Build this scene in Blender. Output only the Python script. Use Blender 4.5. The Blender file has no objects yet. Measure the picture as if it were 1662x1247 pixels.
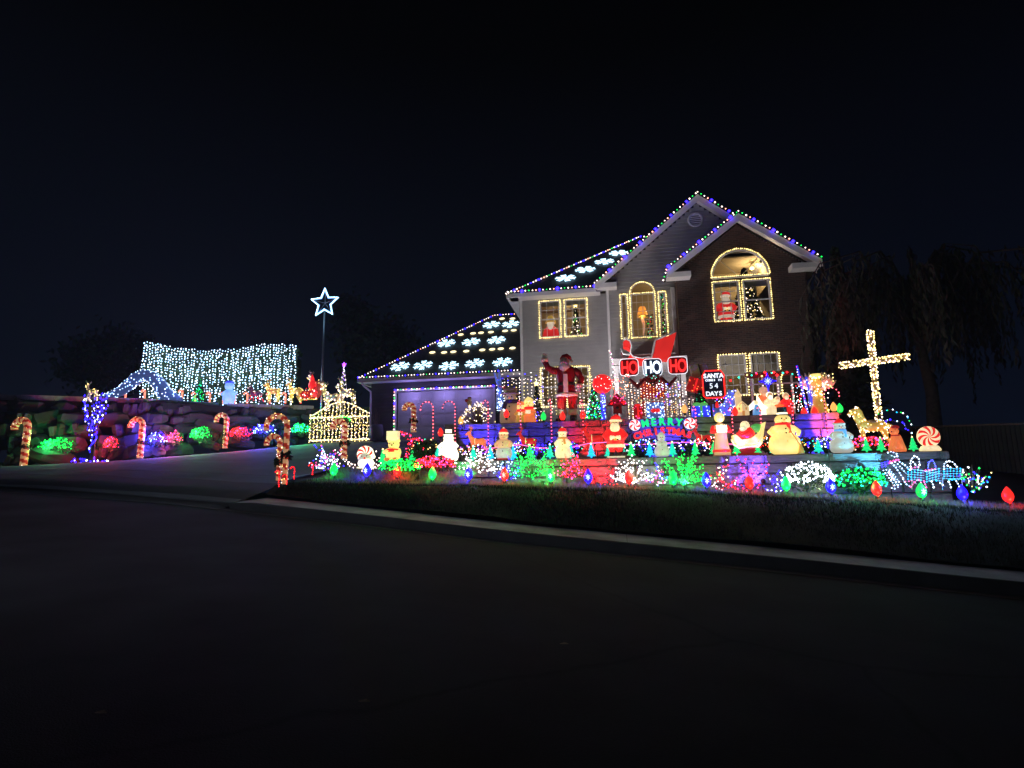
import bpy, math, random
from math import sin, cos, pi, radians, sqrt, atan2
from mathutils import Vector, Matrix
random.seed(7)
rnd = random.random
def ru(a, b): return a + (b - a) * random.random()
sc = bpy.context.scene
col = sc.collection

# ---------------------------------------------------------------- camera
FPX, PW, PH = 950.0, 1662.0, 1247.0
pit, yaw, rol = radians(9.03), radians(10.0), radians(0.9)
EYE = Vector((0, 0, 1.6))
Fv = Vector((-sin(yaw) * cos(pit), cos(yaw) * cos(pit), sin(pit)))
R0 = Vector((cos(yaw), sin(yaw), 0)); U0 = R0.cross(Fv)
Rv = R0 * cos(rol) - U0 * sin(rol); Uv = R0 * sin(rol) + U0 * cos(rol)
cam = bpy.data.objects.new('camera', bpy.data.cameras.new('camera')); col.objects.link(cam)
cam.matrix_world = Matrix(((Rv.x, Uv.x, -Fv.x, EYE.x), (Rv.y, Uv.y, -Fv.y, EYE.y), (Rv.z, Uv.z, -Fv.z, EYE.z), (0, 0, 0, 1)))
cam.data.sensor_width = 36; cam.data.lens = FPX / PW * 36; cam.data.clip_end = 800; cam.data.clip_start = 0.05
sc.camera = cam
def at(px, py, Y):
    """the point where the sight line through a pixel of the photo meets the vertical plane y = Y"""
    r = Fv + Rv * ((px - 831) / FPX) - Uv * ((py - 623.5) / FPX)
    return EYE + r * (Y / r.y)
def gx(px, Y, z):
    """x coordinate of a thing that stands at depth Y and height z"""
    X = 0.0
    for _ in range(6):
        d = Vector((X, Y, z)) - EYE
        X += (px - (831 + FPX * d.dot(Rv) / d.dot(Fv))) * d.dot(Fv) / FPX
    return X

# ---------------------------------------------------------------- night sky
w = bpy.data.worlds.new('World'); sc.world = w; w.use_nodes = True
nt = w.node_tree; bg = nt.nodes['Background']
tc = nt.nodes.new('ShaderNodeTexCoord'); sp = nt.nodes.new('ShaderNodeSeparateXYZ'); cr = nt.nodes.new('ShaderNodeValToRGB')
nt.links.new(tc.outputs['Generated'], sp.inputs[0]); nt.links.new(sp.outputs['Z'], cr.inputs[0]); nt.links.new(cr.outputs[0], bg.inputs[0])
e = cr.color_ramp.elements
e[0].position = 0.0; e[0].color = (0.0030, 0.0050, 0.0125, 1)
e[1].position = 0.62; e[1].color = (0.0003, 0.0004, 0.0006, 1)
k = e.new(0.22); k.color = (0.0019, 0.0029, 0.0072, 1)
bg.inputs[1].default_value = 1.0
sc.view_settings.view_transform = 'Standard'; sc.view_settings.look = 'None'; sc.view_settings.exposure = 0; sc.view_settings.gamma = 1
sc.view_settings.use_curve_mapping = False
sc.cycles.max_bounces = 6; sc.cycles.diffuse_bounces = 2; sc.cycles.glossy_bounces = 2; sc.cycles.transparent_max_bounces = 10
sc.cycles.sample_clamp_indirect = 3.0; sc.cycles.sample_clamp_direct = 0; sc.cycles.use_light_tree = True
sc.cycles.caustics_reflective = False; sc.cycles.caustics_refractive = False

# ---------------------------------------------------------------- materials
M = {}
def mat(name, c, rough=0.8, noise=0.0, nscale=6.0, bump=0.0, bscale=40.0, emit=None, es=0.0, metal=0.0, spec=None):
    m = bpy.data.materials.new(name); m.use_nodes = True; n = m.node_tree; b = n.nodes['Principled BSDF']
    b.inputs['Roughness'].default_value = rough; b.inputs['Metallic'].default_value = metal
    if spec is not None: b.inputs['Specular IOR Level'].default_value = spec
    c4 = (*c, 1); b.inputs['Base Color'].default_value = c4
    if noise:
        t = n.nodes.new('ShaderNodeTexCoord'); t1 = n.nodes.new('ShaderNodeTexNoise'); t1.inputs['Scale'].default_value = nscale; t1.inputs['Detail'].default_value = 6
        r = n.nodes.new('ShaderNodeValToRGB'); r.color_ramp.elements[0].position = .3; r.color_ramp.elements[1].position = .7
        r.color_ramp.elements[0].color = (*[x * (1 - noise) for x in c], 1); r.color_ramp.elements[1].color = (*[min(1, x * (1 + noise)) for x in c], 1)
        n.links.new(t.outputs['Object'], t1.inputs['Vector']); n.links.new(t1.outputs['Fac'], r.inputs[0]); n.links.new(r.outputs[0], b.inputs['Base Color'])
    if bump:
        t = n.nodes.new('ShaderNodeTexCoord'); t2 = n.nodes.new('ShaderNodeTexNoise'); t2.inputs['Scale'].default_value = bscale; t2.inputs['Detail'].default_value = 8
        bm = n.nodes.new('ShaderNodeBump'); bm.inputs['Strength'].default_value = bump; bm.inputs['Distance'].default_value = .02
        n.links.new(t.outputs['Object'], t2.inputs['Vector']); n.links.new(t2.outputs['Fac'], bm.inputs['Height']); n.links.new(bm.outputs[0], b.inputs['Normal'])
    if emit:
        b.inputs['Emission Color'].default_value = (*emit, 1); b.inputs['Emission Strength'].default_value = es
    M[name] = m; return m
def bulbmat(name, c, s):
    return mat(name, [min(.8, x) for x in c], .3, emit=c, es=s)
def plastic(name, c, es, rough=.35):
    """moulded plastic lit by the lamp inside it"""
    m = mat(name, c, rough, emit=c, es=es)
    n = m.node_tree; b = n.nodes['Principled BSDF']
    t = n.nodes.new('ShaderNodeTexCoord'); t1 = n.nodes.new('ShaderNodeTexNoise'); t1.inputs['Scale'].default_value = 5; t1.inputs['Detail'].default_value = 2
    mr = n.nodes.new('ShaderNodeMapRange'); mr.inputs[3].default_value = es * .55; mr.inputs[4].default_value = es * 1.4
    n.links.new(t.outputs['Object'], t1.inputs['Vector']); n.links.new(t1.outputs['Fac'], mr.inputs[0]); n.links.new(mr.outputs[0], b.inputs['Emission Strength'])
    return m
mat('asphalt', (.024, .024, .029), .95, .45, .7, .5, 90, spec=.12)
mat('concrete', (.36, .35, .40), .85, .42, 1.6, .3, 60)
mat('drive_concrete', (.13, .145, .165), .8, .22, .9, .25, 60)
mat('gutter_concrete', (.05, .05, .055), .85, .25, 2.5, .3, 60)
mat('lawn_soil', (.012, .018, .010), .95, .5, 3, .8, 50)
mat('grass_blade', (.012, .022, .010), .8, .4, 6)
mat('dry_grass', (.34, .29, .17), .8, .3, 4)
mat('mulch', (.12, .09, .07), .95, .5, 8, .8, 30)
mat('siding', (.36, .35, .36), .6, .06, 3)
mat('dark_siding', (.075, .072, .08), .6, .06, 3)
mat('trim', (.72, .71, .72), .5, .05, 4)
mat('interior', (.55, .45, .28), .9, .1, 2)
mat('curtain', (.62, .55, .4), .9, .1, 9)
mat('shingle', (.045, .047, .052), .9, .5, 9, .7, 25)
mat('stone', (.30, .28, .28), .9, .32, 5, .9, 14)
mat('cap_stone', (.30, .28, .28), .9, .3, 5, .9, 16)
mat('boulder', (.060, .056, .056), .9, .4, 2.5, .9, 6)
mat('bark', (.09, .07, .055), .95, .3, 8, .6, 30)
mat('leaf', (.05, .085, .035), .75, .45, 5)
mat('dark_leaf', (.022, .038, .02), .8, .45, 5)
mat('weeping_leaf', (.05, .05, .034), .8, .4, 3)
mat('twig', (.20, .15, .11), .9, .2, 9)
mat('wire', (.04, .05, .04), .6)
mat('white_wire', (.7, .7, .7), .5)
mat('steel', (.45, .46, .48), .35, metal=.8)
mat('door_white', (.60, .60, .62), .5, .05, 3)
mat('black', (.012, .012, .014), .5)
mat('navy', (.01, .015, .05), .5)
mat('red_paint', (.50, .02, .02), .4)
mat('dark_red', (.22, .01, .015), .5)
mat('coat_red', (.26, .010, .018), .25, .2, 4)
mat('trouser_red', (.55, .02, .025), .35, .15, 5)
mat('fur', (.80, .72, .58), .9, .12, 20, .5, 40)
mat('beard', (.62, .60, .57), .9, .3, 18, .9, 25)
mat('skin', (.45, .33, .28), .5)
mat('tan', (.48, .34, .2), .7, .1, 6)
mat('gift_gold', (.55, .42, .2), .5, .1, 6)
mat('green_paint', (.02, .22, .08), .5)
mat('purple_cloth', (.06, .04, .16), .8)
mat('water_grey', (.12, .12, .13), .5)
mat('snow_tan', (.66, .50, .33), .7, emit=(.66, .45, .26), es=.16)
B = bulbmat
B('b_warm', (1, .66, .30), 6.5); B('b_gold', (1, .74, .26), 4.2); B('b_white', (.76, .86, 1), 6.5); B('b_ice', (.40, .66, 1), 7)
B('b_blue', (.018, .008, 1), 12); B('b_green', (.004, .9, .075), 4); B('b_red', (1, .010, .014), 6); B('b_cyan', (.01, .45, 1), 3.6)
B('b_pink', (1, .05, .28), 5); B('b_purple', (.35, .06, 1), 5); B('b_teal', (.02, .8, .5), 3); B('b_orange', (1, .30, .04), 4)
B('b_pearl', (1, .78, .68), 5.0); B('b_redpink', (1, .10, .14), 6); B('rope_pink', (1, .12, .42), 3.0); B('b_amber', (1, .58, .16), 5); B('b_rose', (1, .34, .24), 5)
B('flake', (.50, .80, 1), 2.8); B('tube_star', (.34, .72, 1), 2.6); B('oval_warm', (1, .82, .46), 1.9)
B('c9_red', (1, .02, .015), 1.7); B('c9_green', (.01, .75, .10), 1.3); B('c9_blue', (.012, .006, 1), 2.6); B('c9_amber', (1, .42, .10), 1.2)
B('flake_blue', (.30, .42, 1), 4); B('flake_green', (.3, 1, .6), 4); B('flake_red', (1, .35, .28), 3)
B('tree_green', (.01, .62, .16), 1.15); B('tree_teal', (.01, .55, .38), 1.3); B('tree_cyan', (.01, .42, .78), 1.5)
B('sign_white', (.8, .88, 1), 1.4); B('sign_red', (1, .03, .03), 1.5); B('sign_green', (.01, .65, .2), 1.4); B('ho_white', (.72, .84, 1), 2.2)
B('blueglow', (.12, .2, 1), .8); B('netblue', (.2, .32, .95), .55)
plastic('p_white', (1, .90, .60), 1.9); plastic('p_cream', (.95, .74, .42), .95); plastic('p_yellow', (1, .72, .22), 1.0); plastic('p_soft', (.62, .60, .52), .55)
plastic('p_red', (.85, .02, .02), .95); plastic('p_orange', (.90, .20, .06), .75); plastic('p_peach', (.80, .42, .22), .62); plastic('p_brown', (.62, .25, .07), .75)
plastic('p_green', (.12, .55, .12), .6); plastic('p_pale', (.80, .74, .50), .75); plastic('p_lampwhite', (1, .93, .74), 1.7); plastic('p_gold', (.85, .52, .10), .8)
plastic('p_blue', (.12, .36, .8), .8); plastic('p_darkred', (.40, .015, .015), .45); plastic('p_canered', (.55, .03, .015), .32); plastic('p_canewhite', (.90, .46, .22), .38)
plastic('p_black', (.03, .02, .02), .1); plastic('p_bluebear', (.25, .5, 1), .9); plastic('p_lampshade', (1, .33, .04), 1.0); plastic('p_santared', (.9, .03, .03), .55)
plastic('p_santawhite', (.95, .78, .6), .5); plastic('p_church', (.80, .58, .30), .8); plastic('p_sleighred', (.85, .03, .025), .38)
# glass: mostly clear with a thin reflection
g = bpy.data.materials.new('glass'); g.use_nodes = True; n = g.node_tree; n.nodes.clear()
o_ = n.nodes.new('ShaderNodeOutputMaterial'); mx = n.nodes.new('ShaderNodeMixShader'); tr = n.nodes.new('ShaderNodeBsdfTransparent'); gl = n.nodes.new('ShaderNodeBsdfGlossy'); fr = n.nodes.new('ShaderNodeFresnel')
gl.inputs['Roughness'].default_value = .03; fr.inputs[0].default_value = 1.45
n.links.new(fr.outputs[0], mx.inputs[0]); n.links.new(tr.outputs[0], mx.inputs[1]); n.links.new(gl.outputs[0], mx.inputs[2]); n.links.new(mx.outputs[0], o_.inputs[0]); M['glass'] = g
# brick
g = mat('brick', (.1, .06, .05), .9); n = g.node_tree; b = n.nodes['Principled BSDF']
t = n.nodes.new('ShaderNodeTexCoord'); mp = n.nodes.new('ShaderNodeMapping'); mp.inputs['Rotation'].default_value = (pi / 2, 0, 0); bt = n.nodes.new('ShaderNodeTexBrick')
bt.inputs['Scale'].default_value = 1.0; bt.inputs['Brick Width'].default_value = .215; bt.inputs['Row Height'].default_value = .075; bt.inputs['Mortar Size'].default_value = .008; bt.inputs['Mortar Smooth'].default_value = .2
bt.inputs['Color1'].default_value = (.115, .054, .042, 1); bt.inputs['Color2'].default_value = (.052, .028, .025, 1); bt.inputs['Mortar'].default_value = (.125, .105, .10, 1)
bp = n.nodes.new('ShaderNodeBump'); bp.inputs['Strength'].default_value = .7; bp.inputs['Distance'].default_value = .012; bp.invert = True
nz = n.nodes.new('ShaderNodeTexNoise'); nz.inputs['Scale'].default_value = 1.3; mxr = n.nodes.new('ShaderNodeMixRGB'); mxr.blend_type = 'MULTIPLY'; mxr.inputs[0].default_value = .6
n.links.new(t.outputs['Object'], mp.inputs[0]); n.links.new(mp.outputs[0], bt.inputs[0]); n.links.new(t.outputs['Object'], nz.inputs[0])
n.links.new(bt.outputs['Color'], mxr.inputs[1]); n.links.new(nz.outputs['Fac'], mxr.inputs[2]); n.links.new(mxr.outputs[0], b.inputs['Base Color'])
n.links.new(bt.outputs['Fac'], bp.inputs['Height']); n.links.new(bp.outputs[0], b.inputs['Normal'])
# cracks and seams in the asphalt
n = M['asphalt'].node_tree; b = n.nodes['Principled BSDF']; src = b.inputs['Base Color'].links[0].from_socket
t = n.nodes.new('ShaderNodeTexCoord'); vo = n.nodes.new('ShaderNodeTexVoronoi'); vo.feature = 'DISTANCE_TO_EDGE'; vo.inputs['Scale'].default_value = .17
nz = n.nodes.new('ShaderNodeTexNoise'); nz.inputs['Scale'].default_value = 1.5; nz.inputs['Detail'].default_value = 5; mm = n.nodes.new('ShaderNodeMixRGB'); mm.inputs[0].default_value = .25
n.links.new(t.outputs['Object'], mm.inputs[1]); n.links.new(t.outputs['Object'], nz.inputs[0]); n.links.new(nz.outputs['Color'], mm.inputs[2]); n.links.new(mm.outputs[0], vo.inputs['Vector'])
rr = n.nodes.new('ShaderNodeMapRange'); rr.inputs[1].default_value = 0; rr.inputs[2].default_value = .006; rr.inputs[3].default_value = .7; rr.inputs[4].default_value = 1
mu = n.nodes.new('ShaderNodeMixRGB'); mu.blend_type = 'MULTIPLY'; mu.inputs[0].default_value = 1
n.links.new(vo.outputs['Distance'], rr.inputs[0]); n.links.new(src, mu.inputs[1]); n.links.new(rr.outputs[0], mu.inputs[2]); n.links.new(mu.outputs[0], b.inputs['Base Color'])

# ---------------------------------------------------------------- mesh builder
class MB:
    def __init__(s): s.v = []; s.f = []; s.m = []; s.s = []
    def face(s, idx, m=0, sm=False): s.f.append(tuple(idx)); s.m.append(m); s.s.append(sm)
    def box(s, c, d, m=0, rz=0, rx=0, ry=0):
        b = len(s.v); mt = Matrix.Rotation(rz, 3, 'Z') @ Matrix.Rotation(ry, 3, 'Y') @ Matrix.Rotation(rx, 3, 'X')
        for x in (-.5, .5):
            for y in (-.5, .5):
                for z in (-.5, .5):
                    p = mt @ Vector((x * d[0], y * d[1], z * d[2])); s.v.append((p.x + c[0], p.y + c[1], p.z + c[2]))
        for q in ((0, 1, 3, 2), (4, 6, 7, 5), (0, 4, 5, 1), (2, 3, 7, 6), (0, 2, 6, 4), (1, 5, 7, 3)): s.face([b + i for i in q], m)
    def prism(s, poly, y0, y1, m=0, mf=None):
        """outline in x-z, extruded along y"""
        b = len(s.v); k = len(poly); mf = m if mf is None else mf
        for y in (y0, y1):
            for (x, z) in poly: s.v.append((x, y, z))
        s.face([b + i for i in range(k)], mf); s.face([b + k + i for i in reversed(range(k))], m)
        for i in range(k):
            j = (i + 1) % k; s.face((b + i, b + k + i, b + k + j, b + j), m)
    def slab(s, poly, h, m=0, mtop=None):
        """polygon of 3-D points thickened downward by h"""
        b = len(s.v); k = len(poly)
        for p in poly: s.v.append(tuple(p))
        for p in poly: s.v.append((p[0], p[1], p[2] - h))
        s.face([b + i for i in range(k)], m if mtop is None else mtop); s.face([b + k + i for i in reversed(range(k))], m)
        for i in range(k):
            j = (i + 1) % k; s.face((b + i, b + k + i, b + k + j, b + j), m)
    def tube(s, pts, r, n=6, m=0, closed=False):
        pts = [Vector(p) for p in pts]; k = len(pts); b = len(s.v); up = None
        rr = r if isinstance(r, (list, tuple)) else [r] * k
        for i, p in enumerate(pts):
            a = pts[(i - 1) % k] if (closed or i > 0) else p; c = pts[(i + 1) % k] if (closed or i < k - 1) else p
            t = (c - a).normalized() if (c - a).length > 1e-9 else Vector((0, 0, 1))
            if up is None:
                up = t.orthogonal().normalized()
            up = (up - t * up.dot(t)); up = up.normalized() if up.length > 1e-6 else t.orthogonal().normalized()
            sd = t.cross(up)
            for q in range(n):
                an = 2 * pi * q / n; o = up * cos(an) + sd * sin(an); s.v.append(tuple(p + o * rr[i]))
        for i in range(k if closed else k - 1):
            i2 = (i + 1) % k
            for q in range(n):
                q2 = (q + 1) % n; s.face((b + i * n + q, b + i * n + q2, b + i2 * n + q2, b + i2 * n + q), m(i) if callable(m) else m, True)
        if not closed:
            mm = m(0) if callable(m) else m; me = m(k - 2) if callable(m) else m
            s.face([b + q for q in reversed(range(n))], mm); s.face([b + (k - 1) * n + q for q in range(n)], me)
    def lathe(s, prof, c=(0, 0, 0), n=16, m=0, sx=1, sy=1, rx=0, ry=0, rz=0):
        b = len(s.v); k = len(prof); mt = Matrix.Rotation(rz, 3, 'Z') @ Matrix.Rotation(ry, 3, 'Y') @ Matrix.Rotation(rx, 3, 'X')
        for (r, z) in prof:
            for q in range(n):
                a = 2 * pi * q / n; p = mt @ Vector((r * cos(a) * sx, r * sin(a) * sy, z)); s.v.append((p.x + c[0], p.y + c[1], p.z + c[2]))
        for i in range(k - 1):
            for q in range(n):
                q2 = (q + 1) % n; s.face((b + i * n + q, b + i * n + q2, b + (i + 1) * n + q2, b + (i + 1) * n + q), m(i, q) if callable(m) else m, True)
        if prof[0][0] > 1e-4: s.face([b + q for q in reversed(range(n))], m(0, 0) if callable(m) else m)
        if prof[-1][0] > 1e-4: s.face([b + (k - 1) * n + q for q in range(n)], m(k - 2, 0) if callable(m) else m)
    def ball(s, c, r, m=0, n=12, k=8, rx=0, ry=0, rz=0):
        if not isinstance(r, (tuple, list)): r = (r, r, r)
        s.lathe([(max(sin(pi * i / k), .001), -cos(pi * i / k) * r[2]) for i in range(k + 1)], c, n, m, r[0], r[1], rx, ry, rz)
    def bulb(s, c, r, m=0):
        b = len(s.v)
        for d in ((1, 0, 0), (-1, 0, 0), (0, 1, 0), (0, -1, 0), (0, 0, 1), (0, 0, -1)): s.v.append((c[0] + d[0] * r, c[1] + d[1] * r, c[2] + d[2] * r))
        for q in ((0, 2, 4), (2, 1, 4), (1, 3, 4), (3, 0, 4), (2, 0, 5), (1, 2, 5), (3, 1, 5), (0, 3, 5)): s.face([b + i for i in q], m, True)
    def leaf(s, c, r, m=0, stretch=1.6, down=None):
        b = len(s.v); a = Vector((ru(-1, 1), ru(-1, 1), ru(-1, 1))).normalized()
        if down is not None: a = (a * down + Vector((0, 0, -1))).normalized()
        u = a.orthogonal().normalized(); u.rotate(Matrix.Rotation(rnd() * 6.28, 3, a)); c = Vector(c)
        for p in (c - a * r * stretch, c + u * r * .6, c + a * r * stretch, c - u * r * .6): s.v.append(tuple(p))
        s.face((b, b + 1, b + 2, b + 3), m)
    def sample(s, k, lift=0.0):
        """points spread over the surface"""
        out = []; ar = []; tot = 0
        for f in s.f:
            p = [Vector(s.v[i]) for i in f[:4]]; a = ((p[1] - p[0]).cross(p[2] - p[0])).length
            tot += a; ar.append(tot)
        import bisect
        for _ in range(k):
            f = s.f[min(bisect.bisect(ar, rnd() * tot), len(s.f) - 1)]; p = [Vector(s.v[i]) for i in f[:4]]
            u, w_ = rnd(), rnd()
            if len(p) == 4: q = (p[0] * (1 - u) + p[1] * u) * (1 - w_) + (p[3] * (1 - u) + p[2] * u) * w_
            else:
                if u + w_ > 1: u, w_ = 1 - u, 1 - w_
                q = p[0] + (p[1] - p[0]) * u + (p[2] - p[0]) * w_
            nn = (p[1] - p[0]).cross(p[2] - p[0]); out.append(q + (nn.normalized() * lift if nn.length > 1e-9 else Vector()))
        return out
    def mesh(s, name, mats):
        me = bpy.data.meshes.new(name); me.from_pydata(s.v, [], s.f)
        for q in (mats if isinstance(mats, (list, tuple)) else [mats]): me.materials.append(M[q])
        me.polygons.foreach_set('material_index', s.m); me.polygons.foreach_set('use_smooth', s.s); me.update(); return me
    def build(s, name, mats, parent=None, kind=None, label=None):
        o = bpy.data.objects.new(name, s.mesh(name, mats)); col.objects.link(o)
        if parent: o.parent = parent
        if kind: o['kind'] = kind
        if label: o['label'] = label
        return o
def thing(name, label, cat, loc=(0, 0, 0), rz=0, group=None, sc_=1):
    o = bpy.data.objects.new(name, None); col.objects.link(o); o.location = loc; o.rotation_euler = (0, 0, rz); o.scale = (sc_,) * 3
    o.empty_display_size = .1; o['label'] = label; o['category'] = cat
    if group: o['group'] = group
    return o
def tag(o, label, cat, group=None):
    o['label'] = label; o['category'] = cat
    if group: o['group'] = group
    return o
def struct(o): o['kind'] = 'structure'; return o
def part(name, mats, parent, fn, label=None, kind=None):
    b = MB(); fn(b); return b.build(name, mats, parent, kind, label)
def along(pts, step, jit=0.0):
    """points spaced along a polyline"""
    pts = [Vector(p) for p in pts]; out = []; acc = 0.0
    for a, b in zip(pts, pts[1:]):
        L = (b - a).length
        if L < 1e-6: continue
        t = (-acc) % step
        t = acc
        while t < L:
            q = a.lerp(b, t / L)
            if jit: q = q + Vector((ru(-jit, jit), ru(-jit, jit), ru(-jit, jit)))
            out.append(q); t += step
        acc = t - L
    return out
def bulbs(pts, r, mats, parent, pick=None, name='bulbs'):
    b = MB()
    for i, p in enumerate(pts): b.bulb(p, r * ru(.68, 1.25), (pick(i) if pick else (i % len(mats))))
    o = b.build(name, mats, parent); o['kind'] = 'stuff'; return o
def string(label, paths, step, r, mats, pick=None, cat='string lights', group=None, wire='wire', jit=.008, loc=(0, 0, 0), name='string_lights', wr=.006):
    """a light string: cable and bulbs"""
    root = thing(name, label, cat, loc, group=group)
    if not isinstance(paths[0], list): paths = [paths]
    b = MB(); L = Vector(loc)
    for p in paths: b.tube([Vector(q) - L for q in p], wr, 3)
    b.build('cable', wire, root)
    pts = [q - L for p in paths for q in along(p, step, jit)]
    bulbs(pts, r, mats, root, pick); return root
def lamp(kind, loc, color, power, parent=None, target=None, size=60, blend=.3, rad=.05, name='lamp_light'):
    l = bpy.data.lights.new(name, kind); l.color = color; l.energy = power
    if kind == 'SPOT': l.spot_size = radians(size); l.spot_blend = blend
    l.shadow_soft_size = rad
    o = bpy.data.objects.new(name, l); col.objects.link(o)
    if target is not None:
        d = Vector(target) - Vector(loc); o.rotation_euler = d.to_track_quat('-Z', 'Y').to_euler()
    o.location = loc
    if parent: o.parent = parent; o.matrix_parent_inverse = Matrix.Translation(-parent.location)
    return o

# ================================================================ TERRAIN
def lin(tab, x):
    if x <= tab[0][0]: return tab[0][1]
    for a, b in zip(tab, tab[1:]):
        if x <= b[0]: return a[1] + (b[1] - a[1]) * (x - a[0]) / (b[0] - a[0])
    return tab[-1][1]
KY = [(-90, 20), (-60, 14.5), (-30, 12.9), (-14.8, 12), (-9.3, 11.5), (-4.6, 10.6), (-1.8, 10), (2.4, 9.1), (4.85, 8.5), (12, 7.0), (60, -3)]
KZ = [(-90, 4.6), (-60, 3.3), (-30, 2.1), (-14.8, 1.5), (-9.3, 1.17), (-4.6, .79), (-1.8, .55), (2.4, .26), (4.85, .08), (12, -.4), (60, -2.6)]
LB = [(-9, 1.52), (-3.2, 1.38), (1.4, 1.2), (8, .76), (14, .45), (60, -1)]
DS = [(-30, .03), (-24.7, .04), (-14.8, .12), (-7.9, .152), (-4, .16)]
def yk(x): return lin(KY, x)
def zk(x): return lin(KZ, x)
def zroad(x, y): return zk(x) - .042 * max(-14, min(30, (yk(x) - y))) if y < yk(x) else zk(x)
def zdrive(x, y): return zk(x) + .03 + .10 * min(1, max(0, (y - yk(x)) / .9)) + lin(DS, x) * (y - yk(x))
def zlawn(x, y):
    a = yk(x) + 1.2; zw = zk(x) + .16; lb = lin(LB, x); b = 13.6 if x < 7 else 13.6 - .15 * (x - 7)
    if y <= a: return zw
    t = min(1, (y - a) / max(.5, (b - a))); t = t ** .85 * (1.06 - .06 * t)
    z = zw + (lb - zw) * t + .10 * sin(pi * min(1, t) ** 2)
    if y > b: z = lb + (.015 if x > -5.2 else .155) * (y - b) + (0.05 * max(0, y - 15) * max(0, min(1, (x - 7) / 2)) if x > 7 else 0)
    return z
def sheet(name, fn, us, vs, mats, mname=None, parent=None):
    b = MB(); nu, nv = len(us), len(vs)
    for u in us:
        for v in vs: b.v.append(tuple(fn(u, v)))
    for i in range(nu - 1):
        for j in range(nv - 1): b.face((i * nv + j, (i + 1) * nv + j, (i + 1) * nv + j + 1, i * nv + j + 1), 0, True)
    return b.build(name, mats, parent)
def fr_(a, b, n): return [a + (b - a) * i / n for i in range(n + 1)]
xs = fr_(-90, -32, 12)[:-1] + fr_(-32, 14, 92)[:-1] + fr_(14, 60, 12)
struct(sheet('ground', lambda u, v: (u, v, -3.4), fr_(-190, 190, 8), fr_(-150, 230, 8), 'lawn_soil'))
struct(sheet('road', lambda u, v: (u, yk(u) - .42 - v, zroad(u, yk(u) - .42 - v)), xs, [0, .5, 1, 2, 4, 7, 10, 14, 20, 30], 'asphalt'))
g_ = sheet('gutter', lambda u, v: (u, yk(u) - .45 + v, zk(u) - .012 - .02 * v * 2), xs, [0, .15, .3, .45], 'gutter_concrete'); struct(g_)
# kerb: a rolled step along the street, lower in front of the driveway
def drop(x): return .02 if -26 < x < -8.6 else (.13 if (x > -7.6 or x < -27) else .13 - .11 * (min(1, (x + 8.6) if False else (-7.6 - x))))
kb = sheet('kerb', lambda u, v: (u, yk(u) + [0, .02, .05, .16][v], zk(u) - .03 + [0, .7, 1, 1][v] * (drop(u) + .03)), xs, [0, 1, 2, 3], 'gutter_concrete'); struct(kb)
# lawn bank between pavement and planted strip
XR = [(11, -8.05), (12.4, -8.05), (15, -8.5), (18, -7.9), (22, -6.2), (25, -4.9)]
def xr(y): return lin(XR, y)
lx = [0, .03, .08, .15, .25] + fr_(.3, 1, 60)[0:]
def lawnpt(u, v):
    # u 0..1 across from driveway edge to far right, v 0..1 depth
    y0 = 11.2
    x = -8.05 + (40 + 8.05) * (u ** 1.6)
    ya = yk(x) + 1.32; y = ya + (16.2 - ya) * v if x < 6 else ya + (30 - ya) * v ** 1.5
    x2 = max(x, xr(y)) if u == 0 else x + (xr(y) + 8.05) * (1 - u) ** 8
    z = zlawn(x2, y) + .012 * sin(x2 * 3.1) * sin(y * 4.3) + (.02 * sin(x2 * 1.3 + y))
    return (x2, y, z)
struct(sheet('lawn', lawnpt, fr_(0, 1, 120), fr_(0, 1, 26), 'lawn_soil'))
struct(sheet('planting_bed', lambda u, v: (xr(v) + (-4.6 - xr(v)) * u, v, zlawn(-6, 15) + (zdrive(xr(v), v) - zlawn(-6, 15) - .02) * max(0, (1 - u)) + .24 * (v - 16) * u), fr_(0, 1, 6), fr_(16, 24.9, 12), 'mulch'))
# driveway, with joints between its panels
dv = struct(sheet('driveway', lambda u, v: (xr(v) + .02 - (46 + xr(v)) * u ** 1.5, v, zdrive(xr(v) - (46 + xr(v)) * u ** 1.5, v) - .02), fr_(0, 1, 40), [11.0 + i * .5 for i in range(36)], 'gutter_concrete'))
# clip handled by kerb height; panels lie on it
PANX = [-8.3, -11.3, -14.3, -17.3, -20.3, -23.3, -26.3, -29.3]
for i in range(7):
    for j in range(5):
        xa, xb = PANX[i + 1] + .008, PANX[i] - .008
        b = MB(); ya0 = 2.95 * j
        pts = []
        for (x, q) in ((xa, 0), (xb, 0), (xb, 1), (xa, 1)):
            y = yk(x) + .17 + ya0 + q * 2.93
            if i == 0: 
                if x == xb: x = xr(y) - .01
            pts.append((x, y, zdrive(x, y) + .004))
        b.slab(pts, .03); o = b.build('concrete_panel', 'drive_concrete', dv)
# pavement slabs along the lawn
sw = MB(); 
for a, b2 in zip(fr_(-8.0, 34, 84), fr_(-8.0, 34, 84)[1:]):
    q = len(sw.v)
    for x in (a, b2): sw.v += [(x, yk(x) + .15, zk(x) + .085), (x, yk(x) + 1.36, zk(x) + .125)]
    sw.face((q, q + 2, q + 3, q + 1))
swo = struct(sw.build('pavement', 'mulch'))
x = -8.0
while x < 30:
    b = MB(); L = 1.62
    b.slab([(x + .008, yk(x) + .165, zk(x) + .10), (x + L, yk(x + L) + .165, zk(x + L) + .10), (x + L, yk(x + L) + 1.3, zk(x + L) + .145), (x + .008, yk(x) + 1.3, zk(x) + .145)], .05)
    b.build('slab', 'concrete', swo); x += L
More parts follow.
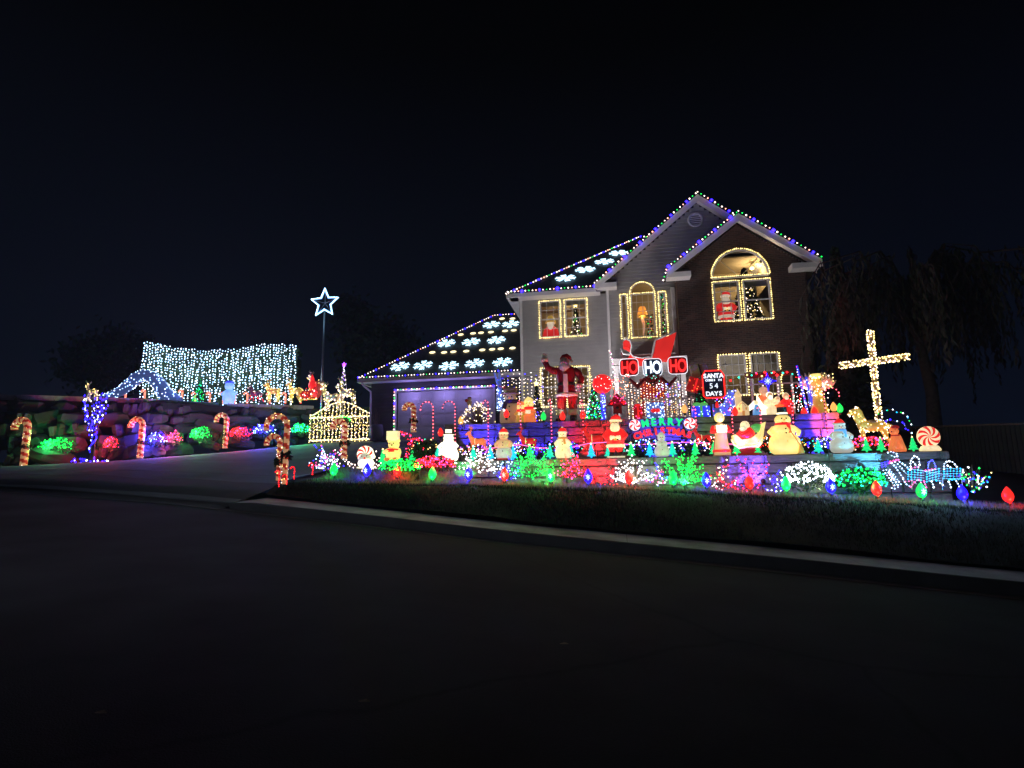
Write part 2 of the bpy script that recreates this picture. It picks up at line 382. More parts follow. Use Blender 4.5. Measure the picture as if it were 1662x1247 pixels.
# grass on the bank and tufts at its lip
def grass(name, n, fx, fy, h, m_, fz=zlawn, spread=.05, wid=.006):
    b = MB()
    for _ in range(n):
        x = fx(); y = fy(x); z = fz(x, y) - .01; hh = h * ru(.5, 1.25); a = rnd() * 6.28; dx, dy = cos(a) * wid, sin(a) * wid; lx_, ly_ = ru(-spread, spread), ru(-spread, spread)
        q = len(b.v); b.v += [(x - dx, y - dy, z), (x + dx, y + dy, z), (x + lx_, y + ly_, z + hh)]; b.face((q, q + 1, q + 2), 0)
    o = b.build(name, m_); o['kind'] = 'stuff'; return o
grass('lawn_grass', 45000, lambda: -7.9 + 26 * rnd() ** 1.15, lambda x: ru(yk(x) + 1.33, 14.2), .075, 'grass_blade', spread=.03, wid=.008)
grass('bed_grass', 16000, lambda: -7.6 + 17.5 * rnd(), lambda x: ru(13.5, 14.9), .15, 'dry_grass', spread=.09, wid=.007)

# ---- stones
def stone_mesh(name, seed, rough=.05):
    random.seed(seed); b = MB(); n = 4
    for k in range(2): pass
    g2 = {}
    for i in range(4):
        for j in range(4):
            x = [-.5, -.42, .42, .5][i]; z = [-.5, -.38, .38, .5][j]; edge = i in (0, 3) or j in (0, 3)
            y = -.5 + (.16 if edge else 0) + ru(-.05, .09); g2[i, j] = len(b.v); b.v.append((x + ru(-.02, .02), y, z + ru(-.03, .03)))
    for i in range(3):
        for j in range(3): b.face((g2[i, j], g2[i + 1, j], g2[i + 1, j + 1], g2[i, j + 1]), 0, False)
    q = len(b.v); b.v += [(-.5, .5, -.5), (.5, .5, -.5), (.5, .5, .5), (-.5, .5, .5)]
    b.face((g2[0, 3], g2[1, 3], g2[2, 3], g2[3, 3], q + 2, q + 3)); b.face((q, q + 1, g2[3, 0], g2[2, 0], g2[1, 0], g2[0, 0]))
    b.face((q, g2[0, 0], g2[0, 1], g2[0, 2], g2[0, 3], q + 3)); b.face((q + 1, q + 2, g2[3, 3], g2[3, 2], g2[3, 1], g2[3, 0]))
    return b.mesh(name, 'stone')
for nm in ('stone', 'cap_stone', 'boulder'):
    n = M[nm].node_tree; b = n.nodes['Principled BSDF']; s0 = b.inputs['Base Color'].links[0].from_socket
    oi = n.nodes.new('ShaderNodeObjectInfo'); mr = n.nodes.new('ShaderNodeMapRange'); mr.inputs[3].default_value = .62; mr.inputs[4].default_value = 1.25
    mu = n.nodes.new('ShaderNodeMixRGB'); mu.blend_type = 'MULTIPLY'; mu.inputs[0].default_value = 1
    n.links.new(oi.outputs['Random'], mr.inputs[0]); n.links.new(s0, mu.inputs[1]); n.links.new(mr.outputs[0], mu.inputs[2]); n.links.new(mu.outputs[0], b.inputs['Base Color'])
SM = [stone_mesh('stone', 100 + i) for i in range(7)]
random.seed(11)
def stone_wall(label, x0, x1, Y, zb, zt, ch, loc_name='retaining_wall', lean=.04, smin=.4, smax=.75, depth=.35):
    root = thing(loc_name, label, 'retaining wall', ((x0 + x1) / 2, Y, zb(x0) if callable(zb) else zb)); L = root.location
    zmin = min(zb(x0), zb(x1)) - .25 if callable(zb) else zb
    b = MB(); b.box(((x0 + x1) / 2 - L.x, Y + .45 - L.y, (zmin + zt) / 2 - .06 - L.z), (x1 - x0 - .1, .5, zt - zmin - .06)); b.build('core', 'mulch', root)
    z = zt; row = 0
    while z > zmin:
        h = ch * (.75 if row == 0 else ru(.92, 1.08)); x = x0 - (ru(0, .3) if row else 0)
        while x < x1:
            ln = ru(smin, smax) * (1.3 if row == 0 else 1)
            if x + ln > x1 - .12: ln = x1 - x
            xm = x + ln / 2; base = zb(xm) if callable(zb) else zb
            if z > base - .02:
                o = bpy.data.objects.new('stone', random.choice(SM)); col.objects.link(o); o.parent = root
                o.location = (xm - L.x, Y + depth / 2 - row * lean * 0 - (.05 if row == 0 else 0) + ru(-.025, .025) - L.y, z - h / 2 - L.z)
                o.scale = (max(.08, ln - .014), depth, h - .012); o.rotation_euler = (0, ru(-.012, .012), ru(-.03, .03) if ln > .2 else 0)
            x += ln
        z -= h; row += 1
    return root
def lbase(x): return zlawn(x, 14.9)
stone_wall('low grey block wall at the front carrying the row of plastic figures', -5.2, 7.45, 15.0, lbase, 2.04, .26, smin=.5, smax=1.1)
stone_wall('higher grey block wall behind the figures holding up the porch terrace', -5.25, 6.1, 17.5, 2.0, 3.24, .25, smin=.45, smax=1.0)
# short return wall stepping down at the left end, soil of both terraces
struct(part('lower_terrace', 'mulch', None, lambda b: b.box((1.1, 16.4, 1.5), (12.5, 2.1, 1.04))))
struct(part('upper_terrace', 'concrete', None, lambda b: b.box((.42, 21.6, 2.6), (11.2, 7.4, 1.26))))
struct(sheet('side_slope', lambda u, v: (u, v, min(3.2, zlawn(max(u, 7.0), 15.1) + .1 + (.30 if u < 12 else .12) * (v - 15.1) - .03 * max(0, v - 24)) if u > 7.45 else min(3.2, 1.9 + .2 * (v - 15.1))), [6.0, 7.44, 7.46] + fr_(8, 60, 26), [15.05, 15.5, 16, 17, 18, 20, 22, 24, 30, 45, 60], 'lawn_soil'))
struct(part('left_bank', 'mulch', None, lambda b: b.slab([(-8.4, 16, 1.95), (-5.15, 15.1, 1.95), (-5.15, 17.5, 2.45), (-5.2, 24.9, 3.28), (-5.4, 24.9, 3.2), (-7.4, 20, 2.3)], .5)))

# ---- boulder wall beside the driveway
WL = [Vector(p) for p in ((-46, 13, 2.3), (-34, 16.4, 2.25), (-24.7, 20, 2.36), (-20.7, 22.5, 2.64), (-18.4, 25, 3.18), (-14.9, 27.2, 3.46))]
bw = thing('boulder_wall', 'rough boulder retaining wall along the left side of the driveway', 'retaining wall', (-20, 23, 2.6)); 
def boulder_mesh(seed):
    random.seed(seed); b = MB(); n, k = 9, 6; ph = [ru(0, 6) for _ in range(6)]
    b.ball((0, 0, 0), (.5, .5, .5), 0, n, k)
    for i, p in enumerate(b.v):
        f = 1 + .2 * sin(p[0] * 7 + ph[0]) * cos(p[2] * 6 + ph[1]) + ru(-.16, .16); q = Vector(p) * f
        q = Vector([max(-.40 - .05 * sin(ph[2]), min(.40 + .05 * cos(ph[3]), c_)) for c_ in q]); b.v[i] = tuple(q)
    b.s = [False] * len(b.s); return b.mesh('boulder', 'boulder')
BM = [boulder_mesh(300 + i) for i in range(6)]; random.seed(5)
def ang(a, b): return atan2(b.y - a.y, b.x - a.x)
nb = 0
for a, b in zip(WL, WL[1:]):
    d = (b - a); Ld = d.length; th = ang(a, b); nrm = Vector((-sin(th), cos(th), 0))
    for row in range(5):
        s = ru(0, .5)
        while s < Ld:
            sz = random.choice((.4, .55, .8, 1.1, 1.5)) if a.x > -40 else 1.6
            top = 5.25; p0 = a.lerp(b, s / Ld); hh = (top - p0.z) / 5
            o = bpy.data.objects.new('boulder', random.choice(BM)); col.objects.link(o); o.parent = bw
            p = p0 + nrm * (.25 + row * .30) + Vector((0, 0, hh * (row + .45))); o.location = p - bw.location
            o.scale = (sz * ru(1.0, 1.4), ru(.9, 1.4), hh * ru(1.15, 1.75)); o.rotation_euler = (ru(-.3, .3), ru(-.45, .45), th + ru(-.5, .5)); nb += 1
            s += sz * .95
hp = [(p.x - .7 * 0, p.y + 1.55, 5.30) for p in WL]
struct(part('hillside', 'lawn_soil', None, lambda b: b.slab([*hp, (-12.2, 28.2, 5.3), (-11.9, 60, 6.5), (-90, 60, 6), (-90, 13, 5)], .3)))
# concrete cap kerb on the boulder wall
cp_ = thing('coping', 'grey level coping along the top of the boulder wall', 'coping', (-20, 25, 5.3))
for a, b in zip(WL[1:], WL[2:]):
    m_ = (a + b) / 2; th = ang(a, b)
    for q in range(4):
        p = a.lerp(b, (q + .5) / 4); o = part('stone', 'cap_stone', cp_, lambda mb: mb.box((0, 0, 0), ((b - a).length / 4 - .02, .38, .22)))
        o.location = Vector((p.x - sin(th) * 1.5, p.y + cos(th) * 1.5, 5.36)) - cp_.location; o.rotation_euler.z = th + ru(-.02, .02)
# ================================================================ HOUSE
house = thing('house', 'two storey grey sided and brick house outlined in coloured bulbs', 'house', (1.7, 24, 3.3))
HL = house.location.copy()
def hp_(b): # shift a builder into the house frame
    b.v = [(x - HL.x, y - HL.y, z - HL.z) for (x, y, z) in b.v]; return b
def hpart(name, mats, fn, parent=None, kind=None):
    b = MB(); fn(b); hp_(b); o = b.build(name, mats, parent or house, kind); return o
def minus(segs, a, b):
    out = []
    for (p, q) in segs:
        if b <= p or a >= q: out.append((p, q)); continue
        if a > p: out.append((p, a))
        if b < q: out.append((b, q))
    return out
def rows(b, x0, x1, z0, z1, Y, holes=(), row=.15, clip=None, tilt=.034, m=0):
    z = z0
    while z < z1 - .01:
        h = min(row, z1 - z); zm = z + h / 2; segs = [(x0, x1)]
        if clip:
            a, c = clip(zm); segs = [(max(x0, a), min(x1, c))] if c > a else []
        for (xa, xb, za, zb, ah) in holes:
            if za < zm <= zb: segs = minus(segs, xa, xb)
            elif ah and zb < zm < zb + ah:
                hw = (xb - xa) / 2 * sqrt(1 - ((zm - zb) / ah) ** 2); segs = minus(segs, (xa + xb) / 2 - hw, (xa + xb) / 2 + hw)
        for (p, q) in segs:
            if q - p < .01: continue
            k = len(b.v); b.v += [(p, Y - tilt, z), (q, Y - tilt, z), (q, Y, z + h), (p, Y, z + h), (p, Y, z), (q, Y, z)]
            b.face((k, k + 1, k + 2, k + 3), m); 
            if tilt: b.face((k + 4, k + 5, k + 1, k), m)
        z += h
W_left = [(-2.97, -2.12, 7.37, 8.98, 0), (-1.90, -1.0, 7.37, 8.98, 0)]
W_left1 = [(-2.97, -2.12, 4.45, 6.08, 0), (-1.90, -1.0, 4.45, 6.08, 0)]
W_arch = [(.82, 1.76, 7.09, 8.95, .47), (.42, .66, 7.09, 8.95, 0), (1.95, 2.2, 7.09, 8.95, 0)]
W_brick = [(3.95, 4.90, 7.38, 8.98, 0), (5.05, 6.03, 7.38, 8.98, 0), (3.95, 6.03, 9.12, 9.13, 1.08)]
W_brick1 = [(3.96, 4.94, 4.5, 6.08, 0), (5.1, 6.11, 4.5, 6.08, 0)]
DOOR = [(1.0, 2.0, 3.3, 5.45, 0)]
def slope_clip(xc, zp, sl): return lambda z: (xc - (zp - z) / sl, xc + (zp - z) / sl)
hpart('siding', 'siding', lambda b: rows(b, -3.83, -.16, 3.3, 9.15, 24.0, W_left + W_left1), kind='stuff')
def centre(b):
    rows(b, -.16, 7.3, 3.3, 12.7, 23.7, W_arch + DOOR + [(2.6, 7.35, 3.3, 9.3, 0), (3.55, 6.4, 9.2, 10.4, 0)], clip=slope_clip(3.65, 12.62, .82))
    b.box((-.17, 23.85, 6.2), (.02, .32, 5.9))
hpart('siding', 'siding', centre, kind='stuff')
hpart('brick_wall', 'brick', lambda b: rows(b, 2.6, 7.35, 3.3, 11.3, 23.0, W_brick + W_brick1, row=.075, clip=slope_clip(4.99, 11.25, .75), tilt=0), kind='stuff')
def shell(b):
    for (xa, xb, ya, yb, z1) in ((7.34, 7.35, 23.0, 35, 9.3),): b.box(((xa + xb) / 2, (ya + yb) / 2, (3.3 + z1) / 2), (.04, yb - ya, z1 - 3.3))
    b.box((2.61, 23.36, 6.2), (.03, .7, 5.9))
hpart('side_wall', 'brick', shell)
hpart('side_wall', 'siding', lambda b: (b.box((-3.84, 29.5, 6.3), (.03, 10.98, 6)), b.box((1.7, 35, 6.3), (11, .05, 6))))
hpart('floor_slab', 'interior', lambda b: b.box((1.7, 29.6, 6.42), (10.9, 10.6, .24)))
hpart('inner_wall', 'interior', lambda b: (b.box((1.7, 26.2, 6.2), (10.9, .05, 5.7)), b.box((-.1, 25.1, 6.2), (.05, 2.1, 5.7)), b.box((2.9, 25.1, 6.2), (.05, 2.1, 5.7)), b.box((5.0, 25.2, 10.38), (2.4, 2.0, .05)), b.box((5.0, 26.21, 9.7), (2.4, .05, 1.4)), b.box((3.6, 25.3, 9.8), (.05, 1.9, 1.2)), b.box((6.35, 25.3, 9.8), (.05, 1.9, 1.2)), b.box((-1.98, 25.2, 9.1), (3.5, 1.9, .04)), b.box((1.3, 25.3, 9.75), (2.6, 2.0, .04)), b.box((1.3, 26.22, 9.4), (2.6, .05, .8))))
# corner boards
for (x, y, z0, z1, d) in ((-3.78, 23.97, 3.3, 9.1, .1), (-.1, 23.67, 3.3, 9.3, .1), (2.5, 23.66, 3.3, 9.1, .16)):
    hpart('corner_board', 'trim', lambda b: b.box((x, y, (z0 + z1) / 2), (d, .06, z1 - z0)))
# roofs
def hip(name, P, m='shingle'):
    hpart(name, [m, 'trim'], lambda b: [b.slab(p, .1, 1, 0) for p in P])
A = (1.75, 29.45, 13.7); e1 = (-4.24, 23.5, 9.24); e2 = (7.75, 23.5, 9.24); e3 = (7.75, 35.4, 9.24); e4 = (-4.24, 35.4, 9.24)
hip('roof', [[e1, (-.1, 23.5, 9.24), (-.1, 24.6, 10.072), (2.6, 24.6, 10.072), (2.6, 28.6, 13.097), A], [e4, e1, A], [e2, e3, A], [e3, e4, A]])
G1 = (-11.33, 24.5, 6.08); G2 = (-3.86, 24.5, 6.08); G3 = (-3.86, 29.7, 10.08); G4 = (-6.15, 29.7, 10.08)
hip('roof', [[G1, G2, G3, G4], [(-11.33, 34.9, 6.08), G1, G4], [(-3.86, 34.9, 6.08), (-11.33, 34.9, 6.08), G4, G3]])
def gable_roof(xc, zp, xl, xr_, ze, y0, y1):
    def f(b):
        t = .1
        b.prism([(xl, ze - t), (xc, zp - t), (xc, zp), (xl, ze)], y0, y1, 0); b.prism([(xc, zp - t), (xr_, ze - t), (xr_, ze), (xc, zp)], y0, y1, 0)
        b.prism([(xl + .02, ze - t - .04), (xc, zp - t - .04), (xc, zp - t - .005), (xl + .02, ze - t - .005)], y0 + .01, y0 + .5, 1); b.prism([(xc, zp - t - .04), (xr_ - .02, ze - t - .04), (xr_ - .02, ze - t - .005), (xc, zp - t - .005)], y0 + .01, y0 + .5, 1)
    hpart('roof', ['shingle', 'trim'], f)
    def r(b):
        t = .30
        b.prism([(xl - .02, ze - t), (xc, zp - t - .02), (xc, zp - .02), (xl - .02, ze - .02)], y0 - .03, y0 - .002, 0); b.prism([(xc, zp - t - .02), (xr_ + .02, ze - t), (xr_ + .02, ze - .02), (xc, zp - .02)], y0 - .03, y0 - .002, 0)
    hpart('rake_board', 'trim', r)
gable_roof(3.65, 12.8, -.5, 7.8, 9.4, 23.2, 29.5)
gable_roof(4.99, 11.5, 2.2, 7.78, 9.42, 22.45, 28.5)
def ret(b, xa, xb, y0, y1, z):
    b.box(((xa + xb) / 2, (y0 + y1) / 2, z), (xb - xa, y1 - y0, .2))
hpart('eave_return', 'trim', lambda b: ret(b, -.62, .28, 23.2, 23.68, 9.26))
hpart('eave_return', 'trim', lambda b: ret(b, 2.2, 3.1, 22.46, 22.98, 9.24))
hpart('eave_return', 'trim', lambda b: ret(b, 6.75, 7.75, 22.46, 22.98, 9.24))
hpart('eave_return_roof', 'shingle', lambda b: b.slab([(-.6, 23.2, 9.38), (.26, 23.2, 9.38), (.26, 23.68, 9.62), (-.3, 23.68, 9.62)], .03))
hpart('eave_return_roof', 'shingle', lambda b: b.slab([(2.22, 22.46, 9.36), (3.08, 22.46, 9.36), (3.08, 22.98, 9.6), (2.5, 22.98, 9.6)], .03))
hpart('gutter', 'trim', lambda b: (b.box((-2.42, 23.42, 9.14), (3.7, .12, .16)), b.box((-4.27, 29.4, 9.14), (.1, 11.9, .16))))
hpart('soffit', 'trim', lambda b: (b.box((-2.3, 23.75, 9.08), (3.8, .5, .03)), b.box((-4.05, 29.4, 9.08), (.4, 11.8, .03))))
hpart('gutter', 'trim', lambda b: (b.box((-7.6, 24.43, 5.99), (7.45, .12, .15)), b.box((-11.36, 29.6, 5.99), (.1, 10.3, .15))))
hpart('soffit', 'trim', lambda b: b.box((-7.6, 24.75, 5.94), (7.4, .5, .03)))
def dsp(b):
    b.tube([(-11.2, 24.42, 5.95), (-11.1, 24.5, 5.75), (-10.93, 24.86, 5.55), (-10.93, 24.9, 5.2), (-10.93, 24.9, 3.4)], .045, 6)
hpart('downpipe', 'trim', dsp)
# garage front with sectional door
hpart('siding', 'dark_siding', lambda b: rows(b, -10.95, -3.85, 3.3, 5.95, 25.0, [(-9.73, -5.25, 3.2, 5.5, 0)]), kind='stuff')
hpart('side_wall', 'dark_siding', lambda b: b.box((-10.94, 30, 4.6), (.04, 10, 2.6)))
gd = hpart('garage_door', 'door_white', lambda b: b.box((-7.49, 25.12, 4.37), (4.44, .03, 2.24)))
for j in range(4):
    for i in range(8):
        o = part('panel', 'door_white', gd, lambda b: (b.box((0, 0, 0), (.50, .018, .46)), b.box((0, -.014, 0), (.40, .02, .34))))
        o.location = Vector((-9.73 + .3 + i * .555, 25.098, 3.3 + .28 + j * .55)) - HL
hpart('door_frame', 'trim', lambda b: (b.box((-9.78, 24.97, 4.4), (.1, .1, 2.25)), b.box((-5.2, 24.97, 4.4), (.1, .1, 2.25)), b.box((-7.49, 24.97, 5.56), (4.68, .1, .1))))
# gable vent
vt = hpart('vent', 'trim', lambda b: b.tube([(3.57 + .27 * cos(a), 23.64, 11.9 + .27 * sin(a)) for a in fr_(0, 2 * pi, 20)[:-1]], .05, 6, closed=True))
hpart('vent_back', 'black', lambda b: b.ball((3.57, 23.69, 11.9), (.26, .02, .26), 0, 20, 4))
for k in range(6):
    z = -.2 + k * .08; hw = sqrt(max(.0, .26 ** 2 - z * z)); o = part('slat', 'trim', vt, lambda b: b.box((0, 0, 0), (2 * hw, .012, .045), rx=.7)); o.location = Vector((3.57, 23.65, 11.9 + z)) - HL
# windows
def window(h, Y, cols=3, rws=4, blind=0.0, arch_only=False, name='window', fan=False):
    xa, xb, za, zb, ah = h; t = .06
    def frm(b):
        if arch_only:
            xc = (xa + xb) / 2; pts = [(xc + (xb - xa) / 2 * cos(a), Y - .03, za + ah * sin(a)) for a in fr_(0, pi, 24)]
            b.tube(pts, .045, 6); b.box((xc, Y - .03, za), (xb - xa, .08, t))
        else:
            b.box((xa + t / 2, Y - .03, (za + zb) / 2), (t, .08, zb - za)); b.box((xb - t / 2, Y - .03, (za + zb) / 2), (t, .08, zb - za))
            b.box(((xa + xb) / 2, Y - .03, za + t / 2), (xb - xa - 2 * t, .08, t)); b.box(((xa + xb) / 2, Y - .03, zb - t / 2), (xb - xa - 2 * t, .08, t))
            if ah:
                xc = (xa + xb) / 2; b.tube([(xc + (xb - xa) / 2 * cos(a), Y - .03, zb + ah * sin(a)) for a in fr_(0, pi, 20)], .04, 6)
    f = hpart(name, 'trim', frm)
    def mun(b):
        if arch_only: 
            xc = (xa + xb) / 2
            for a in (pi / 4, 3 * pi / 4): b.tube([(xc, Y + .01, za), (xc + (xb - xa) / 2 * cos(a), Y + .01, za + ah * sin(a))], .012, 4)
            return
        for i in range(1, cols): b.box((xa + (xb - xa) * i / cols, Y + .01, (za + zb) / 2), (.02, .02, zb - za - .1))
        for i in range(1, rws): b.box(((xa + xb) / 2, Y + .012, za + (zb - za) * i / rws), (xb - xa - .1, .02, .05 if (i * 2 == rws) else .02))
    m_ = hpart('glazing_bar', 'trim', mun, f)
    def gl_(b):
        if arch_only or ah:
            xc = (xa + xb) / 2; z_ = za if arch_only else zb; k = len(b.v); P_ = [(xc + (xb - xa) / 2 * .96 * cos(a), Y + .03, z_ + ah * .96 * sin(a)) for a in fr_(0, pi, 16)]
            b.v += P_; b.face(range(k, k + len(P_)))
        if not arch_only:
            k = len(b.v); b.v += [(xa + .03, Y + .03, za + .03), (xb - .03, Y + .03, za + .03), (xb - .03, Y + .03, zb - .0), (xa + .03, Y + .03, zb - .0)]; b.face((k, k + 1, k + 2, k + 3))
    hpart('pane', 'glass', gl_, f)
    if blind: hpart('blind', 'curtain', lambda b: b.box(((xa + xb) / 2, Y + .08, zb - blind / 2), (xb - xa - .1, .02, blind)), f)
    return f
for h in W_left: window(h, 24.0, 3, 4, .22)
for h in W_left1: window(h, 24.0, 3, 4)
window(W_arch[0], 23.7, 4, 5); window(W_arch[1], 23.7, 1, 5); window(W_arch[2], 23.7, 1, 5)
window(W_brick[0], 23.0, 3, 4, .2); window(W_brick[1], 23.0, 1, 2, .25); window((3.95, 6.03, 9.12, 9.13, 1.08), 23.0, arch_only=True)
for h in W_brick1: window(h, 23.0, 4, 4, .75)
hpart('front_door', 'red_paint', lambda b: b.box((1.5, 23.8, 4.36), (.96, .05, 2.12)))
# rooms: a ceiling lamp glows in each
def room_lamp(x, y, z, power, wh, c=(1, .74, .40)):
    t = thing('room_lamp', 'small round ceiling lamp glowing inside behind the %s' % wh, 'ceiling lamp', (x, y, z), group='ceiling lamps inside the rooms')
    part('lamp_shade', 'b_gold', t, lambda b: b.ball((0, 0, 0), (.09, .09, .06), 0, 12, 6)); lamp('POINT', (x, y, z - .12), c, power, t, rad=.08)
room_lamp(-2.0, 24.9, 8.95, 16, 'upper left window pair'); room_lamp(2.35, 24.8, 9.0, 30, 'arched centre window'); room_lamp(5.9, 24.9, 10.1, 60, 'brick gable windows'); room_lamp(5.0, 24.6, 6.2, 16, 'ground floor brick windows'); room_lamp(-2.0, 24.9, 6.2, 6, 'ground floor window by the giant Santa')
# porch: slab roof and white posts
pr = thing('porch', 'white posted entry porch in front of the grey centre wall', 'porch', (1.2, 22, 3.25))
part('roof', 'trim', pr, lambda b: b.box((.1, .6, 2.5), (2.7, 2.0, .22)))
for x in (-1.1, 1.3):
    part('post', 'trim', pr, lambda b: (b.box((x, -.2, 1.19), (.16, .16, 2.38)), b.box((x, -.2, .1), (.24, .24, .2)), b.box((x, -.2, 2.3), (.22, .22, .12))))
# ================================================================ STRINGS ON THE HOUSE
PAT = [0, 1, 0, 2, 3]
MC = ['b_pearl', 'b_green', 'b_rose', 'b_blue']
def patbulbs(root, pts, r=.032, pat=(0, 1, 0, 2, 3), mats=MC, big=3, rb=1.7):
    b = MB()
    for i, p in enumerate(pts):
        m_ = pat[i % len(pat)]; b.bulb(p, r * (rb if m_ == big else (.85 if m_ == 1 else 1)) * ru(.78, 1.2), m_)
    o = b.build('bulbs', mats, root); o['kind'] = 'stuff'
def roofline(label, path, step=.145, r=.032, pat=(0, 1, 0, 2, 3), loc=None, rb=2.25, mats=MC):
    loc = Vector(path[0] if loc is None else loc); t = thing('roof_lights', label, 'string lights', loc, group='coloured bulb strings along the rooflines')
    b = MB(); b.tube([Vector(p) - loc for p in path], .008, 4); b.build('cable', 'wire', t)
    patbulbs(t, [p - loc for p in along(path, step, .006)], r, pat, mats, 3, rb)
y = 23.12
roofline('coloured bulbs along the left slope of the tall grey gable', [(-.5, y, 9.44), (3.65, y, 12.86)], .165)
roofline('coloured bulbs on the short right slope of the tall grey gable', [(3.65, y, 12.86), (5.6, y, 11.27)], .165)
y = 22.38
roofline('coloured bulbs along the left slope of the brick gable', [(2.05, y, 9.0), (2.2, y, 9.5), (4.99, y, 11.56)], .15)
roofline('coloured bulbs along the right slope of the brick gable', [(4.99, y, 11.56), (7.85, y, 9.42)], .165)
roofline('coloured bulbs on the gutter above the paired upper left windows', [(-4.24, 23.36, 9.3), (-.62, 23.36, 9.3), (-.58, 23.2, 9.5)], .15)
roofline('coloured bulbs climbing the hip of the main roof', [Vector(e1) + Vector((0, 0, .08)), Vector(A) + Vector((-.1, 0, .08)), (2.4, 29.5, 13.75)], .17, .034, (0, 0, 3, 0, 2, 0, 1, 0, 3), rb=1.25)
roofline('pale bulbs running back along the left eave of the main roof', [(-4.33, 23.4, 9.26), (-4.33, 31, 9.26)], .11, .022, (0, 0, 0, 0), rb=1)
roofline('coloured bulbs along the garage gutter', [(-11.33, 24.36, 6.13), (-3.9, 24.36, 6.13)], .14, .028, (3, 0, 0, 1, 0, 0, 3, 0, 0, 0), rb=1.35)
roofline('coloured bulbs climbing the hip of the garage roof', [Vector(G1) + Vector((0, 0, .08)), Vector(G4) + Vector((0, 0, .08)), Vector(G3) + Vector((0, 0, .08))], .15, .030, (0, 0, 3, 0, 0, 0, 3, 2), rb=1.3)
y = 24.88
roofline('coloured bulbs framing the garage door opening', [(-9.8, y, 3.4), (-9.8, y, 5.58), (-5.2, y, 5.58)], .13, .030, (0, 2, 3, 0, 1), rb=1.5)
for x_ in (-9.0, -7.5, -6.0): lamp('POINT', (x_, 24.5, 5.35), (.40, .30, 1), 15, [o for o in col.objects if o.name.startswith('roof_lights')][-1], rad=.1)
def winlight(label, h, Y, step=.075, r=.024):
    xa, xb, za, zb, ah = h; xa -= .03; xb += .03
    pth = [(xa, Y, za), (xa, Y, zb)]
    if ah:
        xc = (xa + xb) / 2; pth = [(xc + (xb - xa) / 2 * cos(a), Y, zb + ah * sin(a)) for a in fr_(pi, 0, 20)]
        pth = [(xa, Y, za)] + pth + [(xb, Y, za), (xa, Y, za)]
        extra = [(xa, Y, zb), (xb, Y, zb)]
        string(label, [[Vector(p) for p in pth], extra], step, r, ['b_gold'], group='warm white strings outlining the windows', loc=(xa, Y, za), name='window_lights')
        return
    pth = [(xa, Y, za), (xa, Y, zb), (xb, Y, zb), (xb, Y, za), (xa, Y, za)]
    string(label, [Vector(p) for p in pth], step, r, ['b_gold'], group='warm white strings outlining the windows', loc=(xa, Y, za), name='window_lights')
winlight('warm bulbs round the left pane of the upper left window pair', W_left[0], 23.93)
winlight('warm bulbs round the right pane of the upper left window pair', W_left[1], 23.93)
winlight('warm bulbs round the arched window with the orange lamp', W_arch[0], 23.63)
winlight('warm bulbs round the narrow side window left of the orange lamp', W_arch[1], 23.63)
winlight('warm bulbs round the narrow side window holding a green garland', W_arch[2], 23.63)
winlight('warm bulbs round the upper brick window that shows a Santa', W_brick[0], 22.93)
winlight('warm bulbs round the upper brick window filled with tree lights', W_brick[1], 22.93)
hA = (3.95, 6.03, 9.12, 9.13, 1.08)
pth = [(4.99 + 1.08 * cos(a), 22.93, 9.16 + 1.1 * sin(a)) for a in fr_(pi, 0, 24)]
string('warm bulbs round the half round window in the brick gable', [[Vector(p) for p in pth + [pth[0]]]], .075, .026, ['b_gold'], group='warm white strings outlining the windows', loc=(4, 22.93, 9.1), name='window_lights')
for h, lb in zip(W_brick1, ('warm bulbs round the left ground floor window in the brick wall', 'warm bulbs round the right ground floor window in the brick wall')): winlight(lb, h, 22.93, .1, .03)
winlight('warm bulbs round the ground floor window left of the giant Santa', W_left1[0], 23.93, .09, .028); winlight('warm bulbs round the ground floor window right of the giant Santa', W_left1[1], 23.93, .09, .028)
# snowflakes on the roofs
def roof_frame(which):
    P0, P1, P2 = [Vector(p) for p in which]; u = (P1 - P0).normalized(); nn = (P1 - P0).cross(P2 - P0).normalized(); return P0, u, nn.cross(u), nn
def on_plane(px, py, fr):
    P0, u, v, nn = fr; r = Fv + Rv * ((px - 831) / FPX) - Uv * ((py - 623.5) / FPX); t = (P0 - EYE).dot(nn) / r.dot(nn); return EYE + r * t
FG = roof_frame((G1, G2, G3)); FM = roof_frame((e1, e2, A))
def flake_mesh():
    b = MB(); R_ = .42
    for k in range(6):
        a = k * pi / 3; d = Vector((cos(a), sin(a), 0)); s = Vector((-sin(a), cos(a), 0))
        b.tube([d * .12, d * R_], .020, 5)
        for q in (.5, .78):
            for sg in (-1, 1): b.tube([d * R_ * q, d * (R_ * q + .11) + s * sg * .11], .018, 5)
    b.tube([Vector((cos(a) * .12, sin(a) * .12, 0)) for a in fr_(0, 2 * pi, 6)[:-1]], .018, 5, closed=True)
    return b.mesh('snowflake', 'flake')
FMesh = flake_mesh()
def put_flake(px, py, fr, label, s=1):
    p = on_plane(px, py, fr) + fr[3] * .1; o = bpy.data.objects.new('snowflake_light', FMesh); col.objects.link(o)
    mt = Matrix((fr[1], fr[2], fr[3])).transposed().to_4x4(); mt.translation = p; o.matrix_world = mt @ Matrix.Rotation(ru(0, 1), 4, 'Z') @ Matrix.Scale(s, 4)
    tag(o, label, 'snowflake light', 'glowing white snowflakes lying on the roofs')
ords = ['first', 'second', 'third', 'fourth', 'fifth']
for i, (x, y) in enumerate([(650, 598), (687, 596), (729, 597), (771, 593), (816, 591)]): put_flake(x, y, FG, 'white snowflake light, %s from the left in the lowest garage roof row' % ords[i])
for i, (x, y) in enumerate([(725, 560), (765, 558), (806, 555)]): put_flake(x, y, FG, 'white snowflake light, %s from the left in the middle garage roof row' % ords[i])
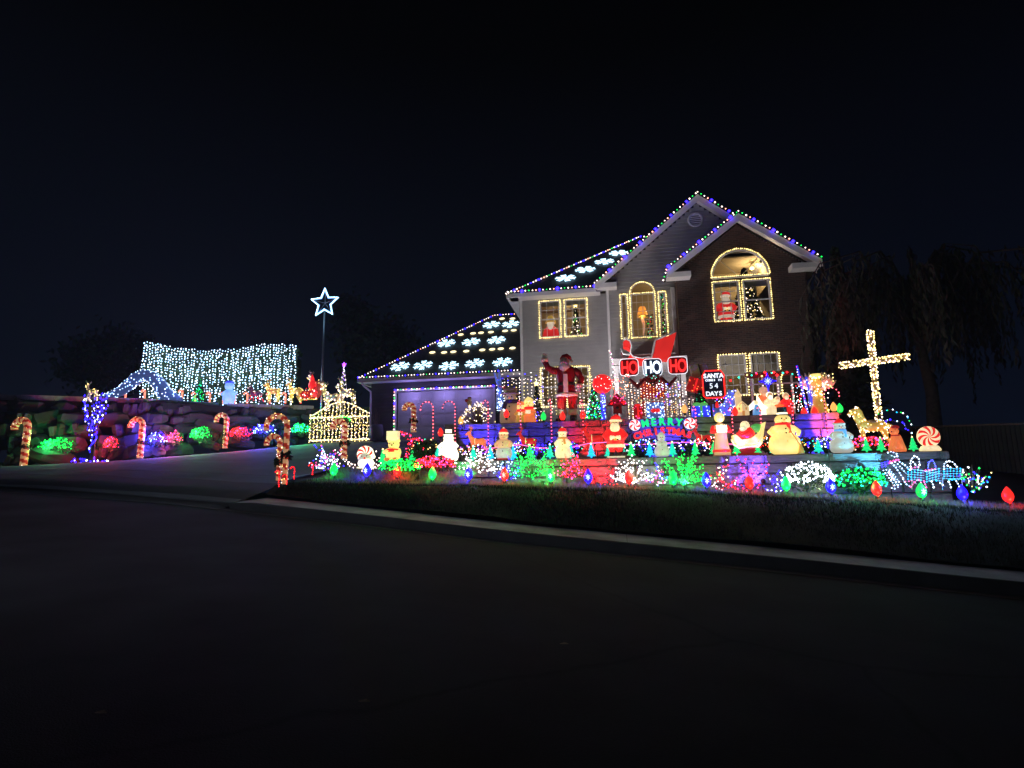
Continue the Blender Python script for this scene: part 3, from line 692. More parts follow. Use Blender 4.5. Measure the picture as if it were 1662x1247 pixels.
put_flake(798, 530, FG, 'white snowflake light near the garage ridge, left of its row'); put_flake(829, 529, FG, 'white snowflake light near the garage ridge, touching the house wall')
for i, (x, y) in enumerate([(918, 455), (950, 441), (981, 428), (1004, 414)]): put_flake(x, y, FM, 'white snowflake light, %s one up the main roof slope' % ords[i])
ob = MB(); ob.ball((0, 0, 0), (.15, .11, .035), 0, 14, 6); OM = ob.mesh('oval_light', 'oval_warm')
for rowi, rw in enumerate([[(702, 574), (721, 574), (736, 573), (757, 572), (783, 570), (799, 569), (813, 568), (832, 567)], [(748, 545), (768, 543), (781, 542), (797, 541), (820, 539), (834, 538)], [(815, 519), (832, 519)]]):
    for i, (x, y) in enumerate(rw):
        o = bpy.data.objects.new('oval_light', OM); col.objects.link(o); mt = Matrix((FG[1], FG[2], FG[3])).transposed().to_4x4(); mt.translation = on_plane(x, y, FG) + FG[3] * .06; o.matrix_world = mt
        tag(o, 'small warm oval light, %s from the left in the %s row of ovals' % (('first', 'second', 'third', 'fourth', 'fifth', 'sixth', 'seventh', 'eighth')[i], ('lowest', 'middle', 'topmost')[rowi]), 'roof light', 'warm oval lights, %s row on the garage roof' % ('lowest', 'middle', 'topmost')[rowi])

# ================================================================ DECORATION BUILDERS
def Hm(npx, p): return npx * (Vector(p) - EYE).dot(Fv) / FPX
def spot_of(px, Y, z, npx=10):
    X = gx(px, Y, z); return Vector((X, Y, z)), Hm(npx, (X, Y, z))
def eyes(t, y, z, dx, r=.016, m='black'):
    for s in (-1, 1): part('eye', m, t, lambda b: b.ball((s * dx, y, z), r, 0, 6, 5))
def snowman(label, px, npx, Y, z, body='p_white', hat='top', hatm='black', band='p_red', scarf='p_red', btn='black', broom=None, wide=1.0, rz=0, arms=True, base=None, lower=None, scarf_tail=True):
    p, h = spot_of(px, Y, z, npx); t = thing('snowman', label, 'snowman', p, rz, 'moulded plastic snowmen', h)
    W_ = wide
    part('body', [body], t, lambda b: b.lathe([(.18 * W_, 0), (.225 * W_, .03), (.26 * W_, .12), (.26 * W_, .24), (.225 * W_, .35), (.17 * W_, .41), (.185 * W_, .46), (.19 * W_, .53), (.16 * W_, .60), (.10, .64)], (0, 0, 0), 18, 0, 1, .8) if not lower else b.lathe([(.15, .30), (.185 * W_, .40), (.19 * W_, .53), (.16 * W_, .60), (.10, .64)], (0, 0, 0), 18, 0, 1, .8))
    if lower: part('lower_body', lower, t, lambda b: b.lathe([(.16 * W_, 0.03), (.215 * W_, .08), (.24 * W_, .17), (.22 * W_, .29), (.185 * W_, .36)], (0, 0, 0), 18, 0, 1, .8))
    if base: part('base', base, t, lambda b: b.lathe([(.2 * W_, 0), (.2 * W_, .045)], (0, 0, 0), 14, 0, 1, .8))
    hd = part('head', body if body != 'p_peach' else 'p_peach', t, lambda b: b.ball((0, 0, .725), (.135 * W_, .125, .125), 0, 14, 10))
    eyes(t, -.115, .755, .045, .018); part('nose', 'p_orange', t, lambda b: b.lathe([(.022, 0), (.002, .11)], (0, -.11, .72), 8, 0, 1, 1, pi / 2))
    part('mouth', 'black', t, lambda b: b.tube([(.055 * sin(a), -.122 + .012 * abs(sin(a)), .688 - .022 * cos(a)) for a in fr_(-1.2, 1.2, 5)], .007, 4))
    if hat == 'top':
        o = part('hat', hatm, t, lambda b: (b.lathe([(.17, .825), (.17, .84)], (0, 0, 0), 16), b.lathe([(.105, .84), (.10, .99), (.11, 1.0), (.001, 1.0)], (0, 0, 0), 16))); part('hat_band', band, o, lambda b: b.lathe([(.111, .845), (.109, .885)], (0, 0, 0), 16))
    else:
        o = part('hat', hatm, t, lambda b: b.lathe([(.14, .80), (.135, .86), (.10, .92), (.05, .96), (.001, .975)], (0, 0, 0), 16)); part('cuff', band, o, lambda b: b.lathe([(.135, .785), (.155, .80), (.155, .83), (.135, .845)], (0, 0, 0), 16))
        part('pompom', band, o, lambda b: b.ball((0 if hat == 'knit' else -.15, 0, .965 if hat == 'knit' else .83), .035, 0, 8, 6))
    if scarf:
        o = part('scarf', scarf, t, lambda b: b.lathe([(.125, .60), (.165, .62), (.165, .655), (.12, .675)], (0, 0, 0), 16, 0, 1, .9))
        if scarf_tail: part('scarf_end', scarf, o, lambda b: b.box((.07, -.165, .53), (.07, .02, .18), ry=-.15))
    for k, zz in enumerate((.53, .44, .26)): part('button', btn, t, lambda b: b.ball((0, -.15 * W_ - (.05 if k == 2 else 0), zz), .018, 0, 6, 5))
    if arms:
        for s in (-1, 1): part('arm', body, t, lambda b: b.tube([(s * .16 * W_, 0, .56), (s * .24 * W_, -.04, .47), (s * .20 * W_, -.12, .40)], [.05, .045, .04], 8))
    if broom:
        o = part('broom', 'p_brown', t, lambda b: b.tube([(.05, -.2, .55), (.25, -.2, .18)], .012, 5)); part('bristles', broom, o, lambda b: b.lathe([(.02, .14), (.055, 0.02), (.065, -.05)], (.26, -.2, .05), 8))
    return t
def santa(label, px, npx, Y, z, coat='p_red', trim='p_cream', face='p_peach', beard='p_cream', group='santa figures', rz=0, base=True, legs=True, name='santa_figure'):
    p, h = spot_of(px, Y, z, npx); t = thing(name, label, 'santa figure', p, rz, group, h)
    if base: part('base', 'p_pale', t, lambda b: b.box((0, 0, .015), (.42, .26, .03)))
    if legs:
        for s in (-1, 1):
            part('boot', 'black', t, lambda b: (b.lathe([(.055, .03), (.06, .09), (.055, .15)], (s * .095, 0, 0), 10), b.ball((s * .105, -.05, .055), (.06, .09, .035), 0, 10, 6)))
            part('trouser_leg', coat, t, lambda b: b.lathe([(.062, .13), (.085, .22), (.09, .32)], (s * .085, 0, 0), 10))
    part('coat', coat, t, lambda b: b.lathe([(.20, .25), (.20, .33), (.225, .42), (.235, .50), (.21, .60), (.16, .67), (.09, .71)], (0, 0, 0), 18, 0, 1, .78) if legs else b.lathe([(.2, 0.02), (.22, .2), (.235, .45), (.21, .60), (.16, .67), (.09, .71)], (0, 0, 0), 18, 0, 1, .78))
    part('coat_hem', trim, t, lambda b: b.lathe([(.19, .24), (.225, .255), (.225, .30), (.20, .315)], (0, 0, 0), 18, 0, 1, .8))
    o = part('belt', 'black', t, lambda b: b.lathe([(.228, .40), (.240, .405), (.240, .44), (.232, .445)], (0, 0, 0), 18, 0, 1, .8)); part('buckle', 'p_gold', o, lambda b: b.box((0, -.195, .422), (.07, .02, .055)))
    part('beard', beard, t, lambda b: b.ball((0, -.11, .70), (.115, .08, .125), 0, 12, 8))
    part('head', face, t, lambda b: b.ball((0, -.03, .80), (.105, .105, .115), 0, 14, 10)); eyes(t, -.125, .825, .036, .012); part('nose', face, t, lambda b: b.ball((0, -.142, .80), .02, 0, 8, 6))
    part('moustache', beard, t, lambda b: [b.ball((s * .035, -.145, .775), (.045, .022, .02), 0, 8, 6, 0, s * .3) for s in (-1, 1)])
    o = part('hat', coat, t, lambda b: b.tube([(0, -.02, .87), (0, 0, .94), (.05, 0, .985), (.11, 0, .96), (.14, 0, .90)], [.112, .085, .055, .035, .02], 12)); part('hat_trim', trim, o, lambda b: b.lathe([(.105, .855), (.128, .865), (.128, .895), (.105, .905)], (0, -.02, 0), 14)); part('pompom', trim, o, lambda b: b.ball((.145, 0, .88), .033, 0, 8, 6))
    for s in (-1, 1):
        a = part('arm', coat, t, lambda b: b.tube([(s * .15, 0, .63), (s * .245, -.05, .52), (s * .20, -.15, .45), (s * .10, -.20, .46)], [.065, .062, .052, .05], 10))
        part('cuff', trim, a, lambda b: b.ball((s * .10, -.205, .46), (.04, .055, .058), 0, 8, 6)); part('mitten', 'p_cream', a, lambda b: b.ball((s * .045, -.22, .47), (.045, .04, .04), 0, 8, 6))
    return t
def quad(b, kind='deer', pose='stand', m=0):
    """four legged animal facing -x, one unit tall"""
    b.tube([(-.28, 0, .55), (-.22, 0, .56), (0, 0, .53), (.18, 0, .55), (.30, 0, .52)], [.07, .125, .115, .13, .07], 10, m)
    b.tube([(-.20, 0, .60), (-.30, 0, .74), (-.33, 0, .86)], [.10, .07, .055], 8, m)
    b.tube([(-.29, 0, .89), (-.36, 0, .87), (-.47, 0, .80)], [.065, .058, .030], 8, m)
    for s in (-1, 1): b.tube([(-.29, s * .03, .91), (-.26, s * .07, .97)], [.022, .006], 5, m)
    b.tube([(.30, 0, .56), (.38, 0, .52), (.40, 0, .38)] if kind == 'horse' else [(.30, 0, .56), (.35, 0, .60)], [.04, .045, .01] if kind == 'horse' else [.03, .012], 6, m)
    L = {'stand': (((-.20, -.20), (-.21, -.21)), ((.22, .27), (.25, .24))), 'run': (((-.24, -.42), (-.24, -.30)), ((.24, .36), (.30, .48))), 'rock': (((-.26, -.46), (-.16, -.24)), ((.24, .34), (.28, .46)))}[pose]
    for (pair, x0) in ((L[0], -.20), (L[1], .21)):
        for s, (kx, fx) in zip((-1, 1), pair):
            b.tube([(x0, s * .07, .50), (kx, s * .08, .28), (fx, s * .08, .02 if pose != 'run' else .12)], [.055, .035, .022], 6, m)
def antlers(b, m=0, r=.012):
    for s in (-1, 1):
        b.tube([(-.29, s * .03, .93), (-.25, s * .12, 1.03), (-.28, s * .17, 1.15)], r, 4, m); b.tube([(-.25, s * .12, 1.03), (-.34, s * .14, 1.09)], r, 4, m); b.tube([(-.27, s * .08, .99), (-.20, s * .12, 1.08)], r, 4, m)
def animal(name, label, cat, px, npx, Y, z, m, lights=None, n=90, r=.018, kind='deer', pose='stand', antl=True, rz=0, group=None, saddle=False):
    p, h = spot_of(px, Y, z, npx); t = thing(name, label, cat, p, rz, group, h); b = MB(); quad(b, kind, pose)
    pts = b.sample(n, .012) if lights else None
    b.build('body', m, t)
    if antl: part('antlers', m, t, lambda b: antlers(b))
    if kind == 'horse':
        part('mane', m, t, lambda b: b.tube([(-.27, 0, .95), (-.22, 0, .86), (-.19, 0, .74), (-.12, 0, .66)], [.03, .05, .05, .03], 6))
        if saddle: part('saddle', 'tan', t, lambda b: b.ball((0, 0, .63), (.13, .12, .05), 0, 10, 6))
    if lights: bulbs(pts, r, lights, t)
    return t
def foliage(b, n, rx, ry, rz_, r=.05, c=(0, 0, 0), top=0, shell=.55):
    for _ in range(n):
        d = Vector((random.gauss(0, 1), random.gauss(0, 1), random.gauss(0, 1))).normalized(); f = ru(shell, 1) * (1 + .12 * sin(d.x * 7 + d.z * 5))
        b.leaf((c[0] + d.x * rx * f, c[1] + d.y * ry * f, c[2] + d.z * rz_ * f), r * ru(.6, 1.3))
def shrub(label, px, wpx, hpx_, Y, z, n=420, m='leaf', r=.045, cat='shrub', dy=None):
    p, w_ = spot_of(px, Y, z, wpx); h = Hm(hpx_, p); t = thing('shrub', label, cat, p); b = MB()
    foliage(b, n, w_ / 2, w_ / 2 * .8, h / 2, r, (0, 0, h / 2)); o = b.build('foliage', m, t)
    part('stem', 'bark', t, lambda b: [b.tube([(0, 0, 0), (ru(-.3, .3) * w_, ru(-.2, .2) * w_, h * .7)], [.02, .006], 4) for _ in range(5)])
    return p, w_, h
def net(label, p, w_, h, mats, n, r=.018, pick=None, group='net lights over low shrubs', name='net_lights', full=False, front=1.0):
    t = thing(name, label, 'net lights', p, group=group); pts = []
    for _ in range(n):
        th = ru(0, pi); ph = math.acos(ru(-.75 if full else -.35, 1)); f = ru(.8, 1.1)
        d = Vector((cos(th) * sin(ph) * w_ / 2 * f, -sin(th) * sin(ph) * w_ / 2 * .82 * f, h / 2 + cos(ph) * h / 2 * f)); pts.append(d)
    b = MB()
    for k in range(6): b.tube([(w_ / 2 * sin(a) * cos(k * .5), -w_ / 2 * .8 * abs(sin(a)) * sin(.2 + k * .5), h / 2 + h / 2 * cos(a)) for a in fr_(-1.8, 1.8, 8)], .004, 3)
    b.build('cable', 'wire', t); bulbs(pts, r, mats, t, pick or (lambda i: random.randrange(len(mats)))); return t
def litshrub(slabel, nlabel, px, wpx, hpx_, Y, z, mats, n, r=.018, pick=None, leaves=420, m='leaf', full=False):
    p, w_, h = shrub(slabel, px, wpx, hpx_, Y, z, leaves, m); return net(nlabel, p, w_, h, mats, n, r, pick, full=full)
def spray(label, px, wpx, hpx_, Y, z, mats, arms=16, step=.09, r=.018, tw='twig', glow=None, cat='lit bush', name='lit_bare_bush'):
    p, w_ = spot_of(px, Y, z, wpx); h = Hm(hpx_, p); t = thing(name, label, cat, p, group='bare bushes strung with lights'); b = MB(); pts = []
    arms = int(arms * 1.15)
    for k in range(arms):
        a = ru(.05, pi - .05); L = ru(.5, 1.08); yy = -ru(-.3, .8) * w_ * .3; q = [(0, 0, 0), (cos(a) * w_ * .2, yy * .4, sin(a) * h * .45), (cos(a) * w_ / 2 * L, yy, sin(a) * h * L * .92 + .04)]
        b.tube(q, [.012, .008, .004], 4); pts += [v_ for v_ in along(q[1:] if k % 3 else q, step, .028) if rnd() > .12]
        if k % 2:
            e_ = Vector(q[1]); f_ = Vector(q[2]) + Vector((ru(-.15, .15), ru(-.1, .1), ru(-.02, .18))); b.tube([e_, f_], [.007, .003], 3); pts += along([e_, f_], step, .03)
    b.build('twigs', tw, t); bulbs(pts, r, mats, t, lambda i: random.randrange(len(mats)))
    if glow: lamp('POINT', (p.x, p.y - .45, p.z + h * .5), glow[0], glow[1], t, rad=.25)
    return t, p, w_, h
def flood(label, loc, target, color, power, lens, size=50, blend=.15, rad=.02, up=0):
    t = thing('floodlight', label, 'floodlight', loc, group='small coloured floodlights'); d = (Vector(target) - Vector(loc)).normalized(); rot = d.to_track_quat('-Z', 'Y')
    hd = part('housing', 'black', t, lambda b: b.lathe([(.05, .02), (.05, .10), (.025, .14), (.001, .14)], (0, 0, 0), 10)); hd.location = (0, 0, .09); hd.rotation_euler = rot.to_euler()
    part('lens', lens, hd, lambda b: b.lathe([(.001, .045), (.046, .045)], (0, 0, 0), 10)); part('spike', 'black', t, lambda b: b.tube([(0, 0, -.05 - up), (0, 0, .09)], .012, 5))
    lamp('SPOT', (loc[0], loc[1], loc[2] + .09), color, power, t, target, size, blend, rad); return t
def cane_pts(h, cr_, s=1, n=10):
    return [(0, 0, 0)] + [(0, 0, z) for z in fr_(0, h - cr_, 14)[1:]] + [(s * (-cr_ + cr_ * cos(a)), 0, h - cr_ + cr_ * sin(a)) for a in fr_(0, pi * 1.08, n)[1:]]
def plastic_cane(label, px, npx, Y, z, s=1, rt=.085, holly=True, m=('p_canered', 'p_canewhite'), group='large plastic candy canes', rz=0, bulbs_on=True):
    p, h = spot_of(px, Y, z, npx); t = thing('candy_cane', label, 'candy cane', p, rz, group); b = MB(); pts = cane_pts(h, h * .17, s, 12); n = 12
    dense = []
    for a, c in zip(pts, pts[1:]): dense += [Vector(a).lerp(Vector(c), k / 2) for k in range(2)]
    dense.append(Vector(pts[-1])); dense = [q for i, q in enumerate(dense) if i == 0 or (q - dense[i - 1]).length > 1e-4]
    b.tube(dense, rt, n, 0); f = 0
    for i in range(len(dense) - 1):
        for q in range(n): b.m[f] = 0 if ((i / 5.0 + q / n) % 1) < .5 else 1; f += 1
    sm = b.sample(30, .004); b.build('stick', list(m), t)
    if bulbs_on: bulbs(sm, .013, ['b_amber', 'b_pearl'], t)
    if holly:
        def fh(b):
            for _ in range(60): a = rnd() * 6.28; b.leaf((cos(a) * rt * ru(1, 1.7), sin(a) * rt * ru(1, 1.7), h * .42 + ru(-.09, .07)), .05)
        o = part('holly', 'dark_leaf', t, fh); 
    return t
def light_cane(label, px, ytop, ybot, Y, s=1, m='b_redpink', r=.019, step=.098, cr_=.16, group='slim candy canes outlined in red bulbs'):
    a = at(px, ybot, Y); c = at(px, ytop, Y); t = thing('light_cane', label, 'candy cane light', a, group=group); pts = cane_pts(c.z - a.z, cr_, s)
    part('rod', 'dark_red', t, lambda b: b.tube(pts, .012, 5)); bulbs(along([Vector(q) + Vector((0, -.02, 0)) for q in pts], step, .004), r, [m], t); return t
def letters(text, size, m, parent, loc, arc=0.0, rad=1.0, adv=1.0, off=.012, ext=.012, name='letter'):
    """raised letters, each a part; arc bends the line into a bow"""
    n = len(text)
    for i, ch in enumerate(text):
        if ch == ' ': continue
        c = bpy.data.curves.new('letter', 'FONT'); c.body = ch; c.size = size; c.extrude = ext; c.offset = off; c.align_x = 'CENTER'; c.resolution_u = 3
        to = bpy.data.objects.new('tmp', c); col.objects.link(to); bpy.context.view_layer.update(); me = bpy.data.meshes.new_from_object(to.evaluated_get(bpy.context.evaluated_depsgraph_get())); bpy.data.objects.remove(to); me.name = 'letter'; me.materials.clear(); me.materials.append(M[m]); o = bpy.data.objects.new(name, me); col.objects.link(o); o.parent = parent
        u = (i - (n - 1) / 2) * adv * size
        if arc:
            a = u / rad; o.location = (loc[0] + rad * sin(a), loc[1], loc[2] + rad * (cos(a) - 1)); o.rotation_euler = (pi / 2, a, 0)
        else: o.location = (loc[0] + u, loc[1], loc[2]); o.rotation_euler = (pi / 2, 0, 0)
def peppermint(b, c, r, ty=.06, n=16):
    """swirled disc: alternating curved wedges"""
    for k in range(n):
        q = len(b.v); rings = 6
        for j in range(rings + 1):
            rr = r * j / rings; tw = .9 * (j / rings) ** 1.2
            for s in (0, 1):
                a = 2 * pi * (k + s) / n + tw; b.v.append((c[0] + rr * cos(a), c[1] - ty * (1 - .5 * (j / rings) ** 3), c[2] + rr * sin(a)))
        for j in range(rings): b.face((q + 2 * j, q + 2 * j + 1, q + 2 * j + 3, q + 2 * j + 2), k % 2, True)
    b.lathe([(r, -ty * .5), (r, ty)], c, 24, 1, rx=-pi / 2); b.lathe([(.001, ty), (r, ty)], c, 24, 1, rx=-pi / 2)

ZL, ZU, YF = 2.05, 3.24, 15.28
# ================================================================ LOWER LEDGE: PLASTIC FIGURES
snowman('glowing white snowman with a white hat and dark tie, brightest of the row', 728, 51, YF, ZL, 'p_lampwhite', 'top', 'p_white', 'black', 'p_white', wide=1.25)
snowman('snowman with a peach chest, pale belly and small red cap', 818, 53, YF, ZL, 'p_peach', 'knit', 'p_red', 'p_cream', None, lower='p_soft', base='p_darkred', wide=1.1)
snowman('slim yellow snowman in a tall red knitted hat and striped scarf', 914, 52, YF, ZL, 'p_cream', 'knit', 'p_red', 'p_pale', 'p_brown', wide=.95, base='p_darkred')
santa('largest plastic Santa of the front row with hands on his belly', 1000, 68, YF, ZL)
snowman('small pale snowman in a white hood under the Christmas greeting', 1075, 41, YF - .05, ZL, 'p_soft', 'hood', 'p_soft', 'p_soft', None, btn='dark_red', wide=1.15, arms=False)
snowman('tall yellow snowman in black top hat and red scarf holding a broom', 1275, 76, YF, ZL, 'p_yellow', 'top', 'black', 'p_white', 'p_red', broom='p_gold', wide=1.25)
snowman('greyish snowman in a red cap and pale blue scarf beside the wire horse', 1367, 57, YF, ZL, 'p_soft', 'hood', 'p_red', 'p_soft', 'p_blue', wide=1.2)
# woman in red robe holding a bright white muff
p, h = spot_of(1172, YF, ZL, 70); t = thing('choir_figure', 'fair haired carol singer in a red robe with a blazing white songbook', 'carol singer figure', p, 0, None, h)
part('robe', ['p_darkred', 'p_peach'], t, lambda b: b.lathe([(.20, 0), (.2, .04), (.165, .25), (.14, .45), (.16, .6), (.15, .68), (.06, .74)], (0, 0, 0), 16, lambda i, q: 1 if (9 <= q <= 14) else 0, 1, .8))
part('hem', 'p_red', t, lambda b: b.lathe([(.21, .07), (.205, .13)], (0, 0, 0), 16, 0, 1, .82)); part('hair', 'p_yellow', t, lambda b: b.ball((0, .03, .88), (.12, .11, .12), 0, 12, 8))
part('head', 'p_cream', t, lambda b: b.ball((0, -.035, .86), (.085, .09, .10), 0, 12, 8)); eyes(t, -.12, .87, .03, .01)
for s in (-1, 1): part('arm', 'p_red', t, lambda b: b.tube([(s * .14, 0, .66), (s * .20, -.06, .55), (s * .08, -.15, .56)], [.06, .055, .045], 8))
part('songbook', 'p_lampwhite', t, lambda b: (b.box((-.055, -.19, .60), (.12, .02, .16), rz=.25), b.box((.055, -.19, .60), (.12, .02, .16), rz=-.25)))
lamp('POINT', (p.x, p.y - .28, p.z + .6 * h), (1, .85, .6), 6, t, rad=.04)
# Santa in his sleigh
p, h = spot_of(1216, YF, ZL, 55); t = thing('santa_sleigh', 'plastic Santa riding a yellow sleigh loaded with a green sack', 'santa sleigh', p, 0, None, h)
part('sleigh_body', ['p_yellow'], t, lambda b: b.prism([(-.42, .42), (-.34, .24), (.25, .20), (.36, .32), (.44, .72), (.50, .95), (.40, .90), (.30, .62), (.05, .48), (-.2, .44), (-.36, .60), (-.44, .58)], -.16, .16))
part('skirt', 'p_darkred', t, lambda b: b.lathe([(.30, 0), (.33, .10), (.30, .22)], (-.03, 0, 0), 14, 0, 1, .5)); part('runner', 'p_cream', t, lambda b: b.tube([(-.5, -.17, .46), (-.44, -.17, .30), (-.3, -.17, .20), (.2, -.17, .26), (.36, -.17, .5)], .028, 6))
part('coat', 'p_red', t, lambda b: b.ball((-.03, 0, .62), (.24, .17, .22), 0, 14, 8)); part('head', 'p_cream', t, lambda b: b.ball((-.06, -.02, .87), (.14, .13, .13), 0, 12, 8)); part('beard', 'p_pale', t, lambda b: b.ball((-.12, -.08, .77), (.11, .09, .11), 0, 10, 8)); part('arm', 'p_red', t, lambda b: b.tube([(0, -.15, .66), (-.18, -.19, .56), (-.34, -.14, .62)], [.07, .06, .05], 8)); part('sack', 'p_green', t, lambda b: b.ball((.27, 0, .78), (.18, .13, .13), 0, 10, 8)); eyes(t, -.14, .90, .04, .012)
# flying reindeer
for lb, px, yb, npx, m_, po in (('orange plastic reindeer leading the team beside the glowing snowman', 776, 738, 44, 'p_orange', 'run'), ('reddish plastic reindeer half hidden by the red capped snowman', 858, 738, 42, 'p_sleighred', 'run'), ('red orange reindeer leaping left of the big plastic Santa', 966, 738, 46, 'p_sleighred', 'run'), ('orange reindeer nearest the sleigh, leaping beside the carol singer', 1144, 737, 40, 'p_sleighred', 'run')):
    a = animal('plastic_reindeer', lb, 'reindeer', px, npx, YF + .4, ZL + .12, m_, pose=po, group='plastic reindeer pulling the sleigh')
    part('post', 'black', a, lambda b: b.tube([(0, 0, -.3), (0, 0, .5)], .015, 5)); part('harness', 'p_cream', a, lambda b: b.tube([(-.10 + .001 * k, .13 * cos(k * .7), .55 + .13 * sin(k * .7)) for k in range(9)], .012, 4, closed=True))
q = [at(x, y, YF + .25) for x, y in ((1205, 722), (1165, 720), (1110, 718), (1060, 721), (1025, 722), (985, 718), (955, 720), (925, 727), (895, 728), (870, 727), (845, 722), (815, 725), (790, 729), (760, 731))]
t = thing('rein_light', 'pink glowing rope light strung as reins along the reindeer', 'rope light', q[0]); part('rope', 'rope_pink', t, lambda b: b.tube([v - q[0] for v in q], .009, 5)); part('sleeve', 'wire', t, lambda b: b.tube([v - q[0] + Vector((0, .02, -.01)) for v in q], .006, 4))
# orange dog, peppermint, left bed figures
p, h = spot_of(1456, YF, ZL, 42); t = thing('plastic_dog', 'orange moulded dog sitting upright on the ledge beside the wire horse', 'dog figure', p, 0, None, h)
part('body', 'p_orange', t, lambda b: (b.lathe([(.30, 0), (.32, .08), (.26, .3), (.19, .55), (.15, .66)], (.02, 0, 0), 14, 0, 1, .7), b.ball((.02, -.18, .06), (.2, .1, .06)), b.lathe([(.08, 0), (.07, .4)], (-.1, -.16, 0), 8), b.lathe([(.08, 0), (.07, .4)], (.1, -.16, 0), 8)))
part('head', 'p_orange', t, lambda b: (b.ball((-.04, -.03, .80), (.17, .17, .17), 0, 12, 8), b.ball((-.14, -.12, .74), (.10, .10, .07), 0, 10, 6))); part('ear', 'p_darkred', t, lambda b: b.ball((-.02, -.12, .94), (.16, .1, .08), 0, 10, 6)); part('collar', 'p_darkred', t, lambda b: b.lathe([(.165, .60), (.165, .65)], (.01, 0, 0), 12, 0, 1, .8)); eyes(t, -.19, .84, .06, .02); part('nose', 'black', t, lambda b: b.ball((-.2, -.2, .76), .03, 0, 6, 5))
p, h = spot_of(1510, YF, ZL, 40); t = thing('peppermint', 'round swirled peppermint candy on a cream foot at the ledge end', 'peppermint', p, 0, None, h)
part('disc', ['p_red', 'p_cream'], t, lambda b: peppermint(b, (0, 0, .58), .42)); part('foot', 'p_cream', t, lambda b: b.lathe([(.40, 0), (.42, .06), (.33, .20), (.26, .22)], (0, 0, 0), 16, 0, 1, .45))
BZ = zlawn(-6.6, 15.6) + .12
p, h = spot_of(593, 14.7, BZ, 36); t = thing('santa_decoration', 'Santa face in a red and white striped cap low in the left bed', 'santa figure', p, 0, 'santa figures', h)
part('face', 'p_santawhite', t, lambda b: b.ball((0, 0, .40), (.36, .16, .36), 0, 14, 10)); part('beard', 'p_lampwhite', t, lambda b: b.ball((.05, -.06, .22), (.40, .16, .24), 0, 14, 8)); part('nose', 'p_red', t, lambda b: b.ball((.03, -.18, .44), .05, 0, 8, 6)); eyes(t, -.15, .54, .12, .03)
o = part('cap', ['p_red', 'p_white'], t, lambda b: peppermint(b, (-.02, .0, .62), .38, .1)); part('pompom', 'p_teal' if False else 'p_white', o, lambda b: b.ball((.40, -.05, .5), .09, 0, 8, 6)); part('base', 'p_white', t, lambda b: b.box((0, 0, .03), (.7, .3, .06)))
p, h = spot_of(638, 15.0, BZ + .18, 48); t = thing('plastic_bear', 'yellow plastic bear holding a cream letter box in the left bed', 'bear figure', p, 0, None, h)
part('body', 'p_yellow', t, lambda b: (b.lathe([(.15, .02), (.24, .1), (.27, .25), (.2, .42), (.12, .47)], (0, 0, 0), 14, 0, 1, .8),)); part('head', 'p_yellow', t, lambda b: b.ball((.02, 0, .55), (.2, .17, .16), 0, 12, 8))
for s in (-1, 1): part('ear', 'p_yellow', t, lambda b: b.ball((.02 + s * .17, 0, .68), .06, 0, 8, 6)); part('arm', 'p_yellow', t, lambda b: b.tube([(s * .2, 0, .38), (s * .28, -.1, .3), (s * .12, -.2, .3)], .06, 8)); part('foot', 'p_orange', t, lambda b: b.ball((s * .15, -.18, .06), (.1, .12, .06), 0, 8, 6))
eyes(t, -.16, .59, .07, .022); part('nose', 'black', t, lambda b: b.ball((.02, -.19, .53), .028, 0, 6, 5)); part('shirt', 'p_red', t, lambda b: b.lathe([(.262, .30), (.215, .40), (.13, .465)], (0, 0, 0), 14, 0, 1.02, .84))
part('letter_box', 'p_cream', t, lambda b: (b.box((-.02, .02, .86), (.38, .25, .30)), b.box((-.02, -.11, .84), (.26, .02, .08), 0)))
# small glowing trees along the ledge: one is built, the others copied
def mini_tree_mesh():
    b = MB()
    for k in range(4): z = .12 + k * .19; b.lathe([(.30 - k * .065, z), (.29 - k * .065, z + .03), (.10 - k * .02, z + .22)], (0, 0, 0), 9)
    b.lathe([(.06, 0), (.06, .12)], (0, 0, 0), 6); return b
mts = {}
for c_ in ('tree_green', 'tree_teal', 'tree_cyan'): mts[c_] = mini_tree_mesh().mesh('foliage', c_)
sb = MB(); sb.bulb((0, 0, .93), .07); stm = sb.mesh('star', 'b_gold')
MT = [(621, 'g', 'left of the bear'), (669, 'g', 'right of the bear'), (710, 't', 'left of the glowing white snowman'), (768, 't', 'right of the glowing white snowman'), (796, 'c', 'left of the red capped peach snowman'), (833, 'c', 'tucked behind the peach snowman'), (860, 'g', 'over the big green light spray'), (893, 't', 'left of the knitted hat snowman'), (927, 't', 'tucked behind the knitted hat snowman'), (960, 'c', 'under the leaping reindeer'), (988, 't', 'half hidden behind the big Santa'), (1025, 'g', 'right of the big Santa'), (1055, 'c', 'left of the small pale snowman'), (1092, 't', 'right of the small pale snowman'), (1129, 'g', 'between greeting and carol singer'), (1159, 'g', 'half hidden behind the carol singer'), (1196, 'g', 'under the front of the plastic sleigh'), (1229, 'g', 'under the back of the plastic sleigh'), (1257, 't', 'left behind the tall yellow snowman'), (1299, 'g', 'right of the tall yellow snowman'), (1329, 't', 'left of the blue light net'), (1407, 'g', 'under the wire horse front legs'), (1431, 'g', 'under the wire horse hind legs'), (1483, 'g', 'between orange dog and peppermint')]
first = None
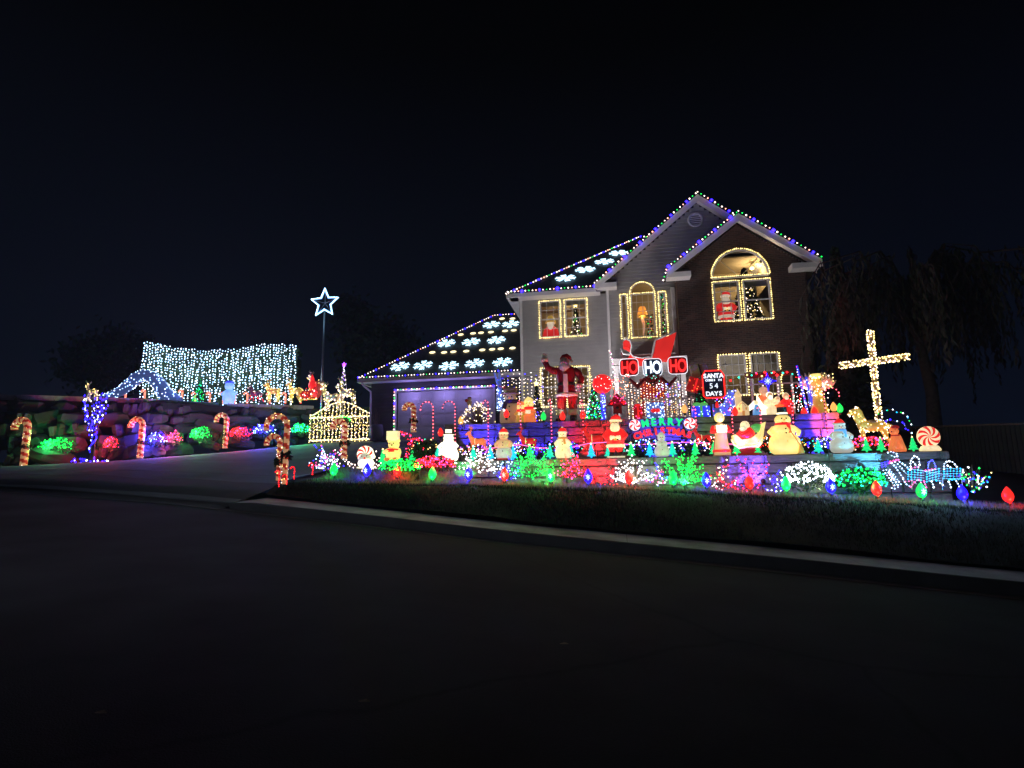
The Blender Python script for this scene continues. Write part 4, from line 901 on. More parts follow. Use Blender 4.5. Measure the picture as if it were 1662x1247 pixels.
for px, c_, wh in MT:
    cm = {'g': 'tree_green', 't': 'tree_teal', 'c': 'tree_cyan'}[c_]; hidden = 'hind' in wh or 'tucked' in wh
    p, h = spot_of(px, YF + (.18 if 'behind' in wh else -.04), ZL if px > 690 else BZ + .12, 25)
    t = thing('mini_tree', 'small glowing %s tree %s' % ({'g': 'green', 't': 'teal', 'c': 'cyan'}[c_], wh), 'mini tree', p, ru(0, 1), 'small glowing trees along the ledge', h)
    if px < 690: pass
    for nm, me in (('foliage', mts[cm]), ('star', stm)): o = bpy.data.objects.new(nm, me); col.objects.link(o); o.parent = t
# ================================================================ BIG BULB STAKES ALONG THE LAWN
C9 = [(542, 762, 'g', 0), (596, 765, 'b', 1), (645, 767, 'r', 0), (702, 771, 'g', 0), (761, 774, 'b', 1), (819, 776, 'r', 1), (894, 779, 'g', 1), (955, 785, 'b', 1), (1021, 784, 'r', 0), (1093, 787, 'g', 0), (1147, 789, 'b', 1), (1217, 790, 'r', 0), (1276, 792, 'g', 0), (1349, 796, 'b', 1), (1423, 799, 'r', 0), (1496, 803, 'g', 1), (1562, 804, 'b', 0), (1637, 814, 'r', 0)]
wheres = ['at the driveway end of the row', 'right of the striped Santa face', 'below the yellow bear', 'left of the glowing snowman', 'below the white light spray', 'below the peach snowman', 'below the green spray', 'left of the red lit stones', 'below the cream light spray', 'below the second green spray', 'right of the second green spray', 'on the violet lit stones', 'left of the white light net', 'below the white light net', 'left of the light dragon', 'under the light dragon belly', 'under the light dragon tail', 'at the far right edge of the row']
cb = MB(); cb.lathe([(.055, 0), (.10, .05), (.125, .13), (.115, .21), (.07, .30), (.02, .37), (.001, .385)], (0, 0, 0), 14)
c9m = {k: cb.mesh('bulb', {'g': 'c9_green', 'b': 'c9_blue', 'r': 'c9_red'}[k]) for k in 'gbr'}
sk = MB(); sk.lathe([(.055, -.09), (.06, 0)], (0, 0, 0), 10); skm = sk.mesh('socket', 'black')
st = MB(); st.tube([(0, 0, -.34), (0, 0, -.08)], .010, 5); stk = st.mesh('stake', 'black')
fk = MB()
for k in range(3): a = k * pi / 3 + pi / 2; fk.tube([(cos(a) * .06, -.128, .15 + sin(a) * .08), (0, -.135, .15), (-cos(a) * .06, -.128, .15 - sin(a) * .08)], .012, 4)
fkm = {k: fk.mesh('snowflake', {'g': 'flake_green', 'b': 'flake_blue', 'r': 'flake_red'}[k]) for k in 'gbr'}
cname = {'g': 'green', 'b': 'blue', 'r': 'red'}; cval = {'g': (.02, 1, .15), 'b': (.03, .02, 1), 'r': (1, .03, .02)}
for (px, py, c_, fl), wh in zip(C9, wheres):
    Y = 14.15 if px < 1400 else 14.0; p = at(px, py, Y); zg = zlawn(p.x, Y); s = .82; p.z = max(p.z - .14, zg + .16)
    t = thing('stake_bulb', 'giant %s bulb on a stake %s' % (cname[c_], wh), 'garden bulb light', p, 0, 'giant coloured bulbs on stakes along the lawn edge', s)
    for nm, me in (('bulb', c9m[c_]), ('socket', skm), ('stake', stk)) + ((('snowflake', fkm[c_]),) if fl else ()):
        o = bpy.data.objects.new(nm, me); col.objects.link(o); o.parent = t
    lamp('POINT', (p.x, p.y - .14, p.z + .02), cval[c_], {'b': 26, 'r': 11, 'g': 6}[c_], t, rad=.05)
# ================================================================ LIT BUSHES OF THE FRONT BED
def zb_(px, Y=14.5): return zlawn(gx(px, Y, 1.4), Y)
spray('blue and white light spray at the driveway corner of the bed', 537, 62, 40, 14.9, BZ - .05, ['b_white', 'b_blue', 'b_ice', 'b_pearl', 'b_pink'], 26, glow=((.4, .4, 1), 14))
spray('white lit twigs reaching round the striped Santa face', 588, 90, 34, 15.0, BZ - .05, ['b_pearl'], 10)
litshrub('low shrub under green lights in front of the bear', 'green net lights in front of the yellow bear', 650, 68, 26, 14.4, zb_(650) + .10, ['b_green'], 210, .020)
litshrub('low shrub under red lights left of the glowing snowman', 'red net lights left of the glowing snowman', 706, 66, 26, 14.6, zb_(706) + .32, ['b_red', 'b_red', 'b_pink'], 190, .020)
spray('white light spray right of the glowing snowman', 778, 76, 42, 14.55, zb_(778) + .35, ['b_white', 'b_pearl'], 24, glow=((1, .95, .9), 14))
spray('large green light spray under the peach snowman', 865, 92, 56, 14.5, zb_(865) + .22, ['b_green'], 30, glow=((.03, 1, .12), 30))
spray('red light spray between green spray and red lit stones', 929, 60, 42, 14.6, zb_(929) + .25, ['b_red', 'b_pink'], 20, glow=((1, .03, .04), 28))
spray('cream white light spray under the big Santa', 1028, 72, 40, 14.5, zb_(1028) + .18, ['b_pearl', 'b_white'], 26, glow=((1, .9, .75), 14))
spray('second large green light spray below the greeting', 1110, 88, 54, 14.5, zb_(1110) + .18, ['b_green'], 30, glow=((.03, 1, .12), 30))
spray('pink and violet lit twigs on the violet lit stones', 1213, 74, 56, 14.6, zb_(1213) + .1, ['b_pink', 'b_red', 'b_purple'], 14, glow=((.6, .1, 1), 10))
litshrub('rounded shrub under dense white lights', 'dense white net lights on a rounded shrub', 1312, 78, 48, 14.6, zb_(1312) + .12, ['b_white'], 210, .022, full=False)
litshrub('rounded shrub under green lights beneath the cyan lit stones', 'green net lights beneath the cyan lit stones', 1398, 74, 46, 14.6, zb_(1398) + .12, ['b_green', 'b_teal', 'b_green'], 170, .022)
litshrub('low shrub with blue lights behind the grey snowman', 'blue net lights left of the grey snowman', 1348, 42, 26, 15.6, ZL, ['b_blue', 'b_blue', 'b_white'], 90, .020)
litshrub('low shrub with red lights under the wire horse', 'red net lights under the wire horse', 1408, 62, 26, 15.6, ZL, ['b_red', 'b_pink'], 90, .020)
for px, wp, c_, lb in ((850, 30, ['b_blue', 'b_white'], 'behind the peach snowman'), (905, 70, ['b_blue', 'b_blue', 'b_teal'], 'behind the knitted hat snowman'), (1045, 60, ['b_blue', 'b_white', 'b_teal'], 'behind the small pale snowman'), (1110, 60, ['b_blue', 'b_blue', 'b_pearl'], 'under the Christmas greeting'), (1310, 46, ['b_blue', 'b_teal', 'b_orange'], 'right of the tall yellow snowman'), (775, 60, ['b_orange', 'b_pearl', 'b_purple'], 'under the leading reindeer'), (1150, 50, ['b_red', 'b_pearl'], 'behind the carol singer'), (1255, 40, ['b_red', 'b_orange', 'b_white'], 'behind the plastic sleigh')):
    litshrub('low dark shrub on the ledge %s' % lb, 'sparse mixed net lights %s' % lb, px, wp * 1.15, ru(26, 34), 15.8, ZL, c_, 84, .016, leaves=420, m='dark_leaf')
spray('small blue light spray between the white and green sprays', 822, 50, 36, 14.7, zb_(822) + .15, ['b_blue', 'b_ice'], 14)
spray('small blue and pink light spray right of the cream spray', 1068, 46, 36, 14.7, zb_(1068) + .1, ['b_blue', 'b_pink', 'b_white'], 12)
spray('small red light spray left of the violet lit stones', 1172, 52, 38, 14.65, zb_(1172) + .1, ['b_red', 'b_pearl'], 12, glow=((1, .05, .05), 8))
spray('small blue light spray between violet stones and white net', 1258, 46, 36, 14.6, zb_(1258) + .1, ['b_blue', 'b_blue', 'b_white'], 12, glow=((.05, .04, 1), 14))
spray('small red light spray left of the second green spray', 988, 48, 36, 14.55, zb_(988) + .05, ['b_red', 'b_red'], 10)
litshrub('dark rounded shrub at the left end of the ledge', 'few yellow lights on the dark rounded shrub', 690, 56, 38, 15.4, 2.0, ['b_gold', 'b_amber', 'b_teal'], 16, .016, leaves=900, m='dark_leaf')
# red lit arch beside the bear
pth = [at(x, y, 15.6) for x, y in ((648, 703), (664, 706), (672, 716), (668, 730), (660, 742), (664, 716), (680, 712), (692, 722), (686, 730), (700, 728), (712, 735))]
t = string('tangle of red light strings right of the yellow bear', pth, .035, .022, ['b_red', 'b_red', 'b_pink'], jit=.05, loc=pth[0])
for px, yy, wp, lb in ((560, 775, 60, 'at the driveway corner'), (640, 782, 80, 'under the red bulb'), (720, 785, 80, 'under the glowing snowman')): 
    p, w_ = spot_of(px, 14.3, zb_(px, 14.3), wp); t = thing('grass_clump', 'dry ornamental grass clump %s of the bed' % lb, 'ornamental grass', p)
    b = MB()
    for _ in range(420):
        a = rnd() * 6.28; L = ru(.15, .42); x0, y0 = ru(-.4, .4) * w_, ru(-.12, .12); d = ru(.1, .3); q = len(b.v); b.v += [(x0 - .006, y0, 0), (x0 + .006, y0, 0), (x0 + cos(a) * d, y0 + sin(a) * d, L)]; b.face((q, q + 1, q + 2))
    b.build('blades', 'dry_grass', t, 'stuff')
for px, Y, z, c_, pw, nm in ((650, 14.1, zb_(650) + .5, (.03, 1, .12), 30, 'green net lights in front of the yellow bear'), (706, 14.15, zb_(706) + .5, (1, .03, .04), 30, 'red net lights left of the glowing snowman'), (1312, 14.0, zb_(1312) + .4, (1, 1, 1), 7, 'dense white net lights on a rounded shrub'), (1398, 14.0, zb_(1398) + .4, (.03, 1, .2), 24, 'green net lights beneath the cyan lit stones')):
    rt_ = [o for o in col.objects if o.get('label') == nm][0]; lamp('POINT', (gx(px, Y, z), Y, z), c_, pw, rt_, rad=.2)
# floodlights washing the walls
def wall_flood(label, px, py, Yw, color, power, lens, dist=.5, size=75, z0=None, blend=.1, dx=0, up=0):
    tg = at(px, py, Yw); zf = (zlawn(tg.x, Yw - dist) if z0 is None else z0) + .04; flood(label, (tg.x + dx, Yw - dist, zf + up), tg, color, power, lens, size, blend, up=up)
RED, GRN, BLU, CYN = (1, .02, .03), (.02, 1, .15), (.05, .03, 1), (.1, .6, 1)
wall_flood('green floodlight on the block wall under the glowing snowman', 756, 757, 15.0, GRN, 60, 'b_green', .5, 66)
wall_flood('green floodlight on the block wall under the knitted hat snowman', 885, 762, 15.0, GRN, 40, 'b_green', .55, 120)
wall_flood('red floodlight on the block wall under the big Santa', 971, 762, 15.0, RED, 190, 'b_red', .6, 70)
wall_flood('green floodlight on the block wall below the greeting', 1106, 760, 15.0, GRN, 60, 'b_green', .6, 110)
wall_flood('violet blue floodlight on the block wall under the plastic sleigh', 1212, 760, 15.0, (.16, .06, 1), 420, 'b_blue', .75, 68, dx=.16, up=.22)
wall_flood('cyan floodlight on the block wall under the wire horse', 1390, 745, 15.0, CYN, 150, 'b_cyan', .70, 72, dx=.38, up=.45)
wall_flood('white floodlight on the block wall below the white shrub', 1312, 760, 15.0, (1, .95, .9), 14, 'b_white', .6, 120, blend=1)
wall_flood('white floodlight on the block wall below the cream spray', 1030, 760, 15.0, (1, .9, .75), 14, 'b_white', .6, 120, blend=1)
wall_flood('blue floodlight on the upper wall behind the leading reindeer', 778, 706, 17.5, BLU, 420, 'b_blue', .8, 62, ZL)
wall_flood('blue floodlight on the upper wall behind the red reindeer', 880, 705, 17.5, BLU, 130, 'b_blue', .9, 110, ZL, .8)
wall_flood('red floodlight on the upper wall beside the big Santa', 962, 700, 17.5, RED, 300, 'b_red', .9, 84, ZL, .4)
wall_flood('blue floodlight on the upper wall under the greeting', 1075, 712, 17.5, BLU, 240, 'b_blue', .8, 100, ZL, .6)
wall_flood('green floodlight on the upper wall behind the carol singer', 1150, 705, 17.5, (.3, .8, .3), 30, 'b_green', .9, 60, ZL, .4)
wall_flood('dim rose floodlight on the upper wall behind the plastic sleigh', 1232, 700, 17.5, (.8, .35, .5), 26, 'b_pink', .9, 110, ZL, .9)
wall_flood('blue floodlight on the upper wall right of the tall snowman', 1322, 712, 17.5, BLU, 260, 'b_blue', .8, 80, ZL, .5)
wall_flood('red floodlight on the upper wall behind the grey snowman', 1346, 692, 17.5, (1, .12, .1), 420, 'b_red', .9, 50, ZL, .4)
# ================================================================ CANE LIGHTS
for px, yt, yb, s, lb, Y in ((703, 652, 728, 1, 'leftmost, in front of the garage door', 15.9), (739, 651, 728, 1, 'second, left of the twiggy light ball', 16.2), (793, 650, 731, .6, 'third, in front of the blue lit stones', 16.4), (846, 650, 734, .4, 'in front of the carol pair', 16.4), (896, 648, 728, .4, 'left of the giant Santa boots', 16.4), (948, 650, 730, .4, 'right of the giant Santa boots', 16.4), (1132, 660, 724, .4, 'in front of the blue gift box', 16.4), (1191, 662, 722, .4, 'in front of the church', 16.4), (1238, 660, 722, .4, 'behind the sack of the plastic sleigh', 16.4), (1290, 655, 716, .4, 'right of the tall yellow snowman', 16.4)):
    t = light_cane('slim red bulb candy cane %s' % lb, px, yt, yb, Y, s, cr_=.17 * abs(s) + .02)
light_cane('slim red bulb candy cane hooked right beside the golden angel', 1343, 630, 705, 16.6, -1, cr_=.19)
# greeting sign
p = at(1075, 696, 16.2); t = thing('greeting_sign', 'MERRY CHRISTMAS sign with green and red glowing letters between peppermints', 'sign', p)
letters('MERRY', .27, 'sign_green', t, (0, 0, .10), 1, 3.0, .80, .010, .02); letters('CHRISTMAS', .24, 'sign_red', t, (0, -.02, -.14), 1, 1.9, .70, .010, .02)
for s in (-1, 1): part('peppermint', ['sign_red', 'sign_white'], t, lambda b: peppermint(b, (s * .72, 0, .14 - (.02 if s > 0 else .02)), .15, .04, 10))
part('frame', 'wire', t, lambda b: [b.tube([(1.9 * sin(a) * 1.0, .04, z + 1.9 * (cos(a) - 1)) for a in fr_(-.45, .45, 10)], .010, 4) for z in (-.2, .02)] + [b.tube([(s * .6, .05, -.85), (s * .6, .05, .1)], .012, 4) for s in (-1, 1)])

# ================================================================ UPPER TERRACE
YU = 18.0
# --- giant waving Santa
p, h = spot_of(921, 18.1, ZU, 108); t = thing('giant_santa', 'man sized Santa statue in dark red coat waving one raised hand', 'santa statue', p, 0, None, h)
for s, x in ((-1, -.075), (1, .085)):
    part('boot', 'black', t, lambda b: (b.lathe([(.05, .02), (.055, .06), (.05, .13)], (x * 1.1, 0, 0), 12), b.ball((x * 1.15, -.05, .035), (.05, .095, .035), 0, 12, 6)))
    part('trouser_leg', 'trouser_red', t, lambda b: b.lathe([(.05, .17), (.065, .22), (.075, .32), (.078, .42)], (x * 1.05, 0, 0), 14)); part('fur_cuff', 'fur', t, lambda b: b.lathe([(.05, .105), (.078, .115), (.08, .185), (.055, .20)], (x * 1.08, 0, 0), 14))
part('coat', 'coat_red', t, lambda b: b.lathe([(.15, .40), (.155, .44), (.135, .53), (.125, .60), (.14, .68), (.155, .76), (.15, .81), (.10, .855), (.05, .88)], (0, 0, 0), 22, 0, 1, .72))
part('coat_hem', 'fur', t, lambda b: b.lathe([(.13, .385), (.172, .39), (.175, .435), (.14, .45)], (0, 0, 0), 22, 0, 1, .75)); part('coat_front', 'fur', t, lambda b: b.prism([(-.035, .44), (.035, .44), (.03, .72), (-.03, .72)], -.128, -.10))
o = part('belt', 'black', t, lambda b: b.lathe([(.132, .555), (.137, .56), (.137, .595), (.131, .60)], (0, 0, 0), 22, 0, 1, .76)); part('buckle', 'p_gold', o, lambda b: (b.box((-.03, -.112, .577), (.012, .02, .05)), b.box((.03, -.112, .577), (.012, .02, .05)), b.box((0, -.112, .60), (.07, .02, .012)), b.box((0, -.112, .555), (.07, .02, .012))))
part('head', 'skin', t, lambda b: b.ball((-.015, -.03, .925), (.068, .07, .075), 0, 16, 12)); part('nose', 'skin', t, lambda b: b.ball((-.02, -.104, .92), (.014, .016, .014), 0, 8, 6))
for s in (-1, 1): part('eye', 'black', t, lambda b: b.ball((-.018 + s * .024, -.093, .94), (.008, .006, .006), 0, 6, 5)); part('ear', 'skin', t, lambda b: b.ball((-.015 + s * .067, -.02, .925), (.01, .018, .02), 0, 8, 6))
def bd(b):
    b.ball((-.015, -.075, .835), (.085, .05, .075), 0, 14, 10); b.ball((-.015, -.07, .80), (.06, .05, .06), 0, 12, 8)
    for s in (-1, 1): b.ball((-.018 + s * .028, -.105, .895), (.032, .018, .013), 0, 8, 6, 0, s * .35)
part('beard', 'beard', t, bd)
o = part('hat', 'coat_red', t, lambda b: b.tube([(-.015, -.02, .965), (-.012, 0, 1.0), (.02, .01, 1.02), (.06, .02, 1.0), (.085, .02, .95)], [.072, .055, .04, .028, .015], 14)); part('pompom', 'fur', o, lambda b: b.ball((.088, .02, .935), .022, 0, 8, 6))
def hand(b, w_, up, side):
    w_ = Vector(w_); b.ball(tuple(w_ + Vector((0, 0, .022 * up))), (.028, .014, .032), 0, 10, 6)
    for k, (dx, L) in enumerate(((-.021, .036), (-.007, .044), (.008, .042), (.021, .032))): b.tube([w_ + Vector((dx, 0, .04 * up)), w_ + Vector((dx * 1.35, -.004, (.04 + L * .6) * up)), w_ + Vector((dx * 1.5, -.012, (.04 + L) * up))], [.0085, .008, .006], 6)
    b.tube([w_ + Vector((side * .02, 0, .015 * up)), w_ + Vector((side * .045, -.005, .035 * up)), w_ + Vector((side * .052, -.008, .052 * up))], [.011, .009, .007], 6)
a = part('arm', 'coat_red', t, lambda b: b.tube([(-.12, 0, .79), (-.20, -.01, .80), (-.275, -.02, .85), (-.315, -.03, .94)], [.062, .056, .048, .044], 12)); part('cuff', 'fur', a, lambda b: b.lathe([(.045, -.02), (.058, -.018), (.058, .035), (.045, .037)], (-.322, -.03, .955), 12)); part('hand', 'beard', a, lambda b: hand(b, (-.328, -.03, .99), 1, 1))
a = part('arm', 'coat_red', t, lambda b: b.tube([(.12, 0, .79), (.19, 0, .74), (.235, -.02, .65), (.20, -.07, .55)], [.062, .057, .05, .043], 12)); part('cuff', 'fur', a, lambda b: b.lathe([(.04, -.02), (.056, -.018), (.056, .03), (.04, .032)], (.195, -.075, .535), 12)); part('hand', 'beard', a, lambda b: hand(b, (.19, -.08, .515), -1, -1))
# --- big snowman, carol pair, twig ball, angel
p, h = spot_of(829, 18.3, ZU, 60); t = thing('snowman', 'tan painted snowman with flat tan hat and dark purple scarf at the terrace edge', 'snowman', p, 0, None, h)
part('body', 'snow_tan', t, lambda b: b.lathe([(.25, 0), (.30, .1), (.30, .3), (.24, .5), (.16, .6)], (0, 0, 0), 16, 0, 1, .6)); part('head', 'snow_tan', t, lambda b: b.ball((0, 0, .72), (.17, .14, .15), 0, 12, 8)); part('scarf', 'purple_cloth', t, lambda b: (b.lathe([(.16, .57), (.2, .6), (.2, .66), (.15, .69)], (0, 0, 0), 14, 0, 1, .8), b.box((-.12, -.17, .52), (.1, .03, .22), ry=.3)))
part('hat', 'tan', t, lambda b: (b.lathe([(.26, .83), (.26, .85)], (0, 0, 0), 14), b.lathe([(.19, .85), (.2, 1.0), (.001, 1.0)], (0, 0, 0), 14))); eyes(t, -.13, .75, .06, .02); part('nose', 'p_orange', t, lambda b: b.lathe([(.025, 0), (.002, .13)], (0, -.12, .71), 8, 0, 1, 1, pi / 2))
for zz in (.48, .34, .2): part('button', 'black', t, lambda b: b.ball((0, -.19, zz), .022, 0, 6, 5))
for lb, px, coat, hat_, npx in (('yellow faced plastic caroler in a golden coat beside the tan snowman', 846, 'p_gold', 'p_orange', 36), ('taller plastic caroler in red scarf and yellow cap', 859, 'p_orange', 'p_yellow', 42)):
    p, h = spot_of(px, 17.95, ZU, npx); t = thing('caroler', lb, 'caroler figure', p, 0, None, h)
    part('coat', coat, t, lambda b: b.lathe([(.26, 0), (.28, .1), (.2, .4), (.16, .58)], (0, 0, 0), 14, 0, 1, .75)); part('head', 'p_yellow', t, lambda b: b.ball((0, 0, .74), (.19, .16, .17), 0, 12, 8)); part('cap', hat_, t, lambda b: b.lathe([(.20, .82), (.17, .92), (.08, 1.0), (.001, 1.0)], (0, 0, 0), 12)); part('scarf', 'p_red', t, lambda b: b.lathe([(.17, .54), (.2, .57), (.2, .62), (.16, .64)], (0, 0, 0), 12)); eyes(t, -.15, .77, .06, .022); part('songbook', 'p_cream', t, lambda b: b.box((0, -.25, .42), (.2, .03, .14), rx=-.4)); part('mouth', 'p_darkred', t, lambda b: b.ball((0, -.16, .67), .025, 0, 6, 5))
    for s in (-1, 1): part('arm', coat, t, lambda b: b.tube([(s * .17, 0, .52), (s * .25, -.12, .42), (s * .08, -.24, .40)], .055, 7))
p, w_ = spot_of(776, 17.95, ZU, 58); h = Hm(36, p); t = thing('twig_ball', 'brown twiggy dome bush dotted with warm white lights', 'lit bush', p); b = MB()
for k in range(150):
    a, c_ = ru(0, 6.28), ru(.1, 1.45); d = Vector((cos(a) * sin(c_) * w_ / 2, sin(a) * sin(c_) * w_ / 2, cos(c_) * h)); b.tube([(0, 0, 0), d * .6 + Vector((ru(-.05, .05), ru(-.05, .05), .03)), d * ru(.85, 1.05)], [.008, .006, .003], 3)
b.build('twigs', 'twig', t, 'stuff'); bulbs([Vector((cos(a) * sin(c_) * w_ / 2, -abs(sin(a)) * sin(c_) * w_ / 2, cos(c_) * h)) * ru(.8, 1.05) for a, c_ in [(ru(0, 6.28), ru(.1, 1.5)) for _ in range(95)]], .017, ['b_pearl', 'b_gold'], t)
p, h = spot_of(762, 18.1, ZU + Hm(33, p), 15); t = thing('teddy_bear', 'small brown bear in a dark red cap perched on the twiggy dome bush', 'teddy bear', p, 0, None, h)
part('body', 'tan', t, lambda b: b.ball((0, 0, .3), (.3, .25, .3), 0, 10, 6)); part('head', 'tan', t, lambda b: b.ball((.05, -.05, .68), (.2, .2, .18), 0, 10, 6)); part('cap', 'dark_red', t, lambda b: b.ball((0, 0, .82), (.24, .2, .14), 0, 10, 6)); eyes(t, -.23, .7, .08, .03)
part('cap', 'red_paint', t, lambda b: b.ball((-.3, 0, .55), (.22, .15, .2), 0, 10, 6))
pa = at(806, 600, 18.2); pb = at(812, 668, 18.2); t = thing('tinsel_angel', 'tall pale blue tinsel angel blowing a horn, lit by white bulbs', 'angel light', (pb.x, pb.y, pb.z)); q_ = pa - pb; hh = q_.z
part('robe', 'netblue', t, lambda b: b.lathe([(.05, .02), (.12, .1 * hh), (.11, .35 * hh), (.07, .6 * hh), (.05, .7 * hh)], (-.02, 0, 0), 10, 0, 1, .6)); part('head', 'netblue', t, lambda b: b.ball((-.06, 0, .76 * hh), .06, 0, 10, 6)); part('horn', 'p_darkred', t, lambda b: b.lathe([(.012, 0), (.02, .16), (.06, .22)], (-.04, -.05, .6 * hh), 8, ry=1.9))
for s in (-1, 1): part('wing', 'netblue', t, lambda b: b.prism([(-.05, .55 * hh), (-.05 + s * .10, .72 * hh), (-.12 + s * .09, 1.0 * hh), (-.08 + s * .02, .8 * hh)], .02, .05))
bulbs([Vector((ru(-.12, .16), -.08, ru(0, .55) ** 1.3 * hh * 1.3)) for _ in range(46)], .015, ['b_ice', 'b_white', 'b_pearl'], t)
# --- string curtains along the porch rail
def curtain(label, pa, pb, drop_, mats, gap=.11, step=.09, r=.017, cat='icicle lights', fn=None, name='icicle_lights', sway=.012, group=None):
    pa, pb = Vector(pa), Vector(pb); t = thing(name, label, cat, pa, group=group); b = MB(); pts = []; L = (pb - pa).length; k = int(L / gap)
    b.tube([(0, 0, 0), pb - pa], .006, 3)
    for i in range(k + 1):
        q = (pb - pa) * (i / k); top = 0 if fn is None else fn(i / k); d = drop_ if not isinstance(drop_, tuple) else ru(*drop_)
        e_ = q + Vector((ru(-sway, sway), ru(-.03, .03), -d)); q2 = q + Vector((0, 0, top)); b.tube([q2, e_], .003, 3); pts += along([q2 - Vector((0, 0, ru(0, step))), e_], step * ru(.92, 1.08), sway)
    b.build('cable', 'wire', t); bulbs(pts, r, mats, t, lambda i: random.randrange(len(mats))); return t
def C(px0, px1, py, Y): return at(px0, py, Y), at(px1, py + (px1 - px0) * -.03, Y)
a, c_ = C(812, 960, 613, 19.2); curtain('warm white icicle strings along the left porch rail behind the giant Santa', a, c_, (1.0, 1.45), ['b_pearl', 'b_pearl', 'b_gold'], .13, .115, .017)
a, c_ = C(806, 880, 605, 20.5); curtain('mixed blue and warm strings hanging behind the tan snowman', a, c_, (.4, 1.2), ['b_pearl', 'b_white', 'b_blue'], .2, .16, .018)
a, c_ = C(1014, 1112, 622, 19.4); curtain('dense warm pink icicle strings on the porch front under the letters', a, c_, (.9, 1.3), ['b_pearl', 'b_orange', 'b_pearl'], .10, .085, .017)
a, c_ = C(1020, 1125, 650, 18.6); curtain('vertical gold bulb strings on the porch pickets', a, c_, .60, ['b_gold', 'b_pearl'], .13, .07, .015)
# picket rail behind the strings
rl = thing('porch_rail', 'white picket rail across the porch front between the strings', 'railing', at(1060, 672, 18.8)); L0 = rl.location.copy()
for i in range(22): 
    o = part('picket', 'trim', rl, lambda b: b.box((0, 0, .38), (.05, .03, .76))); o.location = (-1.6 + i * .155, 0, 3.25 - L0.z)
for zz in (.14, .68): part('rail', 'trim', rl, lambda b: b.box((.02, .03, 3.25 - L0.z + zz), (3.4, .03, .06)))
# ball topiary on a pole
p, h = spot_of(980, 18.0, ZU, 77); t = thing('light_ball_topiary', 'red glowing light ball on a pole wrapped in blue white bulbs', 'light ball', p); rr_ = Hm(16, p)
part('pole', 'blueglow', t, lambda b: b.tube([(0, 0, 0), (0, 0, h - rr_ * 1.6)], .055, 8)); part('ball', 'p_red', t, lambda b: b.ball((0, 0, h - rr_), rr_, 0, 18, 12))
bulbs([Vector((cos(a), sin(a), c_)).normalized() * rr_ * 1.03 + Vector((0, 0, h - rr_)) for a, c_ in [(ru(pi, 2 * pi), ru(-.8, .8)) for _ in range(34)]], .013, ['b_pearl', 'b_red'], t); bulbs([Vector((ru(-.07, .07), -.06, ru(.03, h - 2 * rr_))) for _ in range(46)], .014, ['b_ice', 'b_blue'], t)
# lit evergreens
def ctree(label, px, wpx, npx, Y, z, mats, n, m='leaf', star=None, r=.018, cat='christmas tree', nleaf=900, name='lit_tree', glow=None):
    p, h = spot_of(px, Y, z, npx); w_ = Hm(wpx, p); t = thing(name, label, cat, p); b = MB()
    for _ in range(nleaf): 
        u = rnd() ** .8; a = rnd() * 6.28; R = w_ / 2 * (1 - u) * ru(.75, 1.08) + .02; b.leaf((cos(a) * R, sin(a) * R, .08 * h + u * h * .88), w_ * .06, 0, 1.6)
    b.build('crown', m, t); part('trunk', 'bark', t, lambda b: b.tube([(0, 0, 0), (0, 0, h * .9)], [.035, .006], 6))
    bulbs([Vector((cos(a) * w_ / 2 * (1 - u) * 1.06, -abs(sin(a)) * w_ / 2 * (1 - u) * 1.06, .08 * h + u * h * .88)) for a, u in [(ru(0, 6.28), rnd() ** 1.3) for _ in range(n)]], r, mats, t, lambda i: random.randrange(len(mats)))
    if star: part('star', star, t, lambda b: starp(b, (0, 0, h * 1.02), h * .075))
    return t
def starp(b, c, R, th=.02, m=0, inner=.42, n=5):
    pts = [(c[0] + (R if k % 2 == 0 else R * inner) * sin(k * pi / n), c[2] + (R if k % 2 == 0 else R * inner) * cos(k * pi / n)) for k in range(2 * n)]
    b.prism(pts, c[1] - th, c[1] + th, m)
ctree('green lit tree with blue and teal baubles left of the red light ball', 965, 28, 64, 18.2, ZU, ['b_green', 'b_teal', 'b_cyan', 'b_white', 'b_green'], 150, r=.019)
ctree('dark narrow tree topped by a gold star beside the giant Santa', 872, 20, 66, 18.5, ZU, ['b_blue', 'b_gold', 'b_pearl'], 34, 'dark_leaf', 'b_gold')
ctree('small green tree topped with lights behind the blue gift box', 1138, 26, 34, 18.3, ZU + .25, ['b_green', 'b_teal'], 30, r=.016)
# porch doorway items
p, h = spot_of(1003, 18.0, ZU, 40); t = thing('bird_house', 'dark red bird house shaped box with a lit pitched roof', 'bird house', p, 0, None)
part('post', 'red_paint', t, lambda b: b.box((0, 0, .12), (.06, .06, .25))); part('box', 'red_paint', t, lambda b: b.box((0, 0, .36), (.26, .24, .28))); part('roof', 'dark_red', t, lambda b: (b.prism([(-.30, .46), (0, .82), (.30, .46)], -.2, .15))); part('hole', 'black', t, lambda b: b.ball((0, -.12, .38), (.05, .012, .05), 0, 10, 5)); bulbs([Vector((ru(-.25, .25), -.21, ru(.47, .75))) for _ in range(26)], .014, ['b_red', 'b_pink'], t)
p, h = spot_of(1064, 18.1, ZU, 34); t = thing('gift_box', 'pale blue light box with a red bow on the porch edge', 'gift box', p)
part('box', 'netblue', t, lambda b: b.box((0, 0, .26), (.52, .3, .5))); part('bow', 'p_red', t, lambda b: (b.ball((-.05, -.17, .26), (.09, .05, .06)), b.ball((.07, -.17, .26), (.07, .05, .06)))); bulbs([Vector((ru(-.26, .26), -.165, ru(.02, .5))) for _ in range(44)], .014, ['b_ice', 'b_white'], t)
